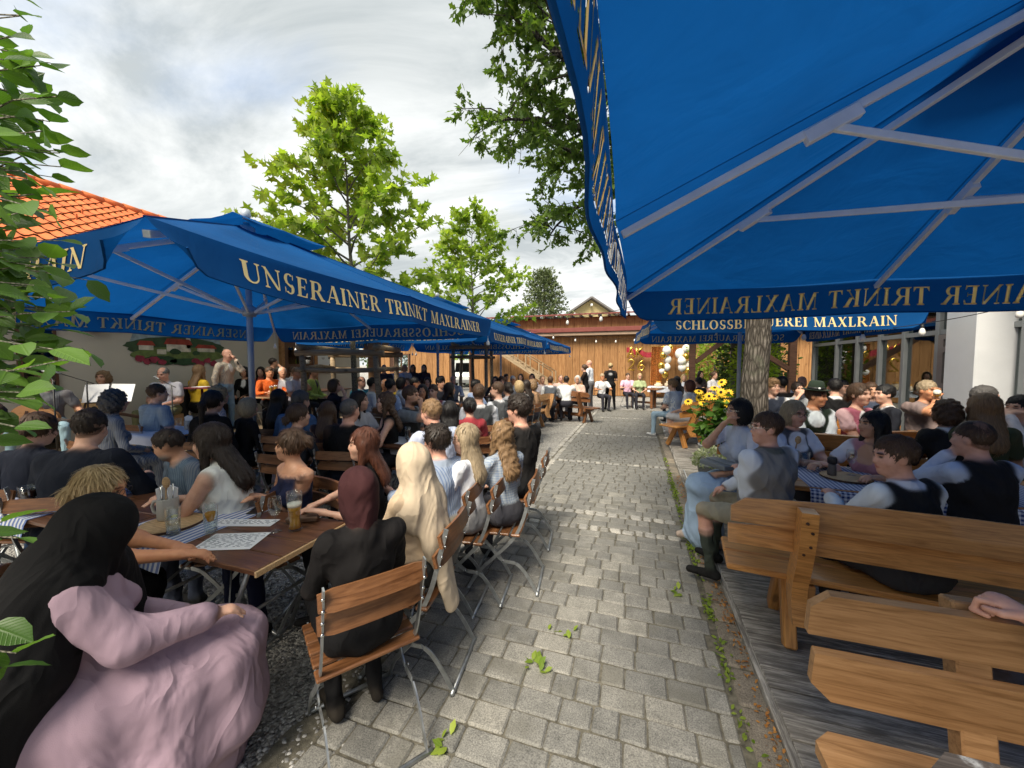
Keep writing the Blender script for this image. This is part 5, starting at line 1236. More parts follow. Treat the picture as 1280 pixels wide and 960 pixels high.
    for e, arm in ((-1, armL), (1, armR)):
        S = T(e * sw, -.012, .450); pole = (e * .55, -.35, -.75); hd = None
        if isinstance(arm, str):
            if arm in POSES: q = POSES[arm]; tg = np.array([e * q[0], q[1], q[2]])
            elif arm == 'chin': tg = H(e * .02, .115, -.125); pole = (e * .5, .3, -1)
            elif arm == 'cheek': tg = H(e * .07, .08, -.10); pole = (e * .6, .3, -1)
            elif arm == 'mouth': tg = H(e * .03, .14, -.085); pole = (e * .8, .1, -.8)
            elif arm == 'cross': tg = T(-e * .10, .17, .22); pole = (e * .9, .2, -.6)
            elif arm == 'mic': tg = H(e * .02, .17, -.10); pole = (e * .6, .1, -1)
            elif arm == 'guitarN': tg = T(e * .40, .20, .22); pole = (e * .4, -.3, -1)
            elif arm == 'guitarB': tg = T(e * .06, .20, .08); pole = (e * 1, -.3, -.3)
            else: tg = np.array([0, .3, .8])
        else:
            tg = LOC(arm[1:4]) if arm[0] == 'w' else np.array(arm[:3], float)
            if arm[0] == 'w' and len(arm) > 4: pole = arm[4]
            elif arm[0] != 'w' and len(arm) > 3: pole = arm[3]
        E, Wt = ik(S, tg, ua, fa, pole)
        su = 'sleeve' if sleeve != 'none' else 'skin'
        B.cap(S, E, (ru + (.005 if su == 'sleeve' else 0)) * s, ru * .86 * s if su == 'skin' else (ru * .95) * s, su if sleeve in ('long', 'roll', 'none') else 'skin', .03)
        if sleeve in ('short', 'puff'):
            m_ = S + (E - S) * (.62 if sleeve == 'short' else .5); B.cap(S, m_, (ru + .014) * s, (ru + (.016 if sleeve == 'short' else .026)) * s, 'sleeve', .012)
        if sleeve == 'roll': m_ = E + (Wt - E) * .18; B.cap(E, m_, ru * .98 * s, ru * .98 * s, 'sleeve', .01); B.cap(E, Wt, rf * s, rf * .70 * s, 'skin', .02)
        elif sleeve == 'long': B.cap(E, E + (Wt - E) * .95, rf * 1.12 * s, rf * .95 * s, 'sleeve', .03); B.cap(E, Wt, rf * .8 * s, rf * .68 * s, 'skin', .01)
        else: B.cap(E, Wt, rf * s, rf * .70 * s, 'skin', .03)
        u = (Wt - E); u /= np.linalg.norm(u) + 1e-9
        if arm in ('chin', 'cheek', 'mouth'): u = u * .3 + (hc - Wt) / np.linalg.norm(hc - Wt) * .4 + Rh @ np.array([-e * .5, 0, .2]); u /= np.linalg.norm(u)
        up = np.array([0, 0, 1.]) if abs(u[2]) < .8 else np.array([0, 1., 0]); si = np.cross(u, up); si /= np.linalg.norm(si) + 1e-9; up = np.cross(si, u)
        pc = Wt + u * .045 * s
        B.cap(Wt, Wt + u * .075 * s, .027 * s, .036 * s, 'skin', .02, up, .52)
        if lod <= 1:
            for q in range(4):
                o = (q - 1.5) * (.0222 if fist else .019) * s; ln = (.066, .078, .073, .058)[q if e > 0 else 3 - q] * s * .95; b0 = Wt + u * .078 * s + si * o; b1 = b0 + u * ln * .5 - up * .012; b2 = b1 + u * ln * .42 - up * .026
                if fist and e > 0: b1 = b0 + u * .030 - up * .012; b2 = b1 - up * .036 + u * .002; b3 = b2 - u * .028 + up * .004; B.cap(b2, b3, .0092 * s, .008 * s, 'skin', .0015)
                kf = .0015 if fist else .006; B.cap(b0, b1, .0098 * s, .0088 * s, 'skin', kf); B.cap(b1, b2, .0088 * s, .0075 * s, 'skin', kf)
            tb = Wt + u * .03 * s - si * e * .026 * s; t1 = tb + (u * .7 - si * e * .7) * .038 * s - up * .008; B.cap(tb, t1, .0125 * s, .0105 * s, 'skin', .01); B.cap(t1, t1 + u * .03 * s - up * .008, .0105 * s, .008 * s, 'skin', .005)
            hands.append((np.minimum(Wt, Wt + u * .17) - .05, np.maximum(Wt, Wt + u * .17) + .05))
        else: B.cap(Wt + u * .07 * s, Wt + u * .135 * s - up * .03, .032 * s, .022 * s, 'skin', .015, up, .5)
    # legs
    th, sh = .425 * s, .425 * s; rt, rk, ra = .083 * f, .058, .038
    for e in (-1, 1):
        hp = np.array([e * .092 * f, 0, hz - .01])
        if sit:
            if legs == 'fwd': kn = hp + np.array([e * .045, th * .99, -.015]); an = np.array([kn[0] - e * .02, kn[1] - .02 + e * .03, .085])
            elif legs == 'tuck': kn = hp + np.array([e * .03, th * .99, -.02]); an = np.array([kn[0] - e * .04, kn[1] - .20, .095])
            elif legs == 'cross': kn = hp + np.array([-e * .02, th * .97, .05 if e > 0 else -.02]); an = np.array([kn[0] - e * .08, kn[1] + (.12 if e > 0 else -.03), .20 if e > 0 else .085])
            elif legs == 'wide': kn = hp + np.array([e * .17, th * .93, -.02]); an = np.array([kn[0], kn[1] + .01, .085])
            else: kn = np.array(legs[0 if e < 0 else 1][:3], float); an = np.array(legs[0 if e < 0 else 1][3:], float)
        else:
            st = {'fwd': 0, 'stride': .13, 'apart': .0}.get(legs, 0); sp = .06 if legs == 'apart' else .0
            an = np.array([e * (.10 + sp), e * st - .01, .085]); kn = (hp + an) / 2 + np.array([0, .025, 0])
        rb = 'bottom' if skirt != 'short' else 'skin'; rl = 'bottom' if skirt in (None, 'long') else ('sock' if sock else 'skin')
        if skirt == 'bare': rl = 'skin'; rb = 'bottom'
        if skirt == 'shorts': rb = 'bottom'; rl = 'sock' if sock else 'skin'
        B.cap(hp, kn, rt * s, rk * 1.08 * s, rb, .03)
        wide = 1.25 if (skirt is None and not fem) else 1.08
        if rl == 'bottom': B.cap(kn, an, rk * s * 1.05, ra * wide * s, rl, .02)
        else: B.cap(kn, kn + (an - kn) * .35, rk * .92 * s, rk * .95 * s, 'skin', .02); B.cap(kn + (an - kn) * .35, an, rk * .95 * s, ra * .9 * s, rl, .015)
        fo = an + np.array([e * .03, .15 * s, -.048]); B.cap(an + np.array([0, -.035, -.045]), fo, .036 * s, .030 * s, 'shoe', .015); B.cap(an, an + np.array([0, -.005, -.03]), .036 * s, .04 * s, 'shoe', .012)
        if skirt in ('knee', 'dress', 'long') and e > 0 and sit:
            k2 = kn.copy(); k2[0] = -kn[0]; m0 = np.array([0, .02, hz - .01]); m1 = (kn + k2) / 2
            wl = 1.25 if skirt == 'long' else 1.0; B.cap(m0, m1 + np.array([0, .02, 0]), .17 * f * s * wl, .125 * s * wl, 'bottom', .05, (0, 0, 1), .66)
            dn = np.array([m1[0], m1[1] + .05, hz - (.28 if skirt != 'long' else .42)]); B.cap(m1 + np.array([0, .03, -.02]), dn, .115 * s * wl, .15 * s * wl, 'bottom', .05, (0, 1, 0), .6)
            B.cap(np.array([0, .1, hz - .08]), np.array([0, .30, hz - .22]), .13 * s, .13 * s, 'bottom', .05)
        if skirt in ('knee', 'dress', 'long') and e > 0 and not sit:
            B.cap((0, 0, hz), (0, .01, hz - (.5 if skirt != 'long' else .8)), .155 * f, .21, 'bottom', .05, (0, 1, 0), .75)
    if extra: extra(B, T, H, dict(hz=hz, s=s, Rt=Rt, Rh=Rh, nb=nb, hc=hc))
    h0, hf = ((.0180, .0082), (.0270, .0125), (.035, .019), (.038, .024))[lod - 1] if lod > 0 else (.0150, .0070)
    if lod <= 0: lod = 0
    fine = [(hc - .13 * s, hc + .13 * s, hf)] + [(a, b, max(hf, .0065) if not fist else .0042) for a, b in hands[-1 if fist else 0:]]
    V, F = B.mesh(h0, fine); C, skw = colour(B, V, PAL); N = normals(V, F)
    V = fold_disp(V, N, skw, (.0060, .0060, .0050, .003, 0)[lod] * foldamp, len(PEOPLE) + 1)
    i_ = len(PEOPLE); lum = sum(PAL['sleeve'])
    if pat is None: pat = (0, 1, 2, 0, 1, 0, 2)[i_ % 7] if (lum > .5 and lod < 4 and not scarf and sleeve_col is None) else 0
    dc = np.abs(C - np.array(PAL['sleeve'])).sum(1) ; PT = np.where((dc < .10) & (skw < .3), float(pat), 0.0)
    root = empty(name, (0, 0, 0), 0, label, 'person', group)
    root.location = (x, y, z0); root.rotation_euler = (0, 0, R(-face))
    link('body', np_mesh('body', V, F, M['person'], True, C, {'skin': skw, 'pat': PT}), root)
    # hair, scarf, hat
    hh = (.0075, .009, .013, .020, .028)[lod]
    def child(nm, S_, mat, groove=.0022, amp=.0, seed=0, col=None, drop=None):
        Vh, Fh = S_.mesh(hh)
        if not len(Fh): return
        Nh = normals(Vh, Fh); q = (Vh - hc) @ Rh; a = np.arctan2(q[:, 0], q[:, 1] + .0)
        tw = q[:, 2] * 14
        d = groove * (np.sin(a * 31 + 2 * np.sin(tw * .6 + a * 3)) + .7 * np.sin(a * 67 + tw)) if groove else 0
        if amp: d = d + amp * (np.sin(q[:, 0] * 75 + 2 * np.sin(q[:, 2] * 50)) * np.sin(q[:, 2] * 70 + 2 * np.sin(q[:, 1] * 60)) + .6 * np.sin(q[:, 1] * 110 + q[:, 2] * 90))
        Vh = Vh + Nh * np.reshape(d, (-1, 1)); 
        ns = (1400, 1200, 450, 100, 0)[lod]
        if ns and col is None:
            rg = np.random.default_rng(len(PEOPLE) + 5); k = rg.integers(0, len(Vh), ns); p0 = Vh[k]; n0 = Nh[k]; cr_ = hc + Rh @ np.array([0, -.045, .105])
            fl = (p0 - cr_); fl /= np.linalg.norm(fl, axis=1, keepdims=True) + 1e-6; fl[:, 2] -= .55; fl += rg.normal(size=(ns, 3)) * (.22 if amp < .005 else .7)
            fl -= n0 * (fl * n0).sum(1, keepdims=True); fl /= np.linalg.norm(fl, axis=1, keepdims=True) + 1e-6; L_ = rg.uniform(.025, .06, ns)[:, None] * (1 if st not in ('short', 'buzz', 'thin') else .5); wv = np.cross(n0, fl) * rg.uniform(.0009, .0019, ns)[:, None] * (1 + .5 * lod)
            lf = rg.uniform(.001, .005, ns)[:, None] * (.35 if st == 'buzz' else 1.0); a0 = p0 - n0 * .002; a1 = p0 + fl * L_ * .5 + n0 * lf; a2 = p0 + fl * L_ + n0 * lf * rg.uniform(-.4, 1.4, ns)[:, None]
            SV = np.stack([a0 - wv, a0 + wv, a1 + wv, a1 - wv, a2 + wv * .3, a2 - wv * .3], 1).reshape(-1, 3); b_ = len(Vh) + 6 * np.arange(ns)[:, None]
            SF_ = np.concatenate([b_ + np.array([0, 1, 2, 3]), b_ + np.array([3, 2, 4, 5])]); Vh = np.concatenate([Vh, SV]); Fh = np.concatenate([Fh, SF_]); a = np.concatenate([a, np.repeat(rg.uniform(-9, 9, ns), 6)]); q = np.concatenate([q, np.repeat(rg.uniform(-2, 2, (ns, 3)), 6, 0)])
        if col is not None: return link(nm, np_mesh(nm, Vh, Fh, M['person'], True, np.tile(col, (len(Vh), 1)), {'skin': np.zeros(len(Vh))}), root)
        return link(nm, np_mesh(nm, Vh, Fh, mat, True, None, {'az': a, 'hz': q[:, 2]}), root)
    if scarf:
        S_ = Sdf(); scarf['fn'](S_, T, H, dict(hz=hz, s=s, Rt=Rt, Rh=Rh, nb=nb, hc=hc)); Vh, Fh = S_.mesh(hh * 1.1); Nh = normals(Vh, Fh); q = Vh
        aa = np.arctan2(Vh[:, 0] - hc[0], Vh[:, 1] - hc[1]); dz = hc[2] - Vh[:, 2]
        w = np.sin(aa * 7 + 1.5 * np.sin(Vh[:, 2] * 6)) * .6 + (1 - np.abs(np.sin(aa * 5 + Vh[:, 2] * 6 + 1))) ** 3 * .8
        Vh = Vh + Nh * (w * np.clip(dz + .05, 0, .25) / .25 * scarf.get('amp', .007))[:, None]
        link('headscarf', np_mesh('headscarf', Vh, Fh, M['person'], True, np.tile(scarf['col'], (len(Vh), 1)), {'skin': np.zeros(len(Vh))}), root)
    elif hair and hair[0] != 'bald':
        st, hcN = hair[0], hair[1]; S_ = Sdf(); mat = hair_mat(hcN)
        up = Rh @ np.array([0, 0, 1.]); fw = Rh @ np.array([0, 1., 0]); g = .0022; am = 0
        def cut(sl, c):    # keep z - sl*y > c in the head frame
            n = up - fw * sl; S_.half(n, n @ hc + c * s, .012)
        if st in ('short', 'buzz', 'tousled', 'thin'):
            o = {'short': .0075, 'buzz': .0030, 'tousled': .017, 'thin': .004}[st]
            S_.ell(H(0, -.018, .036), np.array([.077 + o, .097 + o, .092 + o * 1.15]) * s, 'h', .02, Rh)
            if st == 'tousled': S_.ell(H(.01, .045, .095), np.array([.06, .05, .03]) * s, 'h', .03, Rh); am = .006
            if st == 'thin': S_.ell(H(0, .06, .12), np.array([.07, .1, .06]) * s, 'h', .02, Rh, sub=True)
            S_.ell(H(0, .138, -.042), np.array([.082, .088, .122]) * s, 'h', .010, Rh, sub=True)
            for e in (-1, 1): S_.ell(H(e * .085, -.004, -.018), np.array([.022, .024, .034]) * s, 'h', .008, Rh, sub=True)
            cut(.62, -.040); g = .0010 if st == 'buzz' else .0022; am = am or (.0035 if st == 'short' else 0)
        else:
            S_.ell(H(0, -.020, .030), np.array([.090, .108, .105]) * s, 'h', .02, Rh)
            if st in ('bob', 'curly'):
                S_.ell(H(0, -.035, -.03), np.array([.100 if st == 'bob' else .108, .098, .112]) * s, 'h', .03, Rh)
            if st in ('long', 'wavy', 'straight'):
                ln = .30 if st != 'straight' else .26
                b0 = H(0, -.045, -.04); b1 = hc + Rt @ np.array([0, -.105, -ln]) * s + (Rh @ np.array([0, -.02, 0]))
                S_.cap(b0, b1, .098 * s, .088 * s, 'h', .03, Rt @ np.array([0, 1, 0]), .48)
                for e in (-1, 1): S_.cap(H(e * .074, .0, .0), H(e * .088, .015, -.15) + Rt @ np.array([0, .01, -.05]), .030 * s, .022 * s, 'h', .03)
            if st == 'bun': S_.ell(H(0, -.125, .035), np.array([.047, .042, .045]) * s, 'h', .012, Rh)
            if st == 'lowbun': S_.ell(H(0, -.125, -.035), np.array([.052, .042, .045]) * s, 'h', .012, Rh)
            if st == 'pony':
                S_.cap(H(0, -.115, .03), H(0, -.15, -.02), .026 * s, .034 * s, 'h', .015); S_.cap(H(0, -.15, -.02), H(0, -.15, -.02) + np.array([0, -.02, -.26]), .034 * s, .014 * s, 'h', .02)
            if st == 'curly': am = .011
            if st == 'wavy': am = .007
            # leave the face free
            S_.ell(H(0, .125, -.035), np.array([.066, .105, .112]) * s, 'h', .012, Rh, sub=True)
            if st in ('bun', 'lowbun', 'pony'):
                S_.ell(H(0, .06, -.12), np.array([.12, .12, .10]) * s, 'h', .02, Rh, sub=True)
            if st not in ('long', 'wavy', 'straight', 'bun', 'lowbun', 'pony'): cut(.10, -.115 if st == 'bob' else -.12)
        child('hair', S_, mat, g, am)
    if hat:
        mb = MB(); mb.lathe([(.001, .120), (.05, .125), (.072, .112), (.083, .06), (.090, .012), (.105, .004), (.150, .012), (.152, .018), (.105, .014), (.092, .016)], 28)
        o = mb.build('hat', hat, root); mt = Matrix(Rh.tolist()).to_4x4(); mt.translation = Vector(H(0, -.015, .066)); o.matrix_local = mt
        mb = MB(); mb.lathe([(.0915, .014), (.0905, .044), (.086, .046)], 28); b = mb.build('hat_band', M['black'], root); b.matrix_local = mt
        mb = MB(); mb.sphere((.07, .06, .035), .014, 8, 6); b = mb.build('hat_pin', M['paper'], root); b.matrix_local = mt
    if glasses and lod <= 2:
        mb = MB()
        for e in (-1, 1):
            mb.tube([H(e * .033 + .023 * math.cos(a), .107, .004 + .017 * math.sin(a)) for a in np.linspace(0, 6.283, 13)], .0016, 4, cap=False)
            mb.tube([H(e * .056, .104, .010), H(e * .080, .06, .012), H(e * .082, -.01, .010)], .0018, 4)
        mb.tube([H(-.010, .110, .006), H(.010, .110, .006)], .0016, 4); mb.build('glasses', M['black'] if glasses is True else M['chrome'], root)
    PEOPLE.append((root, hc, Rh, Rt)); root['_x'] = 0.0; del root['_x']; return root, dict(T=T, H=H, hc=hc, Rh=Rh, Rt=Rt, hz=hz)
# ------------------------------------------------------------------ the guests
def hijab(S_, T, H, k):
    s = k['s']; Rh = k['Rh']
    S_.ell(H(0, -.014, .022), np.array([.092, .112, .116]) * s, 'h', .02, Rh)
    S_.ell(H(0, .0, -.06), np.array([.080, .092, .085]) * s, 'h', .04, Rh)
    S_.cap(H(0, -.02, -.09), T(0, -.02, .46), .074 * s, .070 * s, 'h', .04)
    S_.ell(T(0, .06, .45), np.array([.09, .06, .06]) * s, 'h', .04)
    S_.ell(H(0, .125, -.03), np.array([.052, .07, .080]) * s, 'h', .012, Rh, sub=True)
def longscarf(S_, T, H, k):
    hijab(S_, T, H, k); s = k['s']; Rt = k['Rt']
    S_.ell(T(0, -.02, .40), np.array([.205, .125, .16]) * s, 'h', .06, Rt)
    S_.cap(H(.01, -.06, -.08), T(.03, -.135, .20), .10 * s, .115 * s, 'h', .06, Rt @ np.array([0, 1, 0]), .55)
    S_.cap(T(.05, -.135, .22), T(.10, -.185, -.22), .095 * s, .060 * s, 'h', .05, Rt @ np.array([0, 1, 0]), .40)
def veil(S_, T, H, k):
    s = k['s']; Rh = k['Rh']; Rt = k['Rt']; yv = Rt @ np.array([0, 1, 0])
    S_.ell(H(0, .0, .018), np.array([.097, .125, .120]) * s, 'h', .02, Rh)
    S_.cap(H(0, .03, -.03), H(0, .0, -.14), .085 * s, .10 * s, 'h', .04)
    S_.cap(H(0, -.03, -.02), T(.01, -.07, .44), .105 * s, .16 * s, 'h', .06, yv, .8)
    S_.cap(T(.01, -.09, .42), T(.0, -.18, -.05), .20 * s, .29 * s, 'h', .08, yv, .55)
    S_.cap(T(.0, -.18, -.05), T(.0, -.24, -.36), .30 * s, .32 * s, 'h', .08, yv, .36)
    S_.cap(T(-.13, .02, .42), T(-.22, .05, .0), .12 * s, .17 * s, 'h', .08)
    S_.cap(T(.15, -.09, .44), T(.25, -.17, .0), .09 * s, .12 * s, 'h', .05, yv, .8)
    S_.cap(T(.13, -.02, .47), T(.20, -.07, .20), .098 * s, .125 * s, 'h', .05)
    S_.cap(T(.20, -.08, .20), T(.24, -.15, -.02), .125 * s, .12 * s, 'h', .05, yv, .8)
    S_.cap(T(.25, -.17, .0), T(.27, -.22, -.30), .12 * s, .12 * s, 'h', .05, yv, .7)
def fulldress(B, T, H, k):
    hz = k['hz']; s = k['s']
    B.cap((0, .02, hz + .0), (0, .43, hz + .0), .22, .165, 'bottom', .06, (0, 0, 1), .62)
    for e in (-1, 1):
        B.cap((e * .10, .44, hz - .05), (e * .13, .46, .26), .105, .115, 'bottom', .07)
        for y_, r_ in ((.28, .105), (.08, .11), (-.12, .11)): B.cap((e * .16, y_, hz - .06), (e * .20, y_ + .01, .22), r_, r_ + .01, 'bottom', .08)
    B.cap((0, .46, hz - .05), (.0, .49, .26), .10, .11, 'bottom', .08)
    S0 = T(.168, -.012, .45); E0, W0 = ik(S0, (.12, .40, .70), .285 * s, .255 * s, (.45, .1, -1.0))
    B.cap(S0, E0, .066, .070, 'sleeve', .04); B.cap(E0, E0 + (W0 - E0) * .9, .069, .052, 'sleeve', .03)
def pp(label, hx, hy, face, who, ch, chf=None, **kw):
    r, inf = person(label, 0, 0, face, at_head=(hx, hy), **kw)
    cf = face if chf is None else chf
    if ch: chair(r.location.x + .07 * math.sin(R(face)), r.location.y + .07 * math.cos(R(face)), cf, 'wood and steel folding chair under ' + who, z=kw.get('z0', 0), simple=kw.get('lod', 1) > 2)
    return r, inf
pp('seated woman in lilac dress with long black veil over head and back', -1.9, 0.85, 37.9, 'the woman in lilac', 1, z0=0, lod=1, seat=0.42, extra=fulldress, sex='f', size=0.88, fat=1.34, lean=5, head=(0, -14, 0), top=(0.29, 0.205, 0.255), bottom=(0.29, 0.205, 0.255), foldamp=0.38, sleeve='long', armL='lap', armR=(0.12, 0.4, 0.7, (0.45, 0.1, -1.0)), skirt='long', hair=None, scarf=dict(fn=veil, col=(.005, .005, .006), amp=.006), legs='tuck', shoe=(0.5, 0.5, 0.5))
pp('blonde woman with glasses and bare tanned arm leaning on the table', -2.45, 1.12, 43.9, 'the blonde woman', 1, z0=0, lod=1, sex='f', fat=1.22, lean=26, head=(-10, -12, 0), hair=('lowbun', 'blond'), skin='warm', top=(0.006, 0.006, 0.007), sleeve='none', bottom=(0.006, 0.006, 0.007), glasses=True, armL=('w', -2.16, 1.257, 0.79), armR=('w', -1.982, 1.21, 0.8), size=0.88)
pp('woman in maroon headscarf and black blazer, back to the path', -1.18, 1.39, -54.1, 'the woman in a maroon headscarf', 1, z0=0, lod=1, seat=0.44, sex='f', lean=0, fat=1.1, head=(18, -6, 0), top=(0.011, 0.01, 0.0105), bottom=(0.006, 0.006, 0.007), sleeve='long', armL='lap', armR='lap', hair=None, scarf=dict(fn=hijab, col=(.052, .018, .020), amp=.006), shoe=(0.03, 0.025, 0.02), legs='tuck', size=0.88)
pp('woman in long beige headscarf falling over her back', -1.19, 1.84, -76.1, 'the woman in a beige headscarf', 1, z0=0, lod=1, chf=-97, sex='f', lean=2, head=(10, -4, 0), top=(0.5, 0.38, 0.26), bottom=(0.03, 0.03, 0.03), sleeve='long', armL='lap', armR='lap', hair=None, scarf=dict(fn=longscarf, col=(.60, .49, .36), amp=.009), size=0.88)
pp('dark haired man in pale blue shirt seen from behind beside beige headscarf', -1.36, 2.42, -70.1, 'the man in a blue striped shirt', 1, z0=0, lod=2, chf=-97, lean=6, head=(6, -2, 0), hair=('tousled', 'dark'), skin='pink', top=(0.3, 0.36, 0.46), sleeve='roll', neck='collar', collar=(0.3, 0.36, 0.46), bottom=(0.25, 0.22, 0.17), armL='table', armR='lap', fat=1.1, size=0.886)
pp('long haired girl with glasses in white shirt looking over her shoulder', -1.21, 2.58, -84.1, 'the girl in a white shirt', 1, z0=0, lod=2, chf=-97, sex='f', lean=4, head=(28, -4, 0), hair=('long', 'ash'), top=(0.58, 0.6, 0.68), sleeve='long', bottom=(0.2, 0.2, 0.21), glasses=True, armL='lap', armR='lap', size=0.88)
pp('woman with wavy golden hair and grey shirt seen from behind', -1.0, 2.79, -58.1, 'the woman with wavy hair', 1, z0=0, lod=2, chf=-97, sex='f', lean=4, head=(4, 0, 0), hair=('wavy', 'light'), top=(0.3, 0.34, 0.38), sleeve='long', bottom=(0.05, 0.05, 0.06), size=0.88)
pp('dark haired man in black suit at the gravel edge turned to the stage', -1.07, 3.47, -66.1, 'the man in a black suit', 1, z0=0, lod=2, chf=-97, lean=3, head=(22, 0, 0), hair=('tousled', 'dark'), skin='pink', top=(0.016, 0.015, 0.015), sleeve='long', bottom=(0.012, 0.012, 0.013), size=1.059)
pp('red haired woman in sleeveless black top with arm on the table', -1.77, 2.15, -118.1, 'the red haired woman', 1, z0=0, lod=2, sex='f', lean=6, head=(10, 0, 0), hair=('straight', 'auburn'), top=(0.006, 0.006, 0.007), sleeve='none', bottom=(0.006, 0.006, 0.007), armL=('w', -1.815, 1.821, 0.8), armR=('w', -1.957, 1.857, 0.79), size=0.891)
pp('woman with hair in a bun in navy strap dress, hands clasped on table', -2.25, 2.0, -166.1, 'the woman in a navy dress', 1, z0=0, lod=2, sex='f', lean=5, head=(-52, 2, 0), hair=('bun', 'brown'), skin='tan', top=(0.012, 0.016, 0.045), sleeve='none', neck='strap', bottom=(0.012, 0.016, 0.045), armL=('w', -2.428, 1.916, 0.79), armR=('w', -2.432, 1.885, 0.8), size=0.88)
pp('long haired woman in white tank top leaning on the table', -2.69, 1.78, -113.1, 'the woman in a white tank top', 1, z0=0, lod=1, sex='f', lean=18, fat=1.1, head=(5, -8, 0), hair=('long', 'dark'), skin='fair', top=(0.6, 0.62, 0.6), sleeve='none', bottom=(0.05, 0.06, 0.09), armL=('w', -2.917, 1.632, 0.8), armR=('w', -2.963, 1.709, 0.79), size=0.976)
pp('bearded man in blue-grey shirt bent over towards the table', -3.27, 1.87, -168.1, 'the bearded man in blue', 1, z0=0, lod=2, lean=20, head=(-35, -22, 0), hair=('short', 'dark'), beard='grey', skin='tan', top=(0.1, 0.14, 0.18), sleeve='short', bottom=(0.006, 0.009, 0.02), size=0.88)
pp('broad man in navy sweater seen from behind', -3.79, 1.69, -30.1, 'the broad man in navy', 1, z0=0, lod=2, lean=14, fat=1.3, head=(8, -16, 0), hair=('short', 'dark'), top=(0.01, 0.013, 0.022), sleeve='long', bottom=(0.006, 0.009, 0.02), armL='table', armR='table', size=1.044)
pp('brown haired woman with low bun in navy jacket beside the broad man', -4.36, 1.66, -22.1, 'the woman with a low bun', 1, z0=0, lod=2, sex='f', lean=14, head=(0, -14, 0), hair=('lowbun', 'brown'), top=(0.01, 0.013, 0.024), sleeve='long', bottom=(0.006, 0.009, 0.02), size=0.991)
pp('person in blue denim shirt cut by the photo edge', -5.04, 1.64, 11.9, 'the person in denim', 1, z0=0, lod=2, lean=16, head=(0, -10, 0), hair=('short', 'brown'), top=(0.05, 0.1, 0.19), sleeve='long', bottom=(0.06, 0.1, 0.18), size=1.07)
pp('short grey haired person in grey shirt in front of the musicians', -5.79, 2.81, 5.9, 'the grey haired woman', 1, z0=0, lod=2, sex='f', lean=10, head=(0, -4, 0), hair=('curly', 'salt'), top=(0.22, 0.225, 0.235), sleeve='long', bottom=(0.2, 0.205, 0.21), size=1.07)
pp('boy in grey-blue T-shirt watching the seated drummer', -6.68, 3.73, -0.1, 'the boy in a grey T-shirt', 1, z0=0, lod=2, lean=10, head=(-25, 0, 0), hair=('short', 'brown'), top=(0.24, 0.31, 0.37), sleeve='short', bottom=(0.06, 0.1, 0.18), size=1.07)
pp('woman with long dark ponytail in black seen from behind', -4.72, 3.18, -14.1, 'the woman with a ponytail', 1, z0=0, lod=2, sex='f', lean=12, hair=('pony', 'dark'), top=(0.006, 0.006, 0.007), sleeve='long', bottom=(0.006, 0.006, 0.007), size=1.06)
pp('fair haired woman in pale floral blouse behind the ponytail woman', -5.58, 3.84, 21.9, 'the woman in a floral blouse', 1, z0=0, lod=2, sex='f', lean=8, hair=('curly', 'blond'), top=(0.45, 0.38, 0.36), sleeve='short', bottom=(0.2, 0.205, 0.21), size=1.058)
pp('blonde woman in black cardigan beside the parasol mast', -4.51, 3.45, 11.9, 'the blonde woman in black', 1, z0=0, lod=2, sex='f', lean=10, hair=('bob', 'ash'), top=(0.006, 0.006, 0.007), sleeve='long', bottom=(0.006, 0.006, 0.007), size=0.927)
pp('bald man in striped white shirt sitting on a wooden drum box', -8.45, 4.81, 153.9, 'the drummer', 0, z0=0.28, lod=2, seat=0.46, lean=8, head=(0, -12, 0), hair=('thin', 'grey'), skin='pink', top=(0.6, 0.58, 0.58), sleeve='short', neck='collar', bottom=(0.14, 0.15, 0.08), armL='lap', armR='lap', legs='wide', fat=1.12, size=1.015)
pp('curly haired woman singer playing guitar behind a music stand', -8.74, 4.09, 146.9, 'the guitarist', 0, z0=0.28, lod=2, sex='f', hair=('curly', 'light'), skin='tan', top=(0.55, 0.45, 0.36), sleeve='none', bottom=(0.2, 0.205, 0.21), armR='guitarB', armL='guitarN', size=0.933)
pp('guitarist in grey T-shirt and pale jeans half hidden by leaves', -8.19, 3.21, 131.9, 'the second guitarist', 0, z0=0.28, lod=2, hair=('short', 'brown'), skin='tan', top=(0.12, 0.125, 0.135), sleeve='short', bottom=(0.22, 0.33, 0.38), armR='guitarB', armL='guitarN', legs='wide', size=0.93)
pp('bald man in beige jacket and jeans speaking into a microphone', -8.33, 5.93, 73.9, 'the speaker', 0, z0=0.28, lod=2, sit=False, head=(0, -4, 0), hair=('bald', 'brown'), skin='pink', top=(0.52, 0.44, 0.33), sleeve='long', neck='v', open_=(0.66, 0.68, 0.7), bottom=(0.17, 0.3, 0.42), armL='mic', armR='side', fat=1.05, legs='apart')
pp('woman with long fair hair in yellow top beside the stage desk', -8.45, 5.45, -3.1, 'the woman in yellow', 0, z0=0.28, lod=3, sex='f', hair=('long', 'light'), top=(0.6, 0.4, 0.03), sleeve='short', bottom=(0.006, 0.006, 0.007), size=1.062)
pp('dark haired woman in black jacket and white shirt by the wall', -8.96, 6.76, 151.9, 'the woman in black by the wall', 0, z0=0.28, lod=3, sex='f', hair=('curly', 'black'), skin='tan', top=(0.006, 0.006, 0.007), sleeve='long', neck='v', open_=(0.66, 0.68, 0.71), bottom=(0.006, 0.006, 0.007))
pp('dark haired woman in white and red blouse beside the parasol mast', -8.77, 7.03, 141.9, 'the dark haired woman', 0, z0=0.28, lod=3, sex='f', hair=('long', 'dark'), top=(0.55, 0.12, 0.08), sleeve='short', sleeve_col=(0.66, 0.68, 0.71))
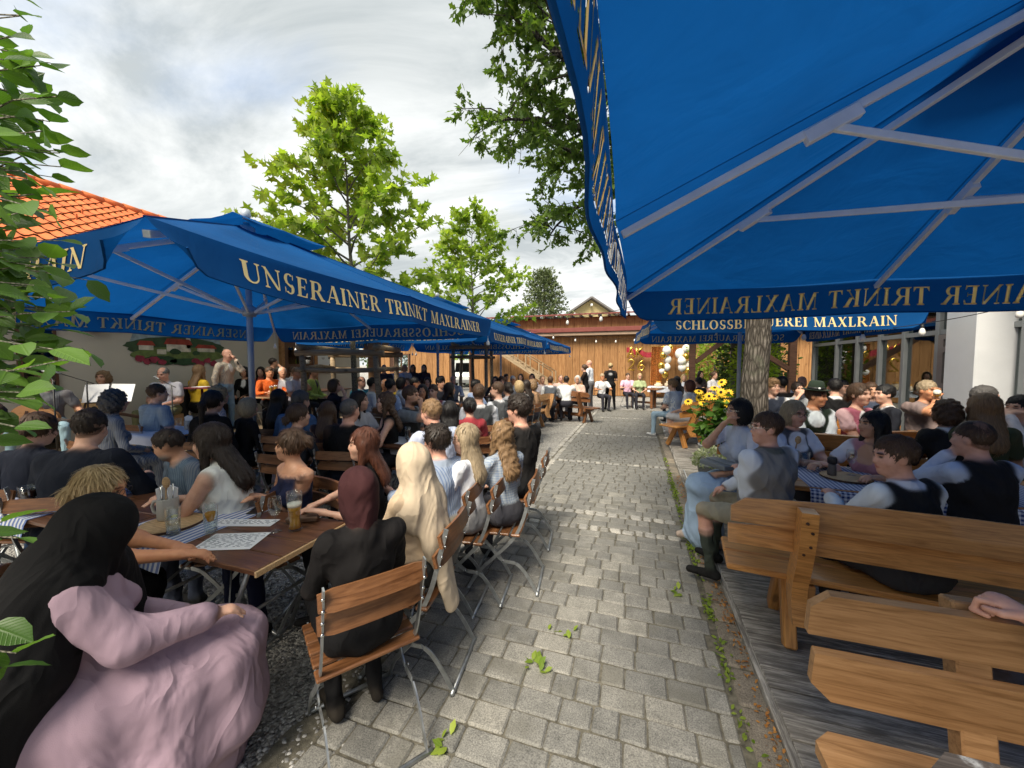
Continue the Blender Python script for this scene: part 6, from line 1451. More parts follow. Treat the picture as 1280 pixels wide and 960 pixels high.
pp('man in bright orange jacket at a table by the wall', -7.83, 6.49, 111.9, 'the man in orange', 0, z0=0.28, lod=3, hair=('short', 'brown'), skin='warm', top=(0.68, 0.12, 0.02), sleeve='long', armL='table', armR='table')
pp('man in black T-shirt standing by the tavern door', -8.38, 7.06, 41.9, 'the standing man in black', 0, z0=0.28, lod=3, sit=False, size=0.9, hair=('short', 'dark'), skin='tan', top=(0.006, 0.006, 0.007), sleeve='short', armR='mouth')
pp('bald man in white shirt at the table by the tavern wall', -7.74, 6.74, 116.9, 'the bald man in white', 0, z0=0.28, lod=3, hair=('thin', 'white'), skin='tan', top=(0.66, 0.63, 0.62), sleeve='short', neck='collar', armL='table', armR='table')
pp('dark haired woman half hidden behind the two bald men', -8.53, 7.74, 101.9, 'the woman behind', 0, z0=0.28, lod=3, sex='f', hair=('bun', 'brown'), top=(0.66, 0.68, 0.71), sleeve='short')
pp('bald man in pale shirt resting his chin on his hand', -7.0, 6.45, 81.9, 'the man with hand at chin', 0, z0=0.28, lod=3, hair=('buzz', 'light'), skin='warm', top=(0.62, 0.57, 0.6), sleeve='short', armL='chin', armR='table')
pp('man in lime green jacket with dark braces', -7.06, 6.96, 66.9, 'the man in lime', 0, z0=0.28, lod=3, hair=('short', 'dark'), skin='tan', top=(0.42, 0.55, 0.14), sleeve='long', neck='v', open_=(0.08, 0.08, 0.09), bottom=(0.006, 0.006, 0.007))
pp('brown haired woman in navy eating beside the log frame', -5.65, 6.09, 61.9, 'the woman with hand at mouth', 1, z0=0, lod=3, sex='f', hair=('bob', 'brown'), skin='fair', top=(0.006, 0.009, 0.02), sleeve='short', armR='mouth', size=1.07)
pp('man with glasses in turquoise shirt by the log frame', -6.12, 7.43, 101.9, 'the man in turquoise', 1, z0=0, lod=3, hair=('thin', 'brown'), skin='pink', top=(0.1, 0.42, 0.5), sleeve='short', glasses=True, size=1.07)
pp('black haired man in white jersey with blue letters on the back', -5.33, 6.82, 41.9, 'the man in a printed jersey', 1, z0=0, lod=3, hair=('short', 'black'), skin='tan', top=(0.58, 0.62, 0.68), sleeve='short', neck='crew', paint=[((-0.05, -0.12, 0.36), (0.03, 0.05, 0.03), 'shoe'), ((0.04, -0.12, 0.35), (0.02, 0.05, 0.035), 'shoe')], shoe=(0.04, 0.07, 0.3), size=1.07)
pp('bald man in yellow shirt at a far table', -5.44, 7.37, 151.9, 'the man in yellow', 1, z0=0, lod=3, hair=('thin', 'white'), skin='warm', top=(0.62, 0.42, 0.03), sleeve='short')
pp('black haired man in pale blue shirt seen from behind at table', -4.53, 6.33, 21.9, 'the man in pale blue', 1, z0=0, lod=3, hair=('short', 'black'), skin='tan', top=(0.36, 0.46, 0.62), sleeve='short', fat=1.1, size=1.07)
pp('standing dark clad man with braces in front of the shed', -7.22, 9.75, 151.9, 'the standing dark clad man with braces in front of', 0, z0=0, lod=4, sex='m', hair=('bald', 'dark'), top=(0.05, 0.05, 0.06), sleeve='long', skin='fair', bottom=(0.03, 0.03, 0.04), sit=False, size=0.97)
pp('standing man in pale blue shirt under the shed window', -7.18, 10.29, 156.9, 'the standing man in pale blue shirt under the shed', 0, z0=0, lod=4, sex='m', hair=('thin', 'white'), top=(0.45, 0.52, 0.62), sleeve='short', skin='pink', bottom=(0.03, 0.03, 0.04), sit=False, size=0.97)
pp('standing blonde woman beside the shed window', -7.26, 10.89, 141.9, 'the standing blonde woman beside the shed window', 0, z0=0, lod=4, sex='f', hair=('bob', 'blond'), top=(0.6, 0.55, 0.5), sleeve='short', skin='tan', bottom=(0.03, 0.03, 0.04), sit=False, size=0.97)
pp('standing woman with long dark hair near the shed window', -7.23, 11.32, 151.9, 'the standing woman with long dark hair near the shed', 0, z0=0, lod=4, sex='f', hair=('long', 'dark'), top=(0.05, 0.04, 0.05), sleeve='long', skin='warm', bottom=(0.03, 0.03, 0.04), sit=False, size=0.97)
pp('standing dark haired woman next to the middle parasol mast', -6.98, 11.62, 156.9, 'the standing dark haired woman next to the middle parasol', 0, z0=0, lod=4, sex='f', hair=('long', 'dark'), top=(0.1, 0.05, 0.05), sleeve='long', skin='fair', bottom=(0.03, 0.03, 0.04), sit=False, size=0.97)
pp('woman in pink blouse facing the camera among the far tables', -5.47, 8.31, 151.9, 'the woman in pink blouse facing the camera among the', 0, z0=0, lod=3, sex='f', hair=('bob', 'light'), top=(0.62, 0.38, 0.38), sleeve='short', skin='pink', bottom=(0.03, 0.03, 0.04), armL='fold', armR='lap')
pp('black haired woman in white blouse beside the man in pale blue', -4.92, 7.28, 51.9, 'the black haired woman in white blouse beside the man', 1, z0=0, lod=3, sex='f', hair=('bob', 'black'), top=(0.6, 0.62, 0.66), sleeve='short', skin='tan', bottom=(0.03, 0.03, 0.04), armL='lap', armR='fold', size=1.07)
pp('black haired man in red shirt in the middle of the crowd', -4.65, 7.37, 71.9, 'the black haired man in red shirt in the middle', 1, z0=0, lod=3, sex='m', hair=('short', 'black'), top=(0.5, 0.08, 0.06), sleeve='short', skin='warm', bottom=(0.03, 0.03, 0.04), armL='table', armR='table', size=1.07)
pp('woman in white top directly behind the parasol mast', -5.2, 8.82, 156.9, 'the woman in white top directly behind the parasol mast', 0, z0=0, lod=3, sex='f', hair=('long', 'brown'), top=(0.62, 0.62, 0.64), sleeve='short', skin='fair', bottom=(0.03, 0.03, 0.04), armL='fold', armR='table')
pp('black haired man left of the second log frame', -5.43, 10.01, 166.9, 'the black haired man left of the second log frame', 0, z0=0, lod=4, sex='m', hair=('short', 'black'), top=(0.5, 0.45, 0.42), sleeve='short', skin='pink', bottom=(0.03, 0.03, 0.04), armL='lap', armR='lap')
pp('tall black haired youth in dark suit in mid crowd', -4.25, 7.79, 111.9, 'the tall black haired youth in dark suit in mid', 1, z0=0, lod=3, sex='m', hair=('tousled', 'black'), top=(0.02, 0.022, 0.03), sleeve='long', skin='tan', bottom=(0.03, 0.03, 0.04), armL='table', armR='fold', size=1.07)
pp('smiling dark haired woman facing the camera in mid crowd', -3.51, 5.78, 151.9, 'the smiling dark haired woman facing the camera in mid', 1, z0=0, lod=3, sex='f', hair=('long', 'dark'), top=(0.04, 0.03, 0.035), sleeve='long', skin='warm', bottom=(0.03, 0.03, 0.04), armL='fold', armR='table', size=1.0)
pp('boy in dark red waistcoat beside smiling woman', -3.39, 5.93, 176.9, 'the boy in dark red waistcoat beside smiling woman', 1, z0=0, lod=3, sex='m', hair=('short', 'brown'), top=(0.25, 0.06, 0.07), sleeve='long', skin='fair', bottom=(0.03, 0.03, 0.04), armL='lap', armR='table', sleeve_col=(0.62, 0.64, 0.68), neck='collar', size=0.99)
pp('bald man in grey waistcoat in front of the white van', -5.16, 10.2, 156.9, 'the bald man in grey waistcoat in front of the', 0, z0=0, lod=4, sex='m', hair=('thin', 'white'), top=(0.3, 0.3, 0.32), sleeve='long', skin='pink', bottom=(0.03, 0.03, 0.04), armL='table', armR='lap', sleeve_col=(0.62, 0.64, 0.68), neck='collar')
pp('dark haired woman in dark jacket in mid crowd', -3.38, 6.56, 41.9, 'the dark haired woman in dark jacket in mid crowd', 1, z0=0, lod=3, sex='f', hair=('long', 'dark'), top=(0.012, 0.013, 0.02), sleeve='long', skin='tan', bottom=(0.03, 0.03, 0.04), armL='fold', armR='fold', size=0.996)
pp('man in blue shirt leaning across a far table', -3.31, 7.64, 36.9, 'the man in blue shirt leaning across a far table', 1, z0=0, lod=3, sex='m', hair=('tousled', 'black'), top=(0.34, 0.43, 0.6), sleeve='short', skin='warm', bottom=(0.03, 0.03, 0.04), armL='lap', armR='table')
pp('black haired woman smiling beside the second log frame', -3.8, 10.12, 166.9, 'the black haired woman smiling beside the second log frame', 0, z0=0, lod=4, sex='f', hair=('long', 'black'), top=(0.03, 0.03, 0.035), sleeve='long', skin='fair', bottom=(0.03, 0.03, 0.04), armL='table', armR='table')
pp('youth in grey shirt by the far parasol mast', -3.6, 10.08, 146.9, 'the youth in grey shirt by the far parasol mast', 0, z0=0, lod=4, sex='m', hair=('tousled', 'brown'), top=(0.17, 0.18, 0.19), sleeve='short', skin='pink', bottom=(0.03, 0.03, 0.04), armL='fold', armR='lap')
pp('dark man at the foot of the far parasol mast', -4.38, 12.77, 131.9, 'the dark man at the foot of the far parasol', 0, z0=0, lod=4, sex='m', hair=('short', 'black'), top=(0.05, 0.05, 0.06), sleeve='long', skin='tan', bottom=(0.03, 0.03, 0.04), armL='lap', armR='fold')
pp('white haired man in pale shirt facing the camera', -3.49, 10.75, 161.9, 'the white haired man in pale shirt facing the camera', 0, z0=0, lod=4, sex='m', hair=('short', 'white'), top=(0.6, 0.63, 0.68), sleeve='short', skin='warm', bottom=(0.03, 0.03, 0.04), armL='table', armR='table')
pp('dark long haired woman below the staircase', -3.93, 13.03, 171.9, 'the dark long haired woman below the staircase', 0, z0=0, lod=4, sex='f', hair=('long', 'dark'), top=(0.05, 0.05, 0.055), sleeve='long', skin='fair', bottom=(0.03, 0.03, 0.04), armL='fold', armR='table')
pp('dark curly haired woman in white below the staircase', -3.6, 13.34, 181.9, 'the dark curly haired woman in white below the staircase', 0, z0=0, lod=4, sex='f', hair=('curly', 'dark'), top=(0.55, 0.56, 0.6), sleeve='short', skin='pink', bottom=(0.03, 0.03, 0.04), armL='lap', armR='lap')
pp('dark haired woman with low bun behind bearded waistcoat man', -2.35, 6.9, -58.1, 'the dark haired woman with low bun behind bearded waistcoat', 1, z0=0, lod=3, sex='f', hair=('lowbun', 'dark'), top=(0.45, 0.45, 0.48), sleeve='long', skin='tan', bottom=(0.03, 0.03, 0.04), armL='table', armR='fold', sleeve_col=(0.62, 0.64, 0.68), neck='collar', size=0.996)
pp('blonde woman with bobbed hair near the end bench', -2.32, 7.54, -48.1, 'the blonde woman with bobbed hair near the end bench', 1, z0=0, lod=3, sex='f', hair=('bob', 'blond'), top=(0.28, 0.27, 0.26), sleeve='short', skin='warm', bottom=(0.03, 0.03, 0.04), armL='fold', armR='table', size=1.013)
pp('dark haired woman between the blonde women near the bench', -2.32, 8.06, -63.1, 'the dark haired woman between the blonde women near the', 1, z0=0, lod=3, sex='f', hair=('straight', 'dark'), top=(0.1, 0.09, 0.09), sleeve='long', skin='fair', bottom=(0.03, 0.03, 0.04), armL='lap', armR='table')
pp('fair haired woman in peach top on the pale bench', -2.27, 8.4, -78.1, 'the fair haired woman in peach top on the pale', 0, z0=0, lod=3, sex='f', hair=('curly', 'light'), top=(0.55, 0.33, 0.19), sleeve='short', skin='pink', bottom=(0.03, 0.03, 0.04), armL='table', armR='lap')
pp('fair short haired man at the far bench table', -2.73, 11.31, 141.9, 'the fair short haired man at the far bench table', 0, z0=0, lod=4, sex='m', hair=('buzz', 'light'), top=(0.55, 0.5, 0.5), sleeve='short', skin='tan', bottom=(0.03, 0.03, 0.04), armL='fold', armR='fold')
pp('man in dark grey waistcoat seated on the far bench', -2.37, 10.79, -18.1, 'the man in dark grey waistcoat seated on the far', 0, z0=0, lod=4, sex='m', hair=('short', 'brown'), top=(0.075, 0.085, 0.1), sleeve='long', skin='warm', bottom=(0.03, 0.03, 0.04), armL='lap', armR='table', sleeve_col=(0.62, 0.64, 0.68), neck='collar')
pp('man in white shirt seated on the far bench', -1.97, 11.13, -14.1, 'the man in white shirt seated on the far bench', 0, z0=0, lod=4, sex='m', hair=('short', 'dark'), top=(0.62, 0.64, 0.68), sleeve='short', skin='fair', bottom=(0.03, 0.03, 0.04), armL='table', armR='table')
pp('man facing the camera across the far bench table', -2.39, 12.47, 156.9, 'the man facing the camera across the far bench table', 0, z0=0, lod=4, sex='m', hair=('buzz', 'light'), top=(0.6, 0.45, 0.4), sleeve='short', skin='pink', bottom=(0.03, 0.03, 0.04), armL='fold', armR='lap')
pp('white haired woman at the end of the far bench table', -1.75, 11.84, 181.9, 'the white haired woman at the end of the far', 0, z0=0, lod=4, sex='f', hair=('bob', 'white'), top=(0.5, 0.36, 0.3), sleeve='short', skin='tan', bottom=(0.03, 0.03, 0.04), armL='lap', armR='fold')
pp('fair man at the table behind the waitress', -1.21, 14.32, 151.9, 'the fair man at the table behind the waitress', 0, z0=0, lod=4, sex='m', hair=('short', 'ash'), top=(0.55, 0.56, 0.58), sleeve='short', skin='warm', bottom=(0.03, 0.03, 0.04), armL='table', armR='table')
pp('man in pink shirt sitting by the gold balloons', -0.35, 15.67, 161.9, 'the man in pink shirt sitting by the gold balloons', 1, z0=0, lod=4, sex='m', hair=('short', 'brown'), top=(0.62, 0.38, 0.5), sleeve='short', skin='fair', bottom=(0.03, 0.03, 0.04), armL='fold', armR='table')
pp('blonde woman in green dress sitting by the gold balloons', 0.09, 15.39, 176.9, 'the blonde woman in green dress sitting by the gold', 1, z0=0, lod=4, sex='f', hair=('bob', 'blond'), top=(0.3, 0.36, 0.2), sleeve='short', skin='pink', bottom=(0.03, 0.03, 0.04), armL='lap', armR='lap')
pp('bearded man in dark waistcoat with his hand at his mouth', -2.91, 4.51, 81.9, 'the man in a dark waistcoat', 1, z0=0, lod=2, hair=('short', 'brown'), beard='brown', skin='tan', top=(0.022, 0.024, 0.026), sleeve='short', sleeve_col=(0.13, 0.15, 0.17), armR='mouth', fat=1.15, neck='collar', collar=(0.13, 0.15, 0.17), size=1.061)
pp('smiling woman with long dark hair in white and black blouse', -3.36, 4.04, 96.9, 'the woman in a black and white blouse', 1, z0=0, lod=2, sex='f', head=(25, 0, 0), hair=('long', 'dark'), top=(0.45, 0.44, 0.44), sleeve='short', armL='tablein', armR='tablein', size=1.007)
pp('woman with long brown curls and bare shoulders facing left', -2.93, 3.97, -128.1, 'the woman with brown curls', 1, z0=0, lod=2, sex='f', hair=('wavy', 'brown'), top=(0.006, 0.006, 0.007), sleeve='none', neck='low', armL='table', armR='lap', size=1.005)
pp('sandy haired man in light blue shirt leaning on the white cloth', -1.91, 3.3, -66.1, 'the sandy haired man', 1, z0=0, lod=2, lean=16, head=(10, -8, 0), hair=('short', 'light'), skin='pink', top=(0.42, 0.47, 0.6), sleeve='short', fat=1.1, armL='table', armR='table', size=1.028)
pp('grey haired man in black T-shirt seen from behind', -2.84, 3.26, -10.1, 'the man in a black T-shirt', 1, z0=0, lod=2, lean=6, fat=1.15, head=(-12, -4, 0), hair=('buzz', 'salt'), skin='pink', top=(0.006, 0.006, 0.007), sleeve='short', bottom=(0.006, 0.009, 0.02), size=0.981)
pp('woman with straight brown hair and bare shoulders seen from behind', -3.36, 3.51, -18.1, 'the brown haired woman', 1, z0=0, lod=2, sex='f', head=(-10, 0, 0), hair=('straight', 'brown'), top=(0.03, 0.02, 0.025), sleeve='none', size=0.901)
pp('brown haired woman with tied hair and dark jacket seen from behind', -3.22, 2.98, -0.1, 'the woman with an earring', 1, z0=0, lod=2, sex='f', lean=8, head=(-28, 0, 0), hair=('lowbun', 'brown'), top=(0.02, 0.024, 0.032), sleeve='long', size=0.94)
pp('dark haired man in blue denim shirt bent over the table', -4.08, 3.81, -6.1, 'the man in a denim shirt', 1, z0=0, lod=2, lean=18, head=(-10, -8, 0), hair=('short', 'salt'), top=(0.07, 0.13, 0.23), sleeve='long', fat=1.1, size=1.043)
pp('woman with long black hair in black behind the parasol mast', -4.69, 4.02, -12.1, 'the black haired woman', 1, z0=0, lod=2, sex='f', hair=('long', 'black'), top=(0.006, 0.006, 0.007), sleeve='long', size=1.001)
pp('woman with long straight black hair seen from behind', -1.9, 3.67, -28.1, 'the woman with black hair', 1, z0=0, lod=2, sex='f', hair=('straight', 'black'), top=(0.012, 0.012, 0.014), sleeve='long', size=0.94)
pp('woman with a dark bun and red dress seen from behind', -1.95, 4.29, -38.1, 'the woman with a dark bun', 1, z0=0, lod=2, sex='f', hair=('bun', 'black'), top=(0.25, 0.03, 0.04), sleeve='short', size=0.92)
pp('man in grey waistcoat and white shirt seen from behind', -2.17, 5.1, -30.1, 'the man in a grey waistcoat', 1, z0=0, lod=2, lean=4, hair=('short', 'brown'), skin='fair', top=(0.06, 0.065, 0.07), sleeve='long', sleeve_col=(0.58, 0.6, 0.65), neck='collar', size=1.07)
pp('bearded man in grey waistcoat turned to the left', -2.19, 5.9, -68.1, 'the bearded man in a waistcoat', 1, z0=0, lod=3, head=(35, 0, 0), hair=('short', 'brown'), beard='brown', top=(0.08, 0.085, 0.09), sleeve='long', sleeve_col=(0.55, 0.57, 0.62), neck='collar', size=1.068)
pp('waitress in black with apron standing by the far bench table', -1.75, 13.32, -88.1, 'w1', 0, z0=0, lod=3, sit=False, sex='f', size=0.97, hair=('bun', 'brown'), top=(0.006, 0.006, 0.007), sleeve='short', bottom=(0.006, 0.006, 0.007), armL='tablein')
pp('tall bald man in white shirt standing behind the waitress', -1.69, 14.2, -78.1, 'm1', 0, z0=0, lod=3, sit=False, size=1.06, hair=('bald', 'brown'), skin='pink', top=(0.62, 0.64, 0.68), sleeve='short', bottom=(0.12, 0.12, 0.13))
pp('blonde waitress in black T-shirt seen from behind on the gravel', -0.96, 14.75, -8.1, 'w2', 0, z0=0, lod=3, sit=False, sex='f', size=1.0, fat=1.1, hair=('bun', 'blond'), top=(0.006, 0.006, 0.007), sleeve='short', bottom=(0.006, 0.006, 0.007), legs='apart', paint=[((0, -0.12, 0.38), (0.07, 0.06, 0.045), 'white')], pal={'white': (0.35, 0.35, 0.36)})
pp('boy in white T-shirt and pale jeans at the end of the bench', 0.77, 9.6, -46.1, 'the boy on the bench end', 0, z0=0.0, lod=2, head=(18, 0, 0), hair=('tousled', 'light'), top=(0.6, 0.64, 0.7), sleeve='short', bottom=(0.3, 0.42, 0.52), shoe=(0.7, 0.7, 0.7), legs='wide', lean=10)
pp('dark red haired woman in white blouse and patterned skirt on the bench', 1.06, 9.06, -58.1, 'the woman beside him', 0, z0=0, lod=2, sex='f', head=(10, 0, 0), hair=('bob', 'auburn'), top=(0.64, 0.66, 0.7), sleeve='short', bottom=(0.5, 0.48, 0.48), skirt='knee', shoe=(0.6, 0.5, 0.42))
pp('dark haired man behind the sunflowers', 1.51, 11.01, -48.1, 'dark', 0, z0=0, lod=3, sex='m', hair=('short', 'dark'), top=(0.03, 0.03, 0.035), sleeve='short', armR='table')
pp('long dark haired woman behind the boy on the bench', 1.07, 11.92, -38.1, 'long', 0, z0=0, lod=3, sex='f', hair=('long', 'dark'), top=(0.05, 0.04, 0.04), sleeve='short', armR='table')
pp('blonde woman in white by the balloon table', 1.52, 14.38, 181.9, 'blonde', 0, z0=0, lod=3, sex='f', hair=('long', 'blond'), top=(0.55, 0.57, 0.6), sleeve='short', armR='table')
pp('woman with long black hair in front of the shrub', 2.04, 14.35, 151.9, 'woman', 0, z0=0.12, lod=3, sex='f', hair=('long', 'dark'), top=(0.06, 0.05, 0.06), sleeve='short', armR='table')
pp('brown haired woman beside the shrub looking at the camera', 2.29, 13.38, 141.9, 'brown', 0, z0=0.12, lod=3, sex='f', hair=('bun', 'brown'), top=(0.45, 0.45, 0.48), sleeve='short', armR='table')
pp('fair haired boy with glasses in navy waistcoat behind the oak trunk', 2.15, 7.42, 181.9, 'x', 0, z0=0.06, lod=2, head=(25, 0, 0), hair=('tousled', 'light'), top=(0.02, 0.025, 0.04), sleeve='long', sleeve_col=(0.66, 0.68, 0.71), neck='collar', glasses=True, size=1.048)
pp('man in black jacket seen from behind near the timber frame', 2.57, 8.41, -8.1, 'x', 0, z0=0.06, lod=3, hair=('short', 'black'), top=(0.006, 0.006, 0.007), sleeve='long', size=1.07)
pp('woman in grey with hand at her mouth behind the green hat', 2.63, 7.79, 171.9, 'x', 0, z0=0.06, lod=2, sex='f', hair=('bun', 'dark'), top=(0.3, 0.31, 0.3), sleeve='short', armR='mouth', size=0.973)
pp('bald man far back beside the glass facade', 3.68, 10.66, 151.9, 'x', 0, z0=0.06, lod=3, hair=('bald', 'brown'), skin='tan', top=(0.66, 0.68, 0.71), sleeve='short')
pp('man in green felt hat and dark waistcoat with arms crossed', 2.11, 5.67, 171.9, 'x', 0, z0=0.06, lod=1, head=(42, -4, 0), hair=('short', 'brown'), skin='warm', top=(0.014, 0.024, 0.016), sleeve='roll', sleeve_col=(0.56, 0.62, 0.72), neck='collar', collar=(0.6, 0.66, 0.74), open_=(0.56, 0.62, 0.72), armL='cross', armR='cross', hat=m_plain('green_felt', (.016, .030, .018), .95), size=1.025)
pp('dark haired man in black jacket with white collar, back turned', 3.07, 7.62, -6.1, 'x', 0, z0=0.06, lod=2, hair=('short', 'black'), top=(0.006, 0.006, 0.007), sleeve='long', neck='collar', size=1.057)
pp('youth with glasses sitting between the black jackets', 3.52, 8.4, 159.9, 'x', 0, z0=0.06, lod=2, hair=('short', 'black'), top=(0.08, 0.08, 0.09), sleeve='long', glasses=True, size=0.987)
pp('woman in pink dirndl and white blouse facing the camera, arms folded', 2.54, 5.66, 153.9, 'x', 0, z0=0.06, lod=1, sex='f', hair=('lowbun', 'brown'), skin='fair', top=(0.3, 0.09, 0.13), sleeve='puff', sleeve_col=(0.55, 0.36, 0.37), neck='v', open_=(0.66, 0.66, 0.68), armL='cross', armR='cross', size=1.07)
pp('man behind the woman in pink, in front of the door', 3.59, 7.68, 181.9, 'x', 0, z0=0.06, lod=3, hair=('short', 'brown'), skin='tan', top=(0.04, 0.05, 0.08), sleeve='long', size=0.99)
pp('black haired man in profile with white collar and dark jacket', 3.12, 6.37, -88.1, 'x', 0, z0=0.06, lod=2, head=(10, 0, 0), hair=('short', 'black'), top=(0.013, 0.015, 0.022), sleeve='long', neck='collar', size=1.016)
pp('woman with short blonde-grey hair and glasses smiling at the camera', 1.39, 4.17, 157.9, 'x', 0, z0=0.06, lod=0, sex='f', fat=1.15, head=(0, -6, 0), hair=('bob', 'ash'), skin='pink', top=(0.06, 0.065, 0.08), sleeve='short', sleeve_col=(0.55, 0.58, 0.66), neck='low', open_=(0.64, 0.64, 0.67), glasses='chrome', armL='tablein', armR='tablein', size=0.938)
pp('dark haired woman with glasses in pale blue dress, hand at her chin', 0.89, 4.01, -123.1, 'x', 0, z0=0.06, lod=0, sex='f', head=(-14, 2, 0), hair=('bob', 'black'), skin='tan', top=(0.4, 0.44, 0.52), sleeve='short', sleeve_col=(0.52, 0.55, 0.64), bottom=(0.3, 0.4, 0.52), skirt='long', armL='lap', armR='chin', glasses='chrome', shoe=(0.5, 0.4, 0.33), size=0.96)
pp('man in grey waistcoat and leather breeches on the bench end', 0.89, 3.19, -64.1, 'x', 0, z0=0.06, lod=0, fat=1.32, lean=3, twist=-30, head=(32, 0, 0), hair=('short', 'brown'), skin='pink', top=(0.17, 0.165, 0.16), sleeve='long', sleeve_col=(0.56, 0.6, 0.69), neck='collar', collar=(0.1, 0.11, 0.1), bottom=(0.26, 0.235, 0.17), skirt='shorts', sock=(0.05, 0.062, 0.05), legs='fwd', armL=('w', 0.772, 3.357, 0.86), armR='lap', shoe=(0.012, 0.012, 0.012), glasses='chrome', size=0.921)
pp('black haired woman in rose dirndl looking left across the table', 1.83, 3.87, -128.1, 'x', 0, z0=0.06, lod=0, sex='f', head=(-26, 2, 0), hair=('straight', 'black'), skin='tan', top=(0.36, 0.17, 0.2), sleeve='short', sleeve_col=(0.62, 0.62, 0.66), neck='low', armL='table', armR='table', size=0.88)
pp('man in black waistcoat and white shirt on the bench, head in profile', 1.34, 2.62, -26.1, 'x', 0, z0=0.06, lod=0, fat=1.12, lean=12, head=(66, -6, 0), hair=('short', 'brown'), skin='pink', top=(0.011, 0.011, 0.012), sleeve='long', sleeve_col=(0.6, 0.64, 0.72), neck='collar', collar=(0.6, 0.63, 0.7), armL=('w', 1.163, 2.851, 0.87), armR='lap', size=0.88)
pp('man with cropped hair in black waistcoat over striped shirt', 2.06, 3.26, -18.1, 'x', 0, z0=0.06, lod=1, fat=1.2, lean=10, head=(22, -4, 0), hair=('buzz', 'brown'), skin='pink', top=(0.012, 0.012, 0.014), sleeve='long', sleeve_col=(0.42, 0.48, 0.6), armL='chin', armR='table', size=0.904)
pp('youth with curly brown hair in black, back turned', 2.75, 4.67, -10.1, 'x', 0, z0=0.06, lod=2, lean=8, hair=('curly', 'brown'), top=(0.016, 0.016, 0.017), sleeve='long', collar=(0.66, 0.68, 0.71), neck='collar', size=0.943)
pp('man in grey-brown shirt drinking from a glass of beer', 3.82, 6.82, 163.9, 'x', 0, z0=0.06, lod=1, fat=1.15, hair=('short', 'ash'), skin='warm', top=(0.17, 0.13, 0.125), sleeve='short', armR='mouth', armL='table', size=1.07)
pp('grey haired man turned to the right in front of the glass', 3.71, 5.72, 81.9, 'x', 0, z0=0.06, lod=2, head=(-10, 0, 0), hair=('short', 'salt'), skin='pink', top=(0.07, 0.08, 0.09), sleeve='long', size=1.051)
pp('woman with long fair hair in olive top behind cropped hair man', 2.95, 4.58, 1.9, 'x', 0, z0=0.06, lod=2, sex='f', head=(20, 0, 0), hair=('long', 'light'), top=(0.05, 0.065, 0.035), sleeve='short', size=1.029)
pp('dark haired person with both hands at the mouth, cut by photo edge', 3.5, 5.02, -113.1, 'x', 0, z0=0.06, lod=2, hair=('short', 'black'), top=(0.45, 0.45, 0.5), sleeve='long', armL='mouth', armR='mouth', size=0.978)
pp('person cut by the photo edge, one hand resting on the bench back', 1.56, 1.00, 172, 'x', 0, z0=.06, lod=0, fat=1.1, lean=-4, head=(0, 0, 0), hair=('short', 'brown'), skin='pink', top=(.03, .035, .05), sleeve='long', bottom=(.30, .36, .40), armL='lap', armR=('w', 1.055, 1.40, 1.0, (0, -.2, -1)), fist=True)
# ------------------------------------------------------------------ tables, benches and stage among the guests
for i, x in enumerate((-2.275, -3.49, -4.705)): ftable(x, 1.575, 0, ('brown slatted folding table of the women in headscarves', 'second folding table in the near row, below the striped cloth', 'third folding table in the near row, beside the hornbeam')[i], 1.2, .60)
for i, (x, y, f) in enumerate(((-3.0, 4.15, 4), (-4.25, 4.10, 2), (-6.55, 3.66, 0), (-3.3, 6.35, 0), (-4.55, 6.35, 0), (-3.6, 8.6, 0), (-4.85, 8.6, 0), (-3.9, 10.9, 0))):
    ftable(x, y, f, 'folding table under the %s' % ('white cloth with a stoneware mug', 'elbows of the man in black T-shirt', 'white cloth in front of the stage', 'hands of the man in pale blue', 'guests by the log frame', 'bearded guests of the middle parasol', 'man in blue shirt leaning across', 'guests behind the pale bench')[i], 1.2, .7)
cloth(-2.56, 1.575, 0, 'blue and white striped cloth across the table of the women in headscarves', .55, .605, .7415, .10, M['stripe'])
cloth(-4.05, 1.575, 0, 'blue and white striped cloth under the dark beer mugs', 1.0, .605, .7415, .10, M['stripe'])
cloth(-2.95, 4.15, 4, 'white runner cloth under a stoneware mug with napkins', 1.15, .45, .7420, .12, M['white_cloth'])
cloth(-6.4, 3.66, 0, 'white cloth on the table in front of the stage', 1.1, .72, .7420, .12, M['white_cloth'])
stg = empty('stage', (0, 0, 0), 0, 'low wooden stage along the tavern wall', 'stage')
MB().bbox((-9.28, 1.2, .0), (-6.35, 11.0, .24), .01).build('base', M['dark_wood'], stg)
pm = MB().bbox((0, -.07, -.035), (2.93, .07, 0), .004).mesh('plank', M['log'])
for k in range(67): link('plank', pm, stg, (-9.28, 1.28 + .1455 * k, .278))
tw = ftable(-7.55, 6.6, 80, 'brown table with beers on the raised stage by the wall', 1.4, .7, .74); tw.location.z = .28
tw2 = ftable(-8.0, 8.3, 85, 'table of the man in lime on the raised stage', 1.2, .7, .74); tw2.location.z = .28
